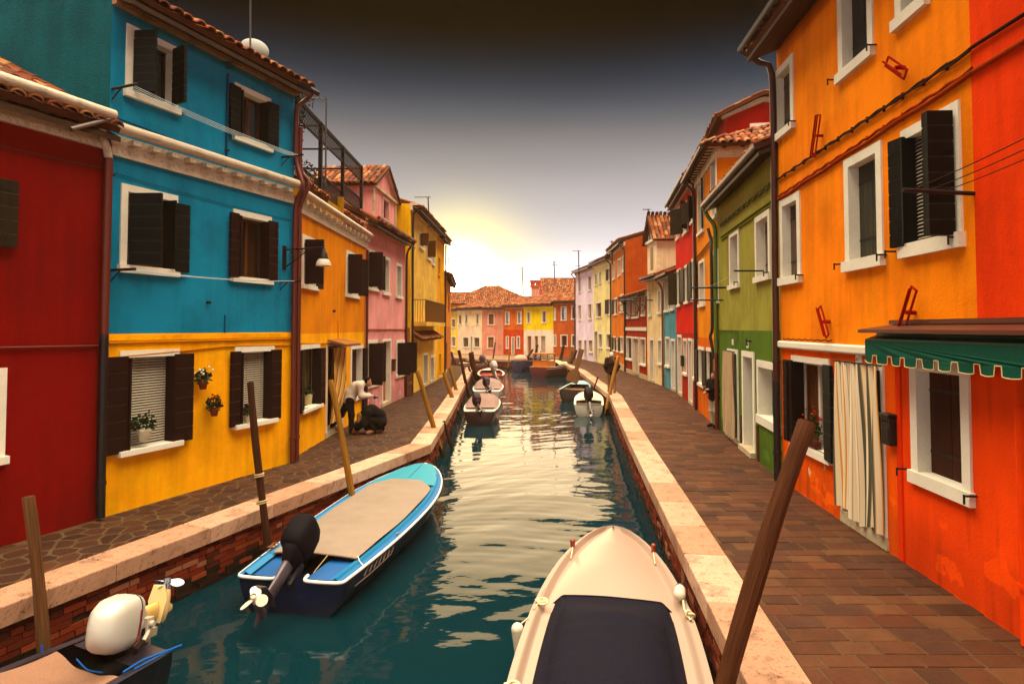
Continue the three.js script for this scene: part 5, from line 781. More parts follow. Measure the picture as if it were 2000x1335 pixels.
// ---------------------------------------------------------------- far end of the canal
const farRow = [];
{
  const g = (x, y) => gnd(x, y);
  const P0 = g(1124.5, 697.5), P1 = g(1081, 696), P2 = g(1023, 693.5), P3 = g(983, 692.3), P4 = g(941, 692), P5 = g(894, 690), P6 = g(876, 687);
  farRow.push(P6, P5, P4, P3, P2, P1, P0);
  const w = (a, b, c, d, o) => [a, b, c, d, o];
  front('terracotta house with pale ground floor panels at canal end', P1, P0, { top: [1103, 588], bands: [{ m: plaster('#d8743a', 0.66) }], wood: '#7a2018', roof: { over: 0.4, rise: 1.5, lift: 0.1 }, wins: [w(1082, 600, 1086, 626, { kind: 'glass' }), w(1095.5, 598, 1107, 626, { kind: 'glass' }), w(1116, 596, 1123.5, 624), w(1078.6 + 2.5, 653, 1087, 677), w(1095, 653, 1109, 677), w(1116, 653, 1123.5, 677)], pipe: 'r' });
  front('bright yellow house with white arcade ground floor at canal end', P2, P1, { top: [1052, 595], bands: [{ px: [1050, 644], m: plaster('#f6e2c8', 0.75), label: 'white ground floor wall' }, { m: plaster('#f5d800', 0.8) }], wood: '#b87068', roof: { over: 0.4, rise: 1.1, lift: 0.1 }, wins: [w(1029, 608, 1036, 632), w(1058.5, 606, 1067.5, 631), w(1029, 654, 1039.5, 693.5, { ...DOOR, wood: '#c06a50' }), w(1043, 654, 1052.5, 694, { ...DOOR, wood: '#c06a50' }), w(1055.5, 654, 1067, 694.5, { ...DOOR, wood: '#e8c8b0' })] });
  front('orange red house with two tall white framed windows at canal end', P3, P2, { top: [1003, 598], bands: [{ px: [1003, 644], m: plaster('#e05a20', 0.62) }, { m: plaster('#ee8030', 0.66) }], wood: '#f0d8c0', roof: { over: 0.4, rise: 0.9, lift: 0.1 }, wins: [w(986.5, 608, 995.5, 634, { kind: 'glass' }), w(1010, 607, 1019, 633, { kind: 'glass' }), w(988, 656, 994, 681, { kind: 'glass' }, {}), w(999, 657, 1005, 692.5, { ...DOOR, wood: '#8a3a20' }), w(1009, 656, 1016, 681, { kind: 'glass' })] });
  front('pink house with framed brown windows at the canal corner', P4, P3, { top: [962, 602], bands: [{ m: plaster('#f0a890', 0.7) }], wood: '#c07030', roof: { over: 0.4, rise: 1.1, lift: 0.1 }, wins: [w(952.5, 611, 966, 635), w(951.5, 656, 966, 681)] });
  front('cream house with shop windows at the left canal corner', P5, P4, { top: [917, 603], bands: [{ px: [917, 637], m: plaster('#f5d8b8', 0.75) }, { m: plaster('#f8e2b0', 0.78) }], wood: '#c88a40', roof: { over: 0.4, rise: 0.8, lift: 0.1 }, wins: [w(895, 614, 902.5, 634), w(908, 613, 914, 634), w(929.5, 612, 936, 634), w(903.5, 657, 916, 679, { kind: 'glass' }), w(918, 655, 924, 692, { ...DOOR, wood: '#e8c088' }), w(925, 657, 937.5, 679, { kind: 'glass' })] });
  front('yellow house half hidden behind the left row at canal end', P6, P5, { top: [886, 606], bands: [{ m: plaster('#f4d060', 0.75) }], wood: '#b08040', roof: { over: 0.4, rise: 0.8, lift: 0.1 }, wins: [w(882, 622, 889.5, 640), w(882, 656, 890, 678)] });
  // roofs rising behind
  const back = (label, px, Z, w2, D, topPx, rise, m, hip) => { const c = atZ(px, 640, Z).setY(0), A = c.clone().add(V(-w2 / 2, 0, 0)), B = c.clone().add(V(w2 / 2, 0, 0)), f = facade(A, B), H = house(label, A, B, { top: f.v(px, topPx), bands: [{ m }], D }); build(H); if (hip) { const e = H.top, W = H.W, i = Math.min(W / 2.2, D / 2); tiledSlope(H.o, V(-0.4, e - 0.2, 0.4), V(W + 0.4, e - 0.2, 0.4), V(i, e + rise, -D / 2), V(W - i, e + rise, -D / 2)); tiledSlope(H.o, V(W + 0.4, e - 0.2, 0.4), V(W + 0.4, e - 0.2, -D), V(W - i, e + rise, -D / 2), V(W - i, e + rise, -D / 2 - 0.01)); tiledSlope(H.o, V(-0.4, e - 0.2, -D), V(-0.4, e - 0.2, 0.4), V(i, e + rise, -D / 2 - 0.01), V(i, e + rise, -D / 2)); } else gableRoof(H, { over: 0.4, rise }); return H; };
  back('house with large hipped ochre roof behind the canal corner', 958, 73, 10.5, 9, 590, 2.2, plaster('#e8a860', 0.66), true);
  back('orange gable house behind the terracotta roof at canal end', 1103, 70, 5.2, 8, 574, 2.1, plaster('#e05028', 0.64), false);
  back('low yellow house behind the left corner roofs', 905, 76, 6, 8, 596, 1.8, plaster('#f0c060', 0.7), false);
  // chimney
  const ch = thing('chimney', 'stout pink chimney with two flared pots above yellow house roof', 'chimney', atZ(1045.5, 574, 66), 0);
  const cp = plaster('#f0b09a', 0.74); part(ch, 'stack', bx(0.86, 3.4, 0.86, 0, -0.9, 0), cp); part(ch, 'cap', [bx(1.1, 0.18, 1.1, 0, 0.84, 0)], plaster('#d87850', 0.66)); for (const s of [-1, 1]) part(ch, 'pot', new THREE.CylinderGeometry(0.34, 0.2, 0.55, 14).translate(s * 0.28, 1.2, 0), plaster('#d87858', 0.66));
}
// ---------------------------------------------------------------- paving
const slabTones = ['#80492a', '#8c5230', '#6c4026', '#965e38', '#784830', '#844c2a'].map((h, i) => M['sl' + i] = mat('paving stone', C(h, 0.36), { map: T_slab, bumpMap: T_stoneBump, bumpScale: 0.006, roughness: 0.68, specularIntensity: 0.3 }));
{
  const wallsL = frontWalls.flatMap((f) => [f.A, f.B]), S0 = wallsL[0].clone().addScaledVector(dirn(wallsL[1], wallsL[0]), 4), region = [...LQ.map((p, i) => { const a = dirn(LQ[Math.max(0, i - 1)], LQ[Math.min(LQ.length - 1, i + 1)]), q = p.clone().addScaledVector(V(-a.z, 0, a.x), -COPE + 0.05); return [q.x, q.z]; }), [-6.4, -48.5], ...wallsL.slice().reverse().map((p) => [p.x, p.z]), [S0.x, S0.z]];
  const inside = (x, z) => { let s = false; for (let i = 0, j = region.length - 1; i < region.length; j = i++) { const [xi, zi] = region[i], [xj, zj] = region[j]; if ((zi > z) !== (zj > z) && x < (xj - xi) * (z - zi) / (zj - zi) + xi) s = !s; } return s; };
  const R = rng(21), pts = [], d = dirn(lqA, lqB), e = V(-d.z, 0, d.x);
  for (let i = -20; i < 150; i++) for (let j = -20; j < 34; j++) { const a = i * 0.31 + (j % 2) * 0.15 + (R() - 0.5) * 0.26, b = j * 0.235 + (R() - 0.5) * 0.18, q = lqA.clone().addScaledVector(d, a).addScaledVector(e, -b); pts.push([q.x, q.z]); }
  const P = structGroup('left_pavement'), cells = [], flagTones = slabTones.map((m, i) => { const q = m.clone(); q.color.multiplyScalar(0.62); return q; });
  for (const p of pts) {
    if (!inside(p[0], p[1])) continue;
    let poly = [[p[0] - 1, p[1] - 1], [p[0] + 1, p[1] - 1], [p[0] + 1, p[1] + 1], [p[0] - 1, p[1] + 1]];
    for (const q of pts) { const dx = q[0] - p[0], dz = q[1] - p[1], l = Math.hypot(dx, dz); if (l < 1e-6 || l > 0.85) continue; poly = clipPoly(poly, dx / l, dz / l, (p[0] * dx + p[1] * dz) / l + l / 2 - 0.015); if (poly.length < 3) break; }
    if (poly.length < 3) continue;
    // round the corners
    const n = poly.length, cut = []; for (let i = 0; i < n; i++) { const a = poly[i], b = poly[(i + 1) % n]; cut.push([a[0] * 0.87 + b[0] * 0.13, a[1] * 0.87 + b[1] * 0.13], [a[0] * 0.13 + b[0] * 0.87, a[1] * 0.13 + b[1] * 0.87]); }
    cells.push({ poly: cut, d: seenNear(V(p[0], 0, p[1])) ? Math.hypot(p[0], p[1]) : 999, y: -0.004 + (R() - 0.5) * 0.008, tone: Math.floor(R() * 6) });
  }
  cells.sort((a, b) => a.d - b.d); const rest = slabTones.map(() => []);
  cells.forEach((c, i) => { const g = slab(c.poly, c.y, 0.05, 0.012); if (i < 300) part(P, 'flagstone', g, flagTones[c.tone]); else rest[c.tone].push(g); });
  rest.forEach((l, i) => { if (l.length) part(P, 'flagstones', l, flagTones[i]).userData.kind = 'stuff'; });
}
{
  const RI = RQ.map((p, i) => { const a = dirn(RQ[Math.max(0, i - 1)], RQ[Math.min(RQ.length - 1, i + 1)]); return p.clone().addScaledVector(V(-a.z, 0, a.x), COPE); });
  const wl = [...rightWalls].sort((a, b) => b.A.z - a.A.z).flatMap((f) => [f.B, f.A]);
  const xAt = (L, z) => { for (let i = 0; i + 1 < L.length; i++) { const a = L[i], b = L[i + 1]; if ((a.z - z) * (b.z - z) <= 0 && Math.abs(a.z - b.z) > 1e-6) return a.x + (b.x - a.x) * (z - a.z) / (b.z - a.z); } return null; };
  const R = rng(31), P = structGroup('right_pavement'), cells = [], wall0 = wl[0], wdir = dirn(wl[1], wl[0]);
  const XW = (z) => xAt(wl, z) ?? (z > wall0.z ? wall0.x + wdir.x / wdir.z * (z - wall0.z) : null);
  let z = -1.5;
  while (z > -57) {
    const dep = 0.2 + R() * 0.06, z1 = z - dep, za = z - 0.006, zb = z1 + 0.006; const l0 = xAt(RI, za), l1 = xAt(RI, zb), r0 = XW(za), r1 = XW(zb);
    if (l0 !== null && l1 !== null && r0 !== null && r1 !== null && r0 > l0) {
      let x = Math.min(l0, l1) - R() * 0.4; const xe = Math.max(r0, r1);
      while (x < xe) {
        const w = 0.27 + R() * 0.27, x0 = x + 0.007, x1 = x + w - 0.007; x += w;
        const a0 = Math.max(x0, l0 + 0.012), a1 = Math.min(x1, r0), b0 = Math.max(x0, l1 + 0.012), b1 = Math.min(x1, r1);
        if (a1 - a0 < 0.05 && b1 - b0 < 0.05) continue;
        const sk = (R() - 0.5) * 0.012;
        cells.push({ poly: [[a0, za + sk], [Math.max(a1, a0 + 0.01), za - sk], [Math.max(b1, b0 + 0.01), zb], [b0, zb]], d: seenNear(V(x, 0, z)) ? -z : 999, y: (R() - 0.5) * 0.009 - 0.003, tone: Math.floor(R() * 6) });
      }
    }
    z = z1;
  }
  cells.sort((a, b) => a.d - b.d); const rest = slabTones.map(() => []);
  cells.forEach((c, i) => { const g = slab(c.poly, c.y, 0.05, 0.01); if (i < 300) part(P, 'paving_slab', g, slabTones[c.tone]); else rest[c.tone].push(g); });
  rest.forEach((l, i) => { if (l.length) part(P, 'paving_slabs', l, slabTones[i]).userData.kind = 'stuff'; });
}
{ // paving along the far bank
  const g = new THREE.ShapeGeometry(new THREE.Shape([[-24, 66.5], [-2, 56.5], [4, 56], [7, 66], [6, 74], [-24, 72]].map((p) => new THREE.Vector2(...p)))); g.rotateX(-Math.PI / 2); g.translate(0, -0.006, 0);
  struct('far_pavement', g, mat('far paving', C('#a8805c', 0.6), { map: T_slab, roughness: 0.85 }));
}
// ---------------------------------------------------------------- plants
function plantAt(parent, x, y, z, w, h, n, seed, leaf, flower, nf) {
  const R = rng(seed), pos = [], idx = [], fp = [], fi = [], st = [];
  for (let i = 0; i < n; i++) {
    const a = R() * 6.283, r = Math.sqrt(R()) * w / 2, yy = h * (0.15 + 0.85 * R()), px = x + r * Math.cos(a), py = y + yy * (1 - 0.5 * (r / (w / 2)) ** 2), pz = z + r * Math.sin(a) * 0.7, s = 0.022 + 0.028 * R();
    const d = V(R() - 0.5, R() - 0.3, R() - 0.5).normalize(), e = V(R() - 0.5, R() - 0.5, R() - 0.5).cross(d).normalize(), k = pos.length / 3;
    for (const [u, v] of [[-1, 0], [-0.3, 0.55], [0.35, 0.5], [1, 0], [0.35, -0.5], [-0.3, -0.55]]) pos.push(px + (d.x * u + e.x * v) * s, py + (d.y * u + e.y * v) * s + 0.1 * s * Math.abs(v), pz + (d.z * u + e.z * v) * s);
    idx.push(k, k + 1, k + 5, k + 1, k + 2, k + 5, k + 2, k + 4, k + 5, k + 2, k + 3, k + 4);
    if (i % 6 === 0) st.push(rod(V(x + (px - x) * 0.2, y - 0.02, z + (pz - z) * 0.2), V(px, py, pz), 0.004, 0.003, 4));
  }
  part(parent, 'foliage', geo(pos, idx), M['leaf' + leaf] ??= mat('leaf', C(leaf, 0.6), { side: THREE.DoubleSide, roughness: 0.6 }));
  part(parent, 'stems', st, plain('#3a3a16', 0.6));
  if (nf) { for (let i = 0; i < nf; i++) { const a = R() * 6.283, r = Math.sqrt(R()) * w * 0.55; fp.push(new THREE.IcosahedronGeometry(0.013 + 0.009 * R(), 1).translate(x + r * Math.cos(a), y + h * (0.55 + 0.5 * R()), z + r * Math.sin(a) * 0.8)); } part(parent, 'flowers', fp, plain(flower, 0.7)); }
}
{
  const f = Hblue.f, pot = (name, label, px, py, out, hex, s, seed, leaf, fl, nf) => { const [u, v] = f.loc(px, py, out), p = thing(name, label, 'plant pot', f.at(u, v, out), f.turn); part(p, 'pot', new THREE.LatheGeometry([[0, 0], [0.062, 0], [0.088, 0.13], [0.096, 0.135], [0.096, 0.17], [0.084, 0.17], [0.08, 0.15], [0, 0.15]].map((q) => new THREE.Vector2(q[0] * s, q[1] * s)), 20), plain(hex, 0.72)); plantAt(p, 0, 0.15 * s, 0, 0.36 * s, 0.3 * s, 110, seed, leaf, fl, nf); return p; };
  pot('flower_pot', 'white pot with dark green plant on the sill of the left blind window', 281, 860, 0.06, '#efe2bc', 1.1, 51, '#22300f', '#ffffff', 0);
  pot('flower_pot', 'white pot on the sill behind the mooring pole under right blind window', 484, 824, 0.06, '#e8d4a8', 0.8, 52, '#2a3812', '#ffffff', 0);
  for (const q of [pot('flower_pot', 'terracotta wall pot with white flowers on yellow wall', 396, 760, 0.14, '#8a3416', 0.82, 53, '#2c3c14', '#f4efe0', 9), pot('flower_pot', 'lower terracotta wall pot with trailing red flowers on yellow wall', 418, 812, 0.14, '#8a3416', 0.82, 54, '#34341a', '#8a1c10', 11)]) part(q, 'holder', [new THREE.TorusGeometry(0.095, 0.006, 5, 18).rotateX(Math.PI / 2).translate(0, 0.1, 0), rod(V(0, 0.1, -0.14), V(0, 0.1, -0.09), 0.008)], M.iron);
  const f2 = frontWalls[2], [u, v] = f2.loc(601, 789, 0.05), p = thing('flower_pot', 'cream pot with plant on the sill of the orange house window', 'plant pot', f2.at(u, v, 0.05), f2.turn); part(p, 'pot', new THREE.CylinderGeometry(0.1, 0.08, 0.22, 16).translate(0, 0.11, 0), plain('#e8cf90', 0.7)); plantAt(p, 0, 0.2, 0, 0.3, 0.25, 70, 58, '#2c3c14', '#fff', 0);
  // climbing plant on the terrace
  const q = thing('terrace_plant', 'dark leafy climber at the blue house end of the pergola', 'plant', f2.at(0.3, f2.v(600, 300, -0.2), -0.3), f2.turn);
  plantAt(q, 0, 0.0, 0, 0.9, 1.5, 420, 61, '#2a1c0c', '#fff', 0); plantAt(q, 0.2, 0.9, 0.15, 0.9, 0.7, 260, 62, '#33220e', '#fff', 0);
  const q2 = thing('terrace_plant', 'low planting along the terrace parapet behind the lattice', 'plant', f2.at(1.4, f2.v(640, 372, -0.3), -0.55), f2.turn); plantAt(q2, 0, -0.1, 0, 1.6, 0.5, 320, 63, '#3c3010', '#fff', 0);
}
// ---------------------------------------------------------------- mooring poles
const POLE_W = { brown: mat('weathered pole', C('#8a5a34', 0.6), { map: T_wood, bumpMap: T_woodBump, bumpScale: 0.012, roughness: 0.85 }), dark: mat('dark pole', C('#5a3018', 0.6), { map: T_wood, bumpMap: T_woodBump, bumpScale: 0.01, roughness: 0.7 }), ochre: mat('ochre pole', C('#c8872a', 0.6), { map: T_wood, bumpMap: T_woodBump, bumpScale: 0.01, roughness: 0.7 }) };
function pole(label, top, Zt, bot, Zb, r, m, seed = 1, name = 'mooring_pole') {
  const a = atZ(...top, Zt), b = atZ(...bot, Zb), d = a.clone().sub(b).normalize(), low = b.clone().addScaledVector(d, -(b.y + 2.2) / d.y), L = a.distanceTo(low), R = rng(seed), n = 16, seg = 12, pos = [], uv = [], idx = [];
  const o = thing(name, label, 'mooring pole', low, 0, 'wooden mooring poles along the canal'), ph = R() * 6, x = V(1, 0, 0).addScaledVector(d, -d.x).normalize(), y = d.clone().cross(x);
  for (let j = 0; j <= n; j++) { const t = j / n, bend = r * 0.9 * Math.sin(t * 3.1 + ph) * (1 - t) * t * 3, rr = r * (1.1 - 0.18 * t) * (1 + 0.05 * Math.sin(t * 17 + ph)); for (let i = 0; i <= seg; i++) { const q = i / seg * 6.2832, k = rr * (1 + 0.05 * Math.sin(q * 3 + ph + t * 2) + 0.025 * Math.sin(q * 7 + t * 9)); const c = d.clone().multiplyScalar(L * t).addScaledVector(x, k * Math.cos(q) + bend).addScaledVector(y, k * Math.sin(q)); pos.push(c.x, c.y, c.z); uv.push(i / seg * 0.6, L * t); if (j && i) { const p = j * (seg + 1) + i; idx.push(p - 1, p, p - seg - 2, p, p - seg - 1, p - seg - 2); } } }
  const k = pos.length / 3, tip = d.clone().multiplyScalar(L + r * 0.15); pos.push(tip.x, tip.y, tip.z); uv.push(0, L); for (let i = 0; i < seg; i++) { const p = n * (seg + 1) + i; idx.push(p, k, p + 1); }
  const g = geo(pos, idx, uv); part(o, 'shaft', g, m); { const h0 = (WATER + 0.02 - low.y) / d.y, h1 = h0 + 0.3; const wp = [], wi = []; for (let j = 0; j <= 4; j++) for (let i = 0; i <= seg; i++) { const q = i / seg * 6.2832, tt = (h0 - 0.15 + (h1 - h0 + 0.15) * j / 4) / L, k = r * (1.13 - 0.18 * tt) * (j === 4 ? 0.9 : 1.06 + 0.06 * Math.sin(q * 5 + j)); const cc = d.clone().multiplyScalar(L * tt + (j === 4 ? 0.05 * Math.sin(q * 3 + seed) : 0)).addScaledVector(x, k * Math.cos(q) + r * 0.9 * Math.sin(tt * 3.1 + ph) * (1 - tt) * tt * 3).addScaledVector(y, k * Math.sin(q)); wp.push(cc.x, cc.y, cc.z); if (j && i) { const p = j * (seg + 1) + i; wi.push(p - 1, p, p - seg - 2, p, p - seg - 1, p - seg - 2); } } part(o, 'waterline_weed', geo(wp, wi), M.weed ??= mat('weed', C('#2a2a16', 0.4), { bumpMap: T_clothBump, bumpScale: 0.02, roughness: 0.7 })); } return { o, d, L, x, y, low };
}
const ropeM = plain('#c8a878', 0.7, 0.9);
function ropeRing(P, h, r) { const c = P.d.clone().multiplyScalar((h - P.low.y) / P.d.y), t = []; for (const k of [0, 0.03]) { const g = new THREE.TorusGeometry(r, 0.012, 6, 20); g.rotateX(Math.PI / 2); g.rotateZ(0.15); g.translate(c.x, c.y + k, c.z); t.push(g); } part(P.o, 'rope', t, ropeM); }
pole('thick split mooring pole rising beside the white outboard motor', [54, 970], 6.25, [86, 1262], 6.3, 0.058, POLE_W.brown, 3);
{ const P = pole('tall crooked mooring pole in front of yellow house window', [489, 746], 9.45, [518, 1062], 9.4, 0.055, POLE_W.dark, 8); ropeRing(P, 0.55, 0.065); ropeRing(P, 0.15, 0.068); }
pole('leaning ochre mooring pole behind the blue boat', [645, 742], 11.4, [685, 942], 11.4, 0.058, POLE_W.ochre, 5);
pole('slanting thin mooring pole at the bend of the left quay', [815, 724], 17.3, [867, 885], 17.3, 0.07, POLE_W.ochre, 6);
pole('short mooring stake standing low against the left quay', [866, 822], 18.3, [880, 872], 18.4, 0.05, POLE_W.dark, 7);
pole('slanting mooring pole beside the nearest covered boat', [867, 727], 24.8, [896, 813], 24.8, 0.085, POLE_W.ochre, 9);
pole('slanting mooring pole second beyond the quay bend', [879, 718], 27.7, [904, 796], 27.7, 0.085, POLE_W.ochre, 10);
pole('slender dark mooring pole beside the middle covered boat', [896, 684], 31, [920, 779], 31, 0.08, POLE_W.dark, 11);
pole('thick mooring pole beside the red boat', [920, 688], 41, [934, 742], 41, 0.2, POLE_W.dark, 12);
pole('thin mooring pole left of the thick one by the red boat', [915, 716], 39, [929, 751], 39, 0.07, POLE_W.dark, 13);
pole('short stake at the corner of the left quay', [921, 714], 43, [928, 738], 43, 0.07, POLE_W.dark, 14);
pole('leaning pole beyond the end of the left quay', [881, 687], 52, [890, 712], 52, 0.12, POLE_W.dark, 15);
pole('straight pole in front of the pink corner house', [967, 668], 55.2, [963, 704], 55.2, 0.06, POLE_W.dark, 16);
pole('thin pole standing in the water near the orange red house', [995, 685], 52, [993, 716], 52, 0.06, POLE_W.ochre, 17);
pole('leaning pole at the stern of the dark blue boat', [1041, 682], 53, [1028, 705], 53, 0.1, POLE_W.dark, 18);
pole('second pole at the dark blue boat', [1050, 673], 53, [1042, 707], 53, 0.1, POLE_W.dark, 19);
pole('thin short pole right of the dark blue boat', [1056.5, 687], 52, [1052, 710], 52, 0.07, POLE_W.dark, 20);
pole('curved pole behind the cabin boat in front of the terracotta house', [1101, 675], 53.5, [1096, 711], 53.5, 0.14, POLE_W.dark, 21);
pole('broad leaning post at the bow of the cabin boat', [1122.5, 682], 48, [1111, 716], 48, 0.26, POLE_W.brown, 22);
{ const P = pole('yellow varnished mooring pole by the white dinghy on the right', [1208, 695], 25.8, [1180, 807], 25.7, 0.085, mat('varnished pole', C('#d8922a', 0.66), { map: T_wood, roughness: 0.5 }), 23); part(P.o, 'fork', rod(P.d.clone().multiplyScalar(P.L - 0.35), P.d.clone().multiplyScalar(P.L - 0.1).add(V(-0.22, 0.02, 0)), 0.035, 0.05), POLE_W.ochre); }
pole('large round mooring pole leaning over the right quay in the foreground', [1577, 823], 5.0, [1421, 1335], 4.88, 0.076, mat('oiled pole', C('#6a3a1e', 0.62), { map: T_wood, bumpMap: T_woodBump, bumpScale: 0.012, roughness: 0.55 }), 24);
pole('thin stake on the right quay wall beyond the dinghy', [1168, 735], 29.5, [1160, 760], 29.5, 0.04, POLE_W.dark, 25);
// ---------------------------------------------------------------- boats
// t: 0 at the stern, 1 at the bow; s: -1 port, 1 starboard; the bow points to -z
function boat(label, stern, bow, o) {
  const L = stern.distanceTo(bow), c = stern.clone().add(bow).multiplyScalar(0.5).setY(WATER), d = dirn(stern, bow);
  const b = thing(o.name ?? 'boat', label, 'boat', c, Math.atan2(-d.x, -d.z), o.group);
  const hw = o.beam / 2, Lb = (o.bowLen ?? 0.6) * L, tr = o.transom ?? 0.8, free = o.free ?? 0.45, rise = o.rise ?? 0.25, draft = 0.25, rake = o.rake ?? 0.25;
  const w = (t) => { const q = (1 - t) * L / Lb; return q < 1 ? hw * Math.pow(1 - Math.pow(1 - q, o.pow ?? 2.4), o.full ?? 0.7) : hw * (1 - (1 - tr) * Math.pow((q - 1) / (L / Lb - 1), 2)); };
  const sheer = (t) => free + rise * t * t * t + (o.sternRise ?? 0) * Math.pow(1 - t, 3), zz = (t) => L / 2 - L * t;
  const S = { b, L, w, sheer, zz, P: (t, s, dy = 0, k = 1) => V(s * w(t) * k, sheer(t) + dy, zz(t)) };
  const nt = 36, ns = 9, pos = [], uv = [], idx = [];
  const flare = o.flare ?? 0.18;
  const hullPt = (t, s) => { const a = Math.abs(s), y = -draft * (1 - t ** 4) + (sheer(t) + draft * (1 - t ** 4)) * Math.pow(a, 1.5); const full = 1 - Math.pow(1 - a, 2.6), k = full * (1 - flare * (1 - a) * 1.0); return [Math.sign(s) * w(t) * k, y, zz(t) + rake * t ** 6 * (1 - a)]; };
  for (let j = 0; j <= nt; j++) { const t = 1 - Math.pow(1 - j / nt, 1.5) ; for (let i = -ns; i <= ns; i++) { const p = hullPt(t, i / ns); pos.push(...p); uv.push(p[2], p[1] + i * 0.05); if (j && i > -ns) { const k = j * (2 * ns + 1) + i + ns, q = 2 * ns + 1; idx.push(k - q - 1, k - 1, k, k - q - 1, k, k - q); } } }
  const k0 = pos.length / 3, tc = sheer(0) * 0.5; pos.push(0, tc, zz(0)); uv.push(0, 0); for (let i = -ns; i < ns; i++) { const k = i + ns; idx.push(k, k + 1, k0); }
  idx.push(0, k0, 2 * ns);
  part(b, 'hull', geo(pos, idx, uv), o.hull);
  return S;
}
function patch(S, name, t0, t1, s0, s1, yf, m, nt = 24, ns = 10, parent = S.b, kf = () => 1) {
  const pos = [], uv = [], idx = [];
  for (let j = 0; j <= nt; j++) { const t = t0 + (t1 - t0) * j / nt; for (let i = 0; i <= ns; i++) { const s = s0 + (s1 - s0) * i / ns, p = S.P(t, s, yf(t, s), kf(t)); pos.push(p.x, p.y, p.z); uv.push(p.x, p.z); if (j && i) { const k = j * (ns + 1) + i; idx.push(k - ns - 2, k - ns - 1, k, k - ns - 2, k, k - 1); } } }
  return part(parent, name, geo(pos, idx, uv), m);
}
function rail(S, name, t0, t1, k, dy, r, m, both = true, seg = 8) {
  const line = (s, a, b) => Array.from({ length: 40 }, (_, i) => { const u = i / 39, t = a + (b - a) * u; return S.P(1 - (1 - t) ** 1.0, s, dy, k); });
  const pts = both ? [...line(-1, t0, t1), ...line(1, t0, t1).reverse()] : line(1, t0, t1);
  return part(S.b, name, tube(pts, r, seg, 140), m);
}
function outboard(parent, at, tilt, o = {}) {
  const g = grp(parent, 'outboard_motor'); g.position.copy(at); g.rotation.set(-tilt, o.yaw ?? 0, 0, 'YXZ'); const s = o.s ?? 1; g.scale.setScalar(s);
  const loft = (st, n = 20) => { const pos = [], idx = []; st.forEach(([y, z0, z1, hw, e], j) => { for (let i = 0; i <= n; i++) { const a = i / n * 6.2832, c = Math.cos(a), q = Math.sin(a), cx = Math.sign(c) * Math.abs(c) ** e, cz = Math.sign(q) * Math.abs(q) ** e; pos.push(hw * cx, y, (z0 + z1) / 2 + (z1 - z0) / 2 * cz); if (j && i) { const k = j * (n + 1) + i; idx.push(k - n - 2, k - 1, k, k - n - 2, k, k - n - 1); } } }); const t = st.length - 1; pos.push(0, st[t][0] + 0.01, (st[t][1] + st[t][2]) / 2, 0, st[0][0], (st[0][1] + st[0][2]) / 2); const a = pos.length / 3 - 2; for (let i = 0; i < n; i++) { idx.push(t * (n + 1) + i, a, t * (n + 1) + i + 1); idx.push(i, i + 1, a + 1); } return geo(pos, idx); };
  part(g, 'cowling', loft([[0.16, 0.0, 0.36, 0.13, 0.7], [0.2, -0.04, 0.42, 0.165, 0.6], [0.32, -0.07, 0.45, 0.185, 0.6], [0.5, -0.06, 0.44, 0.18, 0.6], [0.6, -0.02, 0.40, 0.155, 0.65], [0.66, 0.06, 0.33, 0.1, 0.8], [0.675, 0.12, 0.27, 0.04, 1]]), o.cowl);
  if (o.band) part(g, 'trim_band', loft([[0.266, -0.064, 0.442, 0.1805, 0.6], [0.284, -0.067, 0.446, 0.1845, 0.6]]), o.band);
  if (o.vents) for (const q of [-1, 1]) for (const z of [-0.02, 0.07]) part(g, 'vent', rbox(0.012, 0.05, 0.07, 0.005, q * 0.17, 0.2, z), plain('#17100e', 0.5, 0.6));
  if (o.stripe) part(g, 'stripe', [span(0.179, 0.188, 0.3, 0.312, 0.0, 0.3), span(-0.188, -0.179, 0.3, 0.312, 0.0, 0.3)], o.stripe);
  part(g, 'lower_cover', loft([[0.0, 0.06, 0.26, 0.07, 0.8], [0.1, 0.02, 0.32, 0.1, 0.7], [0.185, -0.02, 0.38, 0.14, 0.65]]), o.low ?? o.cowl);
  part(g, 'leg', loft([[-0.5 + (o.short ?? 0), 0.07, 0.27, 0.026, 0.9], [-0.26, 0.06, 0.25, 0.04, 0.9], [0.02, 0.05, 0.25, 0.06, 0.8]]), o.leg);
  part(g, 'cavitation_plate', [plate(new THREE.Shape([[-0.06, -0.02], [0.06, -0.02], [0.1, 0.2], [0.06, 0.36], [-0.06, 0.36], [-0.1, 0.2]].map((p) => new THREE.Vector2(...p))), 0, 0.012, 0.003).rotateX(Math.PI / 2).translate(0, -0.48, 0.06), loft([[-0.8, 0.1, 0.16, 0.008, 1], [-0.66, 0.07, 0.24, 0.02, 1], [-0.5, 0.07, 0.27, 0.026, 0.9]])], o.gear ?? o.leg);
  part(g, 'gearcase', new THREE.LatheGeometry([[0, -0.2], [0.03, -0.16], [0.05, -0.06], [0.052, 0.08], [0.04, 0.16], [0, 0.16]].map((p) => new THREE.Vector2(...p)), 16).rotateX(Math.PI / 2).translate(0, -0.64, 0.2), o.gear ?? o.leg);
  const bl = []; for (let i = 0; i < 3; i++) { const sh = new THREE.Shape(); sh.moveTo(0.02, 0.02); sh.bezierCurveTo(0.09, 0.03, 0.11, 0.12, 0.05, 0.165); sh.bezierCurveTo(-0.01, 0.19, -0.065, 0.13, -0.03, 0.03); sh.lineTo(0.02, 0.02); const q = plate(sh, -0.004, 0.004, 0.0015); q.rotateY(0.55); q.rotateZ(i * 2.094 + (o.spin ?? 0.3)); bl.push(q.translate(0, -0.64, 0.42)); }
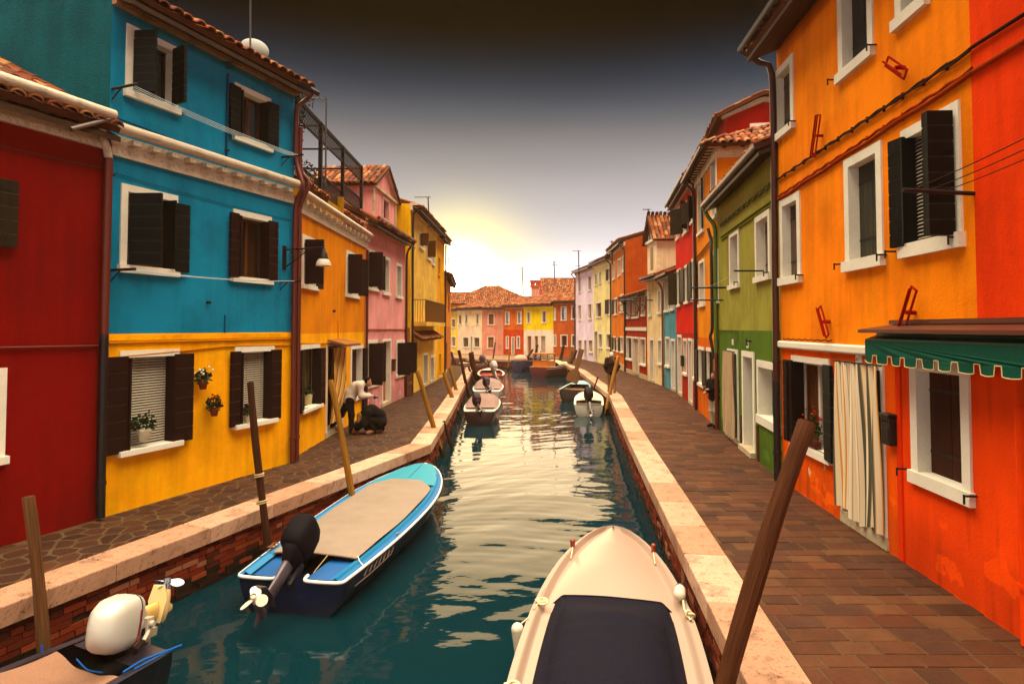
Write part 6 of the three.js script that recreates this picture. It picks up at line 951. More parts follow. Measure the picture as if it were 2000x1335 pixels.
  bl.push(new THREE.CylinderGeometry(0.034, 0.042, 0.11, 16, 1, true).rotateX(Math.PI / 2).translate(0, -0.64, 0.41), new THREE.CylinderGeometry(0.022, 0.022, 0.1, 12).rotateX(Math.PI / 2).translate(0, -0.64, 0.4));
  const pm = (o.prop ?? o.leg); part(g, 'propeller', bl, pm);
  if (o.short) for (const c of g.children) if (['cavitation_plate', 'gearcase', 'propeller'].includes(c.name)) c.position.y += o.short;
  part(g, 'clamp', [bx(0.18, 0.2, 0.05, 0, 0.02, -0.06), bx(0.05, 0.32, 0.08, 0.075, -0.02, -0.01), bx(0.05, 0.32, 0.08, -0.075, -0.02, -0.01), rod(V(0.075, -0.1, -0.05), V(0.075, -0.1, -0.17), 0.012), rod(V(-0.075, -0.1, -0.05), V(-0.075, -0.1, -0.17), 0.012), bx(0.09, 0.02, 0.02, 0.075, -0.1, -0.17), bx(0.09, 0.02, 0.02, -0.075, -0.1, -0.17)], o.clampM ?? metal('#8a8078', 0.6));
  if (o.tiller) { const q = o.tside ?? 1; part(g, 'tiller', [rod(V(q * 0.15, 0.06, 0.06), V(q * 0.235, 0.3, 0.0), 0.024, 0.02), bx(0.07, 0.11, 0.16, q * 0.13, 0.08, 0.1), new THREE.CylinderGeometry(0.03, 0.03, 0.05, 12).rotateZ(1.57).translate(q * 0.18, 0.08, 0.12)], o.low ?? o.cowl); part(g, 'grip', rod(V(q * 0.232, 0.29, 0.002), V(q * 0.275, 0.48, -0.03), 0.027, 0.032), plain('#1a0d0a', 0.6, 0.6)); }
  return g;
}
const ropeTo = (S, pts, r = 0.01, m = ropeM, name = 'rope') => part(S.b, name, tube(pts, r, 6, pts.length * 6), m);
const cleat = (S, t, s, m) => { const p = S.P(t, s, 0.02); part(S.b, 'cleat', [rod(p.clone().add(V(0, 0, -0.06)), p.clone().add(V(0, 0.02, 0.06)), 0.01), rod(p.clone().add(V(0, -0.03, -0.02)), p.clone().add(V(0, 0.01, -0.02)), 0.01), rod(p.clone().add(V(0, -0.03, 0.025)), p.clone().add(V(0, 0.015, 0.025)), 0.01)], m); };

{ // white boat with navy cover, foreground
  const S = boat('white boat with navy blue cover in the foreground', V(0.58, 0, -3.9), V(1.54, 0, -9.45), { beam: 1.78, free: 0.5, rise: 0.1, transom: 0.86, bowLen: 0.68, full: 0.62, hull: gloss('#f0d8c0', 0.5, 0.3), rake: 0.35, flare: 0.1 });
  const ivory = gloss('#f0c6ac', 0.38, 0.32), navy = mat('navy canvas', C('#1a1430', 0.26), { map: T_cloth, bumpMap: T_clothBump, bumpScale: 0.02, roughness: 0.75 });
  const rimIn = (t) => 0.86 - 0.16 * ss(t, 0.8, 1.0);
  for (const s of [-1, 1]) { patch(S, 'gunwale', 0, 0.999, s * 1.0, s * 0.93, () => 0.012, ivory, 60, 3); patch(S, 'inner_rim', 0, 0.99, s * 0.93, s * 0.86, (t, q) => 0.012 - 0.07 * ss(1 - (Math.abs(q) - 0.86) / 0.07, 0, 1), ivory, 60, 4); }
  const crown = (t, s) => -0.058 + 0.10 * (1 - (s / 0.86) ** 2) * ss(t, 0.45, 0.75) * (1 - 0.5 * ss(t, 0.85, 1));
  patch(S, 'foredeck', 0.52, 0.99, -0.86, 0.86, crown, ivory, 40, 20);
  for (const s of [-1, 1]) patch(S, 'side_deck', 0, 0.53, s * 0.86, s * 0.66, () => -0.058, ivory, 30, 3);
  const hump = (t, s) => { const a = Math.abs(s) / 0.77, arch = Math.sqrt(Math.max(0, 1 - (s / 0.62) ** 2)); const front = 1; return 0.035 - 0.10 * ss(a, 0.86, 1) + 0.19 * arch * (0.1 + 0.9 * ss(0.56 - t, 0.0, 0.14)) + 0.012 * Math.sin(t * 60 + s * 4) * (1 - a) * 0.4 + 0.01 * Math.cos((t - 0.33) * 120) * arch * Math.exp(-((t - 0.4) ** 2) * 400); };
  patch(S, 'cover', 0.0, 0.56, -0.78, 0.78, hump, navy, 70, 40);
  const ct = []; for (let i = 0; i <= 24; i++) { const s = -0.78 + 1.56 * i / 24; ct.push(S.P(0.56, s, hump(0.56, s))); } part(S.b, 'cover_hem', tube(ct, 0.012, 6, 60), navy);
  for (const s of [-1, 1]) part(S.b, 'rub_rail', tube(Array.from({ length: 30 }, (_, i) => S.P(i / 29 * 0.97, s, -0.09, 1.0)), 0.02, 6, 80), plain('#18141a', 0.6, 0.5));
  const br = metal('#a83c1c', 0.6, 0.4), rp = plain('#e8cda0', 0.75, 0.9);
  for (const s of [-1, 1]) { const p = S.P(0.835, s, 0.04, 0.96); part(S.b, 'mooring_bitt', [new THREE.CylinderGeometry(0.035, 0.03, 0.09, 10).translate(p.x, p.y, p.z), new THREE.SphereGeometry(0.037, 10, 8).translate(p.x, p.y + 0.045, p.z)], br); ropeTo(S, [p.clone().add(V(0, -0.03, 0.02)), S.P(0.815, s, 0.02, 0.9), S.P(0.78, s, -0.03, 0.84)], 0.009, rp); }
  part(S.b, 'bow_seam', tube([S.P(0.992, 0, 0.02), S.P(0.97, 0, 0.03)], 0.012, 6), br);
  for (const [t, s] of [[0.53, -0.93], [0.24, -0.96], [0.18, 0.96]]) { const p = S.P(t, s, 0.045); part(S.b, 'rope_coil', [0, 1, 2].map((k) => new THREE.TorusGeometry(0.04 + 0.008 * k, 0.011, 6, 18).rotateX(1.2 + 0.3 * k).translate(p.x + 0.02 * k, p.y, p.z + 0.01 * k)), rp); ropeTo(S, [p, S.P(t - 0.015, s, 0.01, 1.02), S.P(t - 0.03, s, -0.1, 1.03)], 0.009, rp); }
  // fenders: one lying on the starboard rim, one hanging to port
  const fender = (p, rot, blue) => { const q = grp(S.b, 'fender'); q.position.copy(p); q.rotation.set(...rot); part(q, 'body', new THREE.CapsuleGeometry(0.065, 0.28, 6, 16), mat('fender vinyl', C('#e8d2b4', 0.72), { roughness: 0.4 })); part(q, 'cap', [new THREE.CylinderGeometry(0.03, 0.062, 0.06, 14).translate(0, -0.2, 0), new THREE.TorusGeometry(0.022, 0.008, 6, 12).translate(0, -0.245, 0)], plain('#203a70', 0.6, 0.4)); };
  fender(S.P(0.60, 0.93, 0.07), [1.35, 0, 0.1], true); ropeTo(S, [S.P(0.565, 0.93, 0.07), S.P(0.54, 0.92, 0.03), S.P(0.5, 0.95, 0.03)], 0.012, rp); part(S.b, 'rope_knot', new THREE.TorusKnotGeometry(0.035, 0.013, 40, 6).translate(...S.P(0.515, 0.95, 0.04).toArray()), rp);
  fender(S.P(0.45, -1.08, -0.2), [0.1, 0, 0.12], true); ropeTo(S, [S.P(0.455, -1.06, -0.02), S.P(0.46, -0.98, 0.03)], 0.008, rp);
  for (const s of [-1, 1]) part(S.b, 'rim_plate', patchBox(S, 0.5, 0.6, s * 0.965, 0.03, 0.02), metal('#b8a898', 0.7, 0.3));
}
function patchBox(S, t0, t1, s, w, dy) { const pos = [], idx = []; for (let j = 0; j <= 6; j++) { const t = t0 + (t1 - t0) * j / 6, a = S.P(t, s, dy); for (const k of [-1, 1]) pos.push(a.x + k * w / 2, a.y, a.z); if (j) { const q = 2 * j; idx.push(q - 2, q - 1, q + 1, q - 2, q + 1, q); } } return geo(pos, idx); }
{ // blue boat with tan cover on the left
  const stern = V(-2.80, 0, -7.85), bow = V(-1.88, 0, -13.5);
  const navyHull = mat('hull paint', C('#182a5c', 0.3), { roughness: 0.35, clearcoat: 0.15 });
  const S = boat('blue boat with tan canvas cover and tilted black outboard motor', stern, bow, { beam: 1.72, free: 0.46, rise: 0.2, transom: 0.82, bowLen: 0.5, full: 0.66, pow: 2.3, hull: navyHull, rake: 0.5, flare: 0.22 });
  const bl = plain('#0a74b4', 0.5, 0.45), tq = plain('#0b8cc4', 0.5, 0.45), tqf = plain('#10a2b8', 0.5, 0.45), tan = mat('tan canvas', C('#c6aa94', 0.42), { map: T_cloth, bumpMap: T_clothBump, bumpScale: 0.012, roughness: 0.92 });
  for (const s of [-1, 1]) { patch(S, 'side_deck', 0, 0.985, s * 1.0, s * 0.9, () => 0.0, bl, 50, 3); patch(S, 'coaming', 0.0, 0.93, s * 0.9, s * 0.87, (t, q) => 0.0 + 0.035 * ss((0.9 - Math.abs(q)) / 0.03, 0, 1), tq, 50, 3); patch(S, 'side_deck_inner', 0.0, 0.93, s * 0.87, s * 0.76, (t, q) => 0.035 - 0.03 * ss((0.87 - Math.abs(q)) / 0.1, 0, 1), tq, 50, 3); }
  patch(S, 'foredeck', 0.74, 0.97, -0.87, 0.87, (t, s) => 0.02 + 0.03 * (1 - s * s), tqf, 24, 12);
  part(S.b, 'deck_seam', tube([S.P(0.8, 0, 0.052), S.P(0.95, 0, 0.052)], 0.006, 5), bl);
  const cov = (t, s) => 0.045 + 0.03 * (1 - (s / 0.8) ** 2) + 0.008 * Math.sin(t * 22 + s * 3) - 0.02 * Math.exp(-((t - 0.16) ** 2) * 500 - (s - 0.15) ** 2 * 20);
  const cw = (t) => 0.79 - 0.34 * ss(t, 0.68, 0.775) * ss(t, 0.68, 0.775);
  patch(S, 'cover', 0.115, 0.775, -1, 1, (t, s) => cov(t, s * cw(t)), tan, 40, 18, S.b, cw);
  const hem = [], k = 20; for (let i = 0; i <= k; i++) { const s = -0.79 + 1.58 * i / k; hem.push(S.P(0.115, s, cov(0.115, s) - 0.01)); } part(S.b, 'cover_hem', tube(hem, 0.012, 6, 50), plain('#8a6a5a', 0.6));
  // stern platforms either side of the motor well
  for (const s of [-1, 1]) patch(S, 'stern_platform', 0.0, 0.16, s * 0.9, s * 0.26, (t) => -0.03 - 0.02 * t, plain('#0a66b0', 0.5, 0.45), 8, 8);
  patch(S, 'motor_well', 0.0, 0.2, -0.26, 0.26, () => -0.22, plain('#101018', 0.6), 4, 4);
  const wh = mat('rubber rail', C('#f4e4d2', 0.8), { roughness: 0.45 });
  for (const s of [-1, 1]) { const pts = []; for (let i = 0; i <= 44; i++) pts.push(S.P(1 - i / 44 * 0.995, s, -0.02, 1.005)); pts.push(S.P(0.0, s, -0.02, 0.98), S.P(-0.004, s, -0.02, 0.9), S.P(-0.006, s, -0.02, 0.6), S.P(-0.004, s, -0.02, 0.33), S.P(0.004, s, -0.015, 0.27), S.P(0.018, s, 0.0, 0.27)); part(S.b, 'rub_rail', tube(pts, 0.022, 8, 160), wh); }
  const cp = metal('#c8c0c0', 0.7, 0.3, 0.7); for (const [t, s] of [[0.3, 0.95], [0.5, 0.84], [0.5, -0.9], [0.86, 0.85], [0.9, 0.2]]) cleat(S, t, s, cp);
  ropeTo(S, [S.P(0.12, 0.79, 0.05), S.P(0.1, 0.9, 0.03), S.P(0.09, 1.01, 0.0)], 0.006, wh); ropeTo(S, [S.P(0.12, -0.79, 0.05), S.P(0.11, -0.9, 0.03), S.P(0.1, -1.01, 0.0)], 0.006, tq); ropeTo(S, [S.P(0.12, 0.25, 0.06), S.P(0.05, 0.25, -0.03), S.P(0.04, 0.25, -0.1)], 0.006, ropeM);
  part(S.b, 'hull_lettering', (() => { const pts = []; const L = []; for (let i = 0; i < 7; i++) { const t = 0.1 + i * 0.025, p = S.P(t, 1.0, -0.16, 0.985), q = S.P(t + 0.012, 1.0, -0.08, 1.0); L.push(rod(p, q, 0.008, 0.006, 5)); } L.push(tube([S.P(0.06, 1, -0.2, 0.97), S.P(0.14, 1, -0.19, 0.985), S.P(0.25, 1, -0.17, 0.99)], 0.006, 5)); return L; })(), metal('#b89888', 0.7, 0.4));
  const blackC = mat('motor hood cloth', C('#1e1018', 0.25), { map: T_cloth, bumpMap: T_clothBump, bumpScale: 0.01, roughness: 0.8 }), gr = mat('grey leg', C('#6a5a60', 0.5), { roughness: 0.35, metalness: 0.3 });
  outboard(S.b, S.P(0.012, -0.03, 0.03), 1.0, { s: 1.0, cowl: blackC, low: blackC, leg: gr, gear: gr, prop: mat('cream propeller', C('#f0dcbc', 0.8), { roughness: 0.4, side: THREE.DoubleSide }), spin: 0.6, yaw: -0.04, clampM: metal('#2a2024', 0.5) });
  const sp = S.P(0.14, -0.94, 0.03); part(S.b, 'rope_coil', [0, 1, 2].map((q) => new THREE.TorusGeometry(0.05, 0.01, 6, 16).rotateX(1.1 + 0.4 * q).translate(sp.x, sp.y + 0.02, sp.z - q * 0.05)), plain('#8a5a3a', 0.6));
}
{ // dark boat with white outboard at the lower left edge
  const stern = V(-3.82, 0, -6.38), bow = V(-5.9, 0, -2.0);
  const dk = mat('dark hull', C('#1a1620', 0.5), { roughness: 0.35, clearcoat: 0.3 }), pur = gloss('#2c2230', 0.5, 0.4), tan = mat('tan canvas', C('#b88468', 0.5), { map: T_cloth, bumpMap: T_clothBump, bumpScale: 0.02, roughness: 0.92 });
  const S = boat('dark boat with brown tarpaulin and raised white outboard motor', stern, bow, { beam: 1.3, free: 0.42, rise: 0.25, transom: 0.82, bowLen: 0.6, hull: dk });
  for (const s of [-1, 1]) { patch(S, 'gunwale', 0, 0.99, s * 1.02, s * 0.86, () => 0.012, pur, 40, 3); }
  patch(S, 'stern_deck', 0, 0.07, -0.86, -0.3, () => 0.0, pur, 4, 6); patch(S, 'stern_deck', 0, 0.07, 0.3, 0.86, () => 0.0, pur, 4, 6); patch(S, 'floor', 0, 0.3, -0.86, 0.86, () => -0.2, plain('#0c0a0c', 0.5), 4, 4);
  const cov = (t, s) => 0.02 + 0.09 * (1 - s * s) * ss(t, 0.1, 0.3) - 0.12 * Math.exp(-((t - 0.13) ** 2) * 260) * (1 - s * s) + 0.012 * Math.sin(t * 40 + s * 5) * (1 - s * s) + 0.01 * Math.sin(s * 9 + t * 13);
  patch(S, 'tarpaulin', 0.1, 0.9, -0.93, 0.93, cov, tan, 50, 24);
  const crm = gloss('#f0e2d0', 0.5, 0.34), yl = mat('yellow leg', C('#e0b060', 0.75), { roughness: 0.4 });
  outboard(S.b, S.P(0.0, 0, 0.06), 1.36, { s: 0.98, short: 0.2, tside: -1, vents: true, cowl: crm, low: gloss('#ead4bc', 0.5, 0.4), leg: yl, gear: mat('gear', C('#f0cc88', 0.78), { roughness: 0.35 }), prop: metal('#b8c0cc', 0.7, 0.25, 0.8), band: plain('#2a1420', 0.6, 0.4), stripe: plain('#a82030', 0.7, 0.4), tiller: true, yaw: 0.42, clampM: metal('#c8b090', 0.7, 0.4) });
  const blu = plain('#0c5aa8', 0.6, 0.7); ropeTo(S, [S.P(0.1, -0.9, 0.04), S.P(0.06, -0.9, 0.05), S.P(0.02, -0.98, 0.04), S.P(-0.02, -1.02, 0.02)], 0.012, blu); ropeTo(S, [S.P(0.08, -0.93, 0.02), S.P(0.03, -0.99, 0.03), S.P(-0.02, -1.02, 0.02)], 0.008, blu); ropeTo(S, [S.P(0.12, 0.95, 0.02), S.P(0.12, 0.97, 0.1)], 0.01, blu); ropeTo(S, [S.P(0.1, 0.3, 0.0), S.P(0.1, 0.0, -0.06), S.P(0.1, -0.4, -0.03)], 0.008, blu);
  ropeTo(S, [S.P(0.26, 0.96, 0.02), S.P(0.27, 0.98, 0.1), S.P(0.3, 0.9, 0.1), S.P(0.34, 0.95, 0.05), S.P(0.45, 0.97, 0.03)], 0.014, plain('#d8c4a0', 0.7, 0.9));
  for (const t of [0.24, 0.4]) part(S.b, 'eyelet', new THREE.TorusGeometry(0.022, 0.007, 6, 12).rotateY(0.5).translate(...S.P(t, -0.9, 0.04).toArray()), metal('#c8a088', 0.7));
  part(S.b, 'patch', patchBox(S, 0.36, 0.385, 0.15, 0.06, 0.115), plain('#3a3034', 0.5));
}
function smallBoat(label, stern, bow, o) {
  const S = boat(label, stern, bow, { beam: 1.3, free: 0.42, rise: 0.2, transom: 0.8, bowLen: 0.55, ...o });
  const rim = o.rim ?? gloss('#e8d8c4', 0.75, 0.4), ins = o.inside ?? gloss('#8a6a50', 0.6, 0.5);
  for (const s of [-1, 1]) patch(S, 'gunwale', 0, 0.99, s * 1.03, s * 0.88, () => 0.012, rim, 30, 2);
  if (o.cover) { patch(S, 'cover', o.c0 ?? 0.1, o.c1 ?? 0.8, -0.95, 0.95, (t, s) => 0.03 + (o.hump ?? 0.25) * Math.sqrt(Math.max(0, 1 - (s / 0.97) ** 2)) * ss(t, (o.c0 ?? 0.1) - 0.02, 0.35) * (1 - ss(t, 0.62, 0.82)), o.cover, 30, 16); patch(S, 'foredeck', o.c1 ?? 0.8, 0.98, -0.88, 0.88, () => 0.01, rim, 8, 6); patch(S, 'stern_deck', 0, o.c0 ?? 0.1, -0.88, 0.88, () => -0.02, rim, 3, 6); }
  else { patch(S, 'floor', 0, 0.9, -0.8, 0.8, () => -0.25, ins, 12, 4); for (const t of [0.25, 0.55]) part(S.b, 'thwart', bx(S.w(t) * 1.8, 0.035, 0.24, 0, S.sheer(t) - 0.08, S.zz(t)), ins); patch(S, 'foredeck', 0.8, 0.98, -0.88, 0.88, () => 0.0, rim, 8, 6); }
  if (o.stripe) for (const s of [-1, 1]) part(S.b, 'stripe', tube(Array.from({ length: 20 }, (_, i) => S.P(i / 19 * 0.97, s, -0.12, 0.99)), 0.018, 5, 50), o.stripe);
  return S;
}
const mot = (hex, leg) => ({ cowl: plain(hex, 0.45, 0.55), leg: plain(leg, 0.5, 0.6), prop: plain('#c8b8a8', 0.5, 0.6) });
{
  let S = smallBoat('small white dinghy with black outboard against the right quay', V(3.12, 0, -25.1), V(3.62, 0, -29.0), { beam: 1.22, free: 0.46, hull: gloss('#d8ccb8', 0.72, 0.4), rim: gloss('#e8dcc8', 0.75, 0.4), transom: 0.95, bowLen: 0.5 });
  patch(S, 'foredeck', 0.3, 0.98, -0.88, 0.88, (t, s) => 0.02 + 0.06 * (1 - s * s), gloss('#dccab8', 0.72, 0.4), 10, 8); outboard(S.b, S.P(0.0, 0.0, 0.05), 0.55, { ...mot('#2a1a14', '#c8b8a8'), s: 0.95, yaw: 0.25 });
  S = smallBoat('wooden boat with pale blue trim lying across beside the right quay', V(2.75, 0, -29.9), V(3.85, 0, -34.0), { beam: 1.45, free: 0.42, rise: 0.3, sternRise: 0.18, hull: plain('#4a382c', 0.55, 0.5), rim: gloss('#9cc0c0', 0.6, 0.5), stripe: gloss('#a8c4c4', 0.6, 0.5), inside: plain('#a87858', 0.6), transom: 0.6 });
  S = smallBoat('white cabin boat with orange wheelhouse and maroon hull', V(1.9, 0, -44.6), V(4.0, 0, -47.6), { beam: 1.9, free: 0.75, rise: 0.25, hull: gloss('#7a3038', 0.55, 0.4), rim: gloss('#f4e0c8', 0.8, 0.4), stripe: gloss('#f0d4bc', 0.75, 0.4), cover: cloth('#e8c098', 0.68), c0: 0.4, c1: 0.85, hump: 0.35 });
  { const h = S.sheer(0.2), z = S.zz(0.22), or = gloss('#d8741c', 0.65, 0.4); part(S.b, 'wheelhouse', [bx(1.3, 0.45, 0.06, 0, h + 0.2, z + 0.5), bx(1.3, 0.45, 0.06, 0, h + 0.2, z - 0.5), bx(0.06, 0.45, 1.0, -0.62, h + 0.2, z), bx(0.06, 0.45, 1.0, 0.62, h + 0.2, z), ...[[-1, -1], [1, -1], [-1, 1], [1, 1]].map(([a, b]) => bx(0.08, 0.5, 0.08, a * 0.61, h + 0.66, z + b * 0.49)), bx(1.45, 0.09, 1.2, 0, h + 0.95, z)], or); part(S.b, 'window_pane', [bx(1.1, 0.42, 0.02, 0, h + 0.66, z + 0.49), bx(1.1, 0.42, 0.02, 0, h + 0.66, z - 0.49)], GLASS); }
  S = smallBoat('dark blue boat moored under two leaning poles at canal end', V(0.45, 0, -51.0), V(2.2, 0, -53.2), { beam: 1.7, free: 0.8, rise: 0.45, sternRise: 0.1, hull: gloss('#3a2a58', 0.55, 0.4), rim: gloss('#6a4a78', 0.55, 0.4) });
  part(S.b, 'tarpaulin_heap', new THREE.SphereGeometry(0.5, 16, 10).scale(1.1, 0.8, 1.3).translate(0, S.sheer(0.15) + 0.1, S.zz(0.15)), cloth('#d8a890', 0.65));
  S = smallBoat('nearest covered boat with dark outboard along the left quay', V(-1.22, 0, -22.9), V(-1.12, 0, -27.4), { beam: 1.36, free: 0.5, hull: gloss('#5a3228', 0.45, 0.4), rim: gloss('#e8c8b4', 0.72, 0.4), cover: cloth('#b89082', 0.5), c0: 0.18, hump: 0.3 }); outboard(S.b, S.P(0.0, -0.1, 0.12), 1.05, { ...mot('#42242a', '#6a4a44'), s: 0.85, yaw: 0.3 });
  S = smallBoat('covered boat with white hull and outboard behind the nearest one', V(-1.22, 0, -29.6), V(-1.2, 0, -34.0), { beam: 1.5, free: 0.55, hull: gloss('#d8b8a8', 0.68, 0.4), rim: gloss('#f0dccc', 0.76, 0.4), cover: cloth('#bc968a', 0.5), c0: 0.2, hump: 0.35 }); outboard(S.b, S.P(0.0, 0.05, 0.15), 1.05, { ...mot('#4c3040', '#6a4a44'), s: 0.9, yaw: 0.3 });
  S = smallBoat('open red boat with white outboard further along the left quay', V(-1.3, 0, -38.6), V(-1.5, 0, -43.2), { beam: 1.75, free: 0.6, hull: gloss('#8a3a34', 0.55, 0.4), rim: gloss('#f0c0b0', 0.7, 0.4), inside: gloss('#c83a20', 0.6, 0.4) }); outboard(S.b, S.P(0.0, 0.25, 0.15), 0.6, { ...mot('#f0d8cc', '#e8d0c4'), s: 1.1, yaw: 0.35 });
  S = smallBoat('small dark boat with outboard beyond the left quay corner', V(-2.2, 0, -48.6), V(-4.2, 0, -50.6), { beam: 1.5, free: 0.6, hull: gloss('#7a3a38', 0.55, 0.4), rim: gloss('#c88a78', 0.6, 0.4) }); outboard(S.b, S.P(0.0, 0.0, 0.2), 1.0, { ...mot('#5a3a48', '#8a6a64'), s: 1.0 });
  S = smallBoat('brown boat in the side canal behind the left quay', V(-4.6, 0, -53.2), V(-8.0, 0, -55.0), { beam: 1.8, free: 0.9, hull: gloss('#8a4a20', 0.55, 0.4), rim: gloss('#b87840', 0.6, 0.4) });
}
{ // big wooden steering oar standing up from the blue trimmed boat
  const a = atZ(1137, 683, 32.2), b = atZ(1117, 746, 31.6), o = thing('wooden_oar', 'upright wooden oar with broad rounded blade in the pale blue trimmed boat', 'oar', b, 0);
  const L = a.distanceTo(b), sh = new THREE.Shape(); sh.moveTo(-0.3, 0); sh.bezierCurveTo(-0.42, 0.3, -0.2, 0.62, -0.07, 0.72); sh.lineTo(-0.17, L); sh.lineTo(0.1, L + 0.02); sh.lineTo(0.12, 0.74); sh.bezierCurveTo(0.28, 0.6, 0.36, 0.3, 0.26, 0); sh.lineTo(-0.3, 0);
  const g = plate(sh, -0.03, 0.03, 0.012); g.applyQuaternion(new THREE.Quaternion().setFromUnitVectors(V(0, 1, 0), a.clone().sub(b).normalize())); part(o, 'blade', g, POLE_W.brown);
}
// ---------------------------------------------------------------- people
function blob(parts, cell, smooth) { // one skin over tapered bones [ax,ay,az,ra, bx,by,bz,rb]
  const lo = [1e9, 1e9, 1e9], hi = [-1e9, -1e9, -1e9]; for (const p of parts) for (const k of [0, 4]) for (let i = 0; i < 3; i++) { lo[i] = Math.min(lo[i], p[k + i] - p[k + 3] - 0.05); hi[i] = Math.max(hi[i], p[k + i] + p[k + 3] + 0.05); }
  const size = Math.max(hi[0] - lo[0], hi[1] - lo[1], hi[2] - lo[2]), n = Math.min(110, Math.ceil(size / cell)), mc = new MarchingCubes(n, new THREE.MeshBasicMaterial(), false, false, 200000), c = [0, 1, 2].map((i) => (lo[i] + hi[i]) / 2), half = size / 2;
  const f = mc.field, sz = mc.size; let q = 0;
  for (let z = 0; z < sz; z++) for (let y = 0; y < sz; y++) for (let x = 0; x < sz; x++) {
    const P = [c[0] + (x / sz * 2 - 1) * half, c[1] + (y / sz * 2 - 1) * half, c[2] + (z / sz * 2 - 1) * half]; let d = 1e3;
    for (const b of parts) { const ex = b[4] - b[0], ey = b[5] - b[1], ez = b[6] - b[2], px = P[0] - b[0], py = P[1] - b[1], pz = P[2] - b[2], l = ex * ex + ey * ey + ez * ez, t = l > 0 ? Math.min(1, Math.max(0, (px * ex + py * ey + pz * ez) / l)) : 0; const e = Math.hypot(px - ex * t, py - ey * t, pz - ez * t) - (b[3] + (b[7] - b[3]) * t); const h = Math.max(smooth - Math.abs(d - e), 0) / smooth; d = Math.min(d, e) - h * h * smooth * 0.25; }
    f[q++] = -d;
  }
  mc.isolation = 0; mc.update();
  const g = new THREE.BufferGeometry(), k = mc.count, pos = mc.positionArray.slice(0, k * 3), nor = mc.normalArray.slice(0, k * 3); for (let i = 0; i < k * 3; i += 3) for (let a = 0; a < 3; a++) pos[i + a] = pos[i + a] * half + c[a];
  g.setAttribute('position', new THREE.BufferAttribute(pos, 3)); g.setAttribute('normal', new THREE.BufferAttribute(nor, 3)); return g;
}
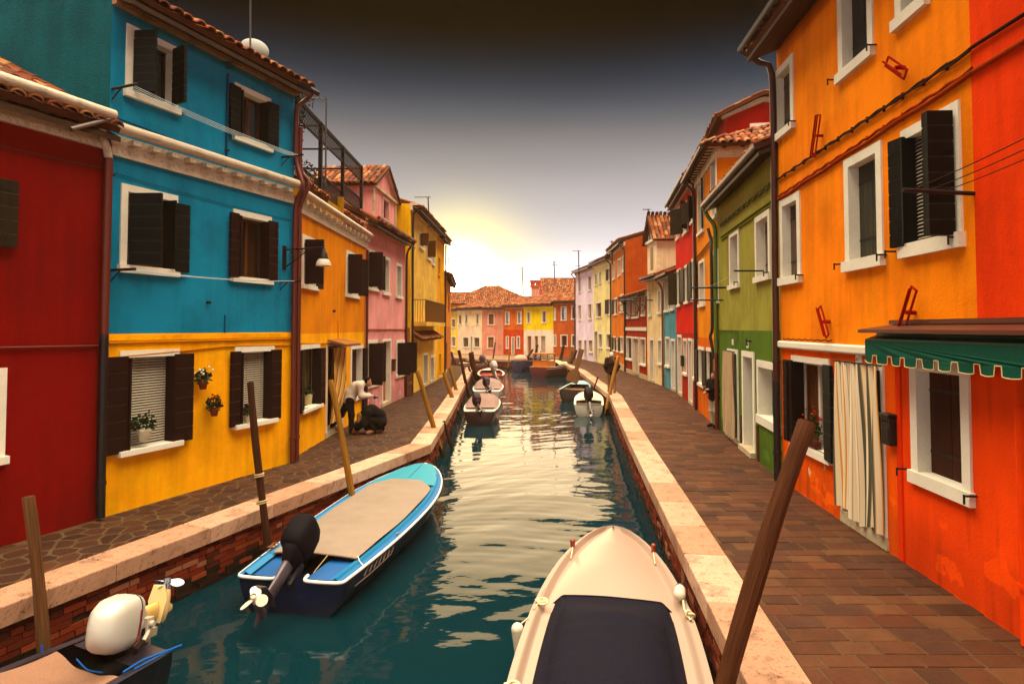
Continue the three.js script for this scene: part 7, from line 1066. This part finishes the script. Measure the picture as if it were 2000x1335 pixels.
// J: joints in the figure's own frame (x right of the figure's left hand side, y up, z forward); clothes are the same bones a little fatter
function person(label, at, turn, J, look) {
  const o = thing('person', label, 'person', at, turn), B = (a, ra, b, rb) => [...J[a], ra, ...J[b], rb], grow = (l, k) => l.map((b) => b.map((v, i) => (i === 3 || i === 7 ? v + k : v)));
  const torso = [B('hip', 0.135, 'waist', 0.125), B('waist', 0.125, 'chest', 0.145), B('chest', 0.145, 'neck', 0.06), B('shL', 0.062, 'shR', 0.062), B('hipL', 0.095, 'hipR', 0.095)];
  const arms = ['L', 'R'].flatMap((s) => [B('sh' + s, 0.058, 'el' + s, 0.044), B('el' + s, 0.043, 'wr' + s, 0.03)]), legs = ['L', 'R'].flatMap((s) => [B('hip' + s, 0.095, 'kn' + s, 0.062), B('kn' + s, 0.06, 'an' + s, 0.042)]), feet = ['L', 'R'].map((s) => B('an' + s, 0.045, 'to' + s, 0.036));
  const d = (p, q, t) => p.map((v, i) => v + (q[i] - v) * t), hd = J.head, fw = J.look ?? [0, 0, 1], add = (p, v, k) => p.map((c, i) => c + v[i] * k), right = [fw[2], 0, -fw[0]];
  const hands = ['L', 'R'].flatMap((s) => { const e = J['el' + s], w = J['wr' + s], v = w.map((c, i) => c - e[i]), l = Math.hypot(...v), u = v.map((c) => c / l), side = [u[2], 0, -u[0]], kn = add(w, u, 0.075), out = [[...w, 0.03, ...kn, 0.036]]; for (let i = 0; i < 4; i++) { const b = add(kn, side, (i - 1.5) * 0.02), L = [0.07, 0.08, 0.075, 0.058][i], m = add(b, u, L * 0.55), t = [m[0] + u[0] * L * 0.35, m[1] - L * 0.35, m[2] + u[2] * L * 0.35]; out.push([...b, 0.0105, ...m, 0.0095], [...m, 0.0095, ...t, 0.008]); } const tb = add(add(w, u, 0.03), side, 0.032); out.push([...tb, 0.013, ...add(add(tb, u, 0.055), side, 0.022), 0.01]); return out; });
  const face = [[...add(hd, [0, 1, 0], 0.03), 0.082, ...add(add(hd, [0, -1, 0], 0.03), fw, 0.015), 0.068], [...add(add(hd, [0, -1, 0], 0.075), fw, 0.035), 0.045, ...add(add(hd, [0, -1, 0], 0.04), fw, 0.03), 0.05], [...add(add(hd, fw, 0.075), [0, 1, 0], 0.005), 0.012, ...add(add(hd, fw, 0.098), [0, -1, 0], 0.025), 0.013], ...[-1, 1].map((s) => [...add(add(hd, right, s * 0.078), [0, 1, 0], 0.01), 0.014, ...add(add(hd, right, s * 0.08), [0, -1, 0], 0.03), 0.01]), [...J.neck, 0.055, ...add(hd, [0, -1, 0], 0.06), 0.052]];
  const skin = mat('skin', C('#c88a68', 0.7), { roughness: 0.6 });
  part(o, 'body', [blob([...torso, ...arms, ...legs, ...feet, face[5]], 0.02, 0.05), blob(face, 0.008, 0.03), blob(hands.filter((_, i) => i < hands.length / 2), 0.006, 0.008), blob(hands.filter((_, i) => i >= hands.length / 2), 0.006, 0.008)], skin);
  part(o, 'eyes', [-1, 1].map((s) => new THREE.SphereGeometry(0.011, 8, 6).translate(...add(add(add(hd, fw, 0.073), right, s * 0.031), [0, 1, 0], 0.012))), plain('#1a1210', 0.6, 0.3));
  part(o, look.topName ?? 'jacket', blob(grow([...torso, ...arms.map((a, i) => (i % 2 ? [a[0], a[1], a[2], a[3], ...d([a[0], a[1], a[2]], [a[4], a[5], a[6]], 0.9), a[7] + 0.006] : a))], look.bulk ?? 0.03), 0.018, 0.06), look.top);
  part(o, 'trousers', blob(grow([...legs, B('hipL', 0.1, 'hipR', 0.1), B('hip', 0.11, 'waist', 0.1)], 0.02), 0.018, 0.05), look.legs);
  part(o, 'shoes', blob(grow(feet, 0.014), 0.014, 0.02), look.shoes ?? plain('#2a1812', 0.6));
  const hb = add(add(hd, [0, 1, 0], 0.045), fw, -0.018); part(o, 'hair', blob([[...hb, 0.088, ...add(add(hd, [0, 1, 0], -0.005), fw, -0.04), 0.078], ...(look.long ? [[...add(hd, fw, -0.05), 0.075, ...add(add(hd, [0, -1, 0], 0.16), fw, -0.03), 0.06]] : [])], 0.01, 0.03), look.hair);
  return o;
}
const stand = () => ({ hip: [0, 0.96, 0], waist: [0, 1.1, 0], chest: [0, 1.3, 0.0], neck: [0, 1.48, 0], head: [0, 1.62, 0.02], shL: [0.18, 1.42, 0], shR: [-0.18, 1.42, 0], elL: [0.23, 1.14, -0.03], elR: [-0.23, 1.14, -0.03], wrL: [0.24, 0.9, 0.05], wrR: [-0.24, 0.9, 0.05], hipL: [0.09, 0.93, 0], hipR: [-0.09, 0.93, 0], knL: [0.1, 0.5, 0.03], knR: [-0.1, 0.5, 0.03], anL: [0.1, 0.07, -0.02], anR: [-0.1, 0.07, -0.02], toL: [0.12, 0.035, 0.15], toR: [-0.12, 0.035, 0.15] });
const facing = (dx, dz) => Math.atan2(dx, dz);
{ // bending over a camera, side on, one leg in the doorway
  const J = Object.assign(stand(), { hip: [0, 0.92, -0.08], waist: [0, 1.05, -0.05], chest: [0, 1.2, 0.1], neck: [0, 1.31, 0.26], head: [0, 1.36, 0.39], shL: [0.17, 1.27, 0.18], shR: [-0.17, 1.27, 0.18], elL: [0.24, 1.0, 0.22], elR: [-0.24, 1.0, 0.22], wrL: [0.09, 0.98, 0.45], wrR: [-0.09, 0.98, 0.45], hipL: [0.09, 0.9, -0.08], hipR: [-0.09, 0.9, -0.08], knL: [0.12, 0.5, -0.28], anL: [0.14, 0.2, -0.52], toL: [0.14, 0.1, -0.38], knR: [-0.1, 0.49, -0.03], anR: [-0.1, 0.075, -0.04], toR: [-0.1, 0.035, 0.13], look: [0, -0.35, 0.93] });
  const p = gnd(688, 846), o = person('person in pale sweatshirt bending over a camera at the striped doorway', p, facing(0.9, -0.25), J, { topName: 'sweatshirt', top: cloth('#d8c0ac', 0.7), legs: cloth('#1e1210', 0.55), hair: plain('#1e0f0a', 0.6), shoes: plain('#a8623a', 0.6) });
  const cm = thing('camera', 'small black camera held by the bending person', 'camera', p.clone().add(V(0, 0.94, 0).add(V(0.9, 0, -0.25).normalize().multiplyScalar(0.57))), facing(0.9, -0.25)); part(cm, 'camera_body', rbox(0.14, 0.09, 0.06, 0.015), plain('#1a1412', 0.6, 0.5)); part(cm, 'lens', new THREE.CylinderGeometry(0.03, 0.034, 0.08, 16).rotateX(Math.PI / 2).translate(0, 0, 0.06), plain('#100c0c', 0.6, 0.35));
}
{ // crouching in black, head down
  const J = Object.assign(stand(), { hip: [0, 0.3, -0.2], waist: [0, 0.44, -0.17], chest: [0, 0.55, 0.03], neck: [0, 0.52, 0.22], head: [0, 0.42, 0.33], shL: [0.16, 0.54, 0.13], shR: [-0.16, 0.54, 0.13], elL: [0.22, 0.3, 0.24], elR: [-0.22, 0.3, 0.24], wrL: [0.08, 0.16, 0.42], wrR: [-0.08, 0.16, 0.42], hipL: [0.1, 0.28, -0.2], hipR: [-0.1, 0.28, -0.2], knL: [0.16, 0.42, 0.18], knR: [-0.15, 0.12, 0.12], anL: [0.14, 0.08, -0.03], anR: [-0.12, 0.08, -0.28], toL: [0.15, 0.035, 0.14], toR: [-0.12, 0.035, -0.14], look: [0, -0.8, 0.6] });
  person('person in black crouching on the left pavement with head bowed', gnd(727, 845), facing(-0.9, 0.3), J, { top: cloth('#170d0a', 0.55), legs: cloth('#1c100c', 0.55), hair: plain('#b07838', 0.6), long: true, bulk: 0.05, shoes: plain('#c8845a', 0.6) });
}
{ // walking away on the right
  const J = Object.assign(stand(), { knL: [0.1, 0.5, 0.12], anL: [0.1, 0.09, 0.14], toL: [0.11, 0.05, 0.3], knR: [-0.1, 0.5, -0.04], anR: [-0.1, 0.1, -0.22], toR: [-0.1, 0.035, -0.08], elL: [0.27, 1.14, -0.08], wrL: [0.2, 0.94, 0.06], elR: [-0.27, 1.14, -0.08], wrR: [-0.2, 0.94, 0.06] });
  person('white haired person in dark jacket walking away on the right pavement', gnd(1195, 767), facing(0.05, -1), J, { top: cloth('#3a2018', 0.55), legs: cloth('#a07858', 0.6), hair: plain('#e8d8c4', 0.75), bulk: 0.045 });
}
{ // leaning out of a doorway
  const f = rightWalls[3 - 0]; const J = Object.assign(stand(), { elL: [0.24, 1.18, 0.1], wrL: [0.1, 1.2, 0.3], elR: [-0.24, 1.16, 0.08], wrR: [-0.1, 1.12, 0.3] });
  const p = gnd(1402, 834.5).add(V(-0.1, 0.03, 0.06)); const q = person('person in dark jacket standing in the doorway of the tall orange house', p, facing(-0.85, 0.45), J, { top: cloth('#1c1210', 0.5), legs: cloth('#d8c09c', 0.62), hair: plain('#1a0e0a', 0.6), bulk: 0.035 }); q.scale.setScalar(0.88);
}
// ---------------------------------------------------------------- aerials and a dish
function aerial(label, top, bot, Z, arms, name = 'television_aerial') { const a = atZ(...top, Z), b = atZ(...bot, Z), o = thing(name, label, 'aerial', b, 0, name === 'television_aerial' ? 'television aerials on the roofs' : undefined), h = a.y - b.y, m = M.aer ??= metal('#5a4a44', 0.6, 0.5); part(o, 'mast', rod(V(0, -0.6, 0), V(a.x - b.x, h, 0), 0.025 * Z / 30 + 0.012, 0.02 * Z / 30 + 0.01), m); const L = []; for (const [y, w, x] of arms) { L.push(rod(V(x - w / 2, h * y, 0), V(x + w / 2, h * y, 0), 0.012 + Z * 0.0002)); for (let i = 0; i < 5; i++) L.push(rod(V(x - w / 2 + w * i / 4, h * y, -0.25), V(x - w / 2 + w * i / 4, h * y, 0.25), 0.008)); } if (L.length) part(o, 'antenna_arm', L, m); return o; }
aerial('tall thin mast with a bent top above the roof terrace', [637, 190], [636, 318], 15.5, [[0.98, 0.5, -0.28]]);
aerial('small aerial on the golden house roof', [836, 384], [838, 420], 28, [[0.98, 0.7, -0.3]]);
aerial('mast rising from the blue house roof at the top edge', [489, -30], [489, 80], 13.5, []);
aerial('aerial over the cream dormer house', [1266, 408], [1270, 450], 33, [[0.98, 0.4, -0.18]]);
aerial('thin aerial beside the red house eaves', [1303, 432], [1305, 462], 33, [[0.8, 0.3, 0]]);
aerial('aerial over the pale yellow house', [1195, 470], [1196, 500], 44, [[0.95, 0.3, 0]]);
aerial('aerial above the lavender house', [1130, 489], [1131, 532], 55, [[0.98, 0.7, -0.2], [0.3, 0.5, -0.1]]);
aerial('aerial over the orange gable at canal end', [1082, 510], [1084, 545], 69, [[0.95, 0.3, 0], [0.8, 0.6, 0]]);
aerial('tall aerial behind the canal end chimney', [1020, 522], [1022, 566], 72, [[0.98, 0.8, -0.2]]);
aerial('utility mast with three crossbars beyond the left row', [876, 503], [878, 585], 50, [[0.98, 1.0, -0.3], [0.93, 1.0, -0.3], [0.88, 1.0, -0.3]], 'utility_mast');
{ const p = atZ(497, 112, 13.8), o = thing('satellite_dish', 'pale round satellite dish behind the blue house roof', 'satellite dish', p, 0.5), R = 0.3; part(o, 'dish', new THREE.SphereGeometry(0.62, 24, 10, 0, 6.2832, 0, 0.52).rotateX(1.2).translate(0, 0, -0.5), mat('dish', C('#a08468', 0.22), { side: THREE.DoubleSide, roughness: 0.5 })); part(o, 'stand', [rod(V(0, 0, -0.05), V(0, -0.9, -0.2), 0.03), rod(V(0, -0.2, 0.02), V(0, 0.0, 0.4), 0.012)], M.aer); }
renderer.render(scene, camera);
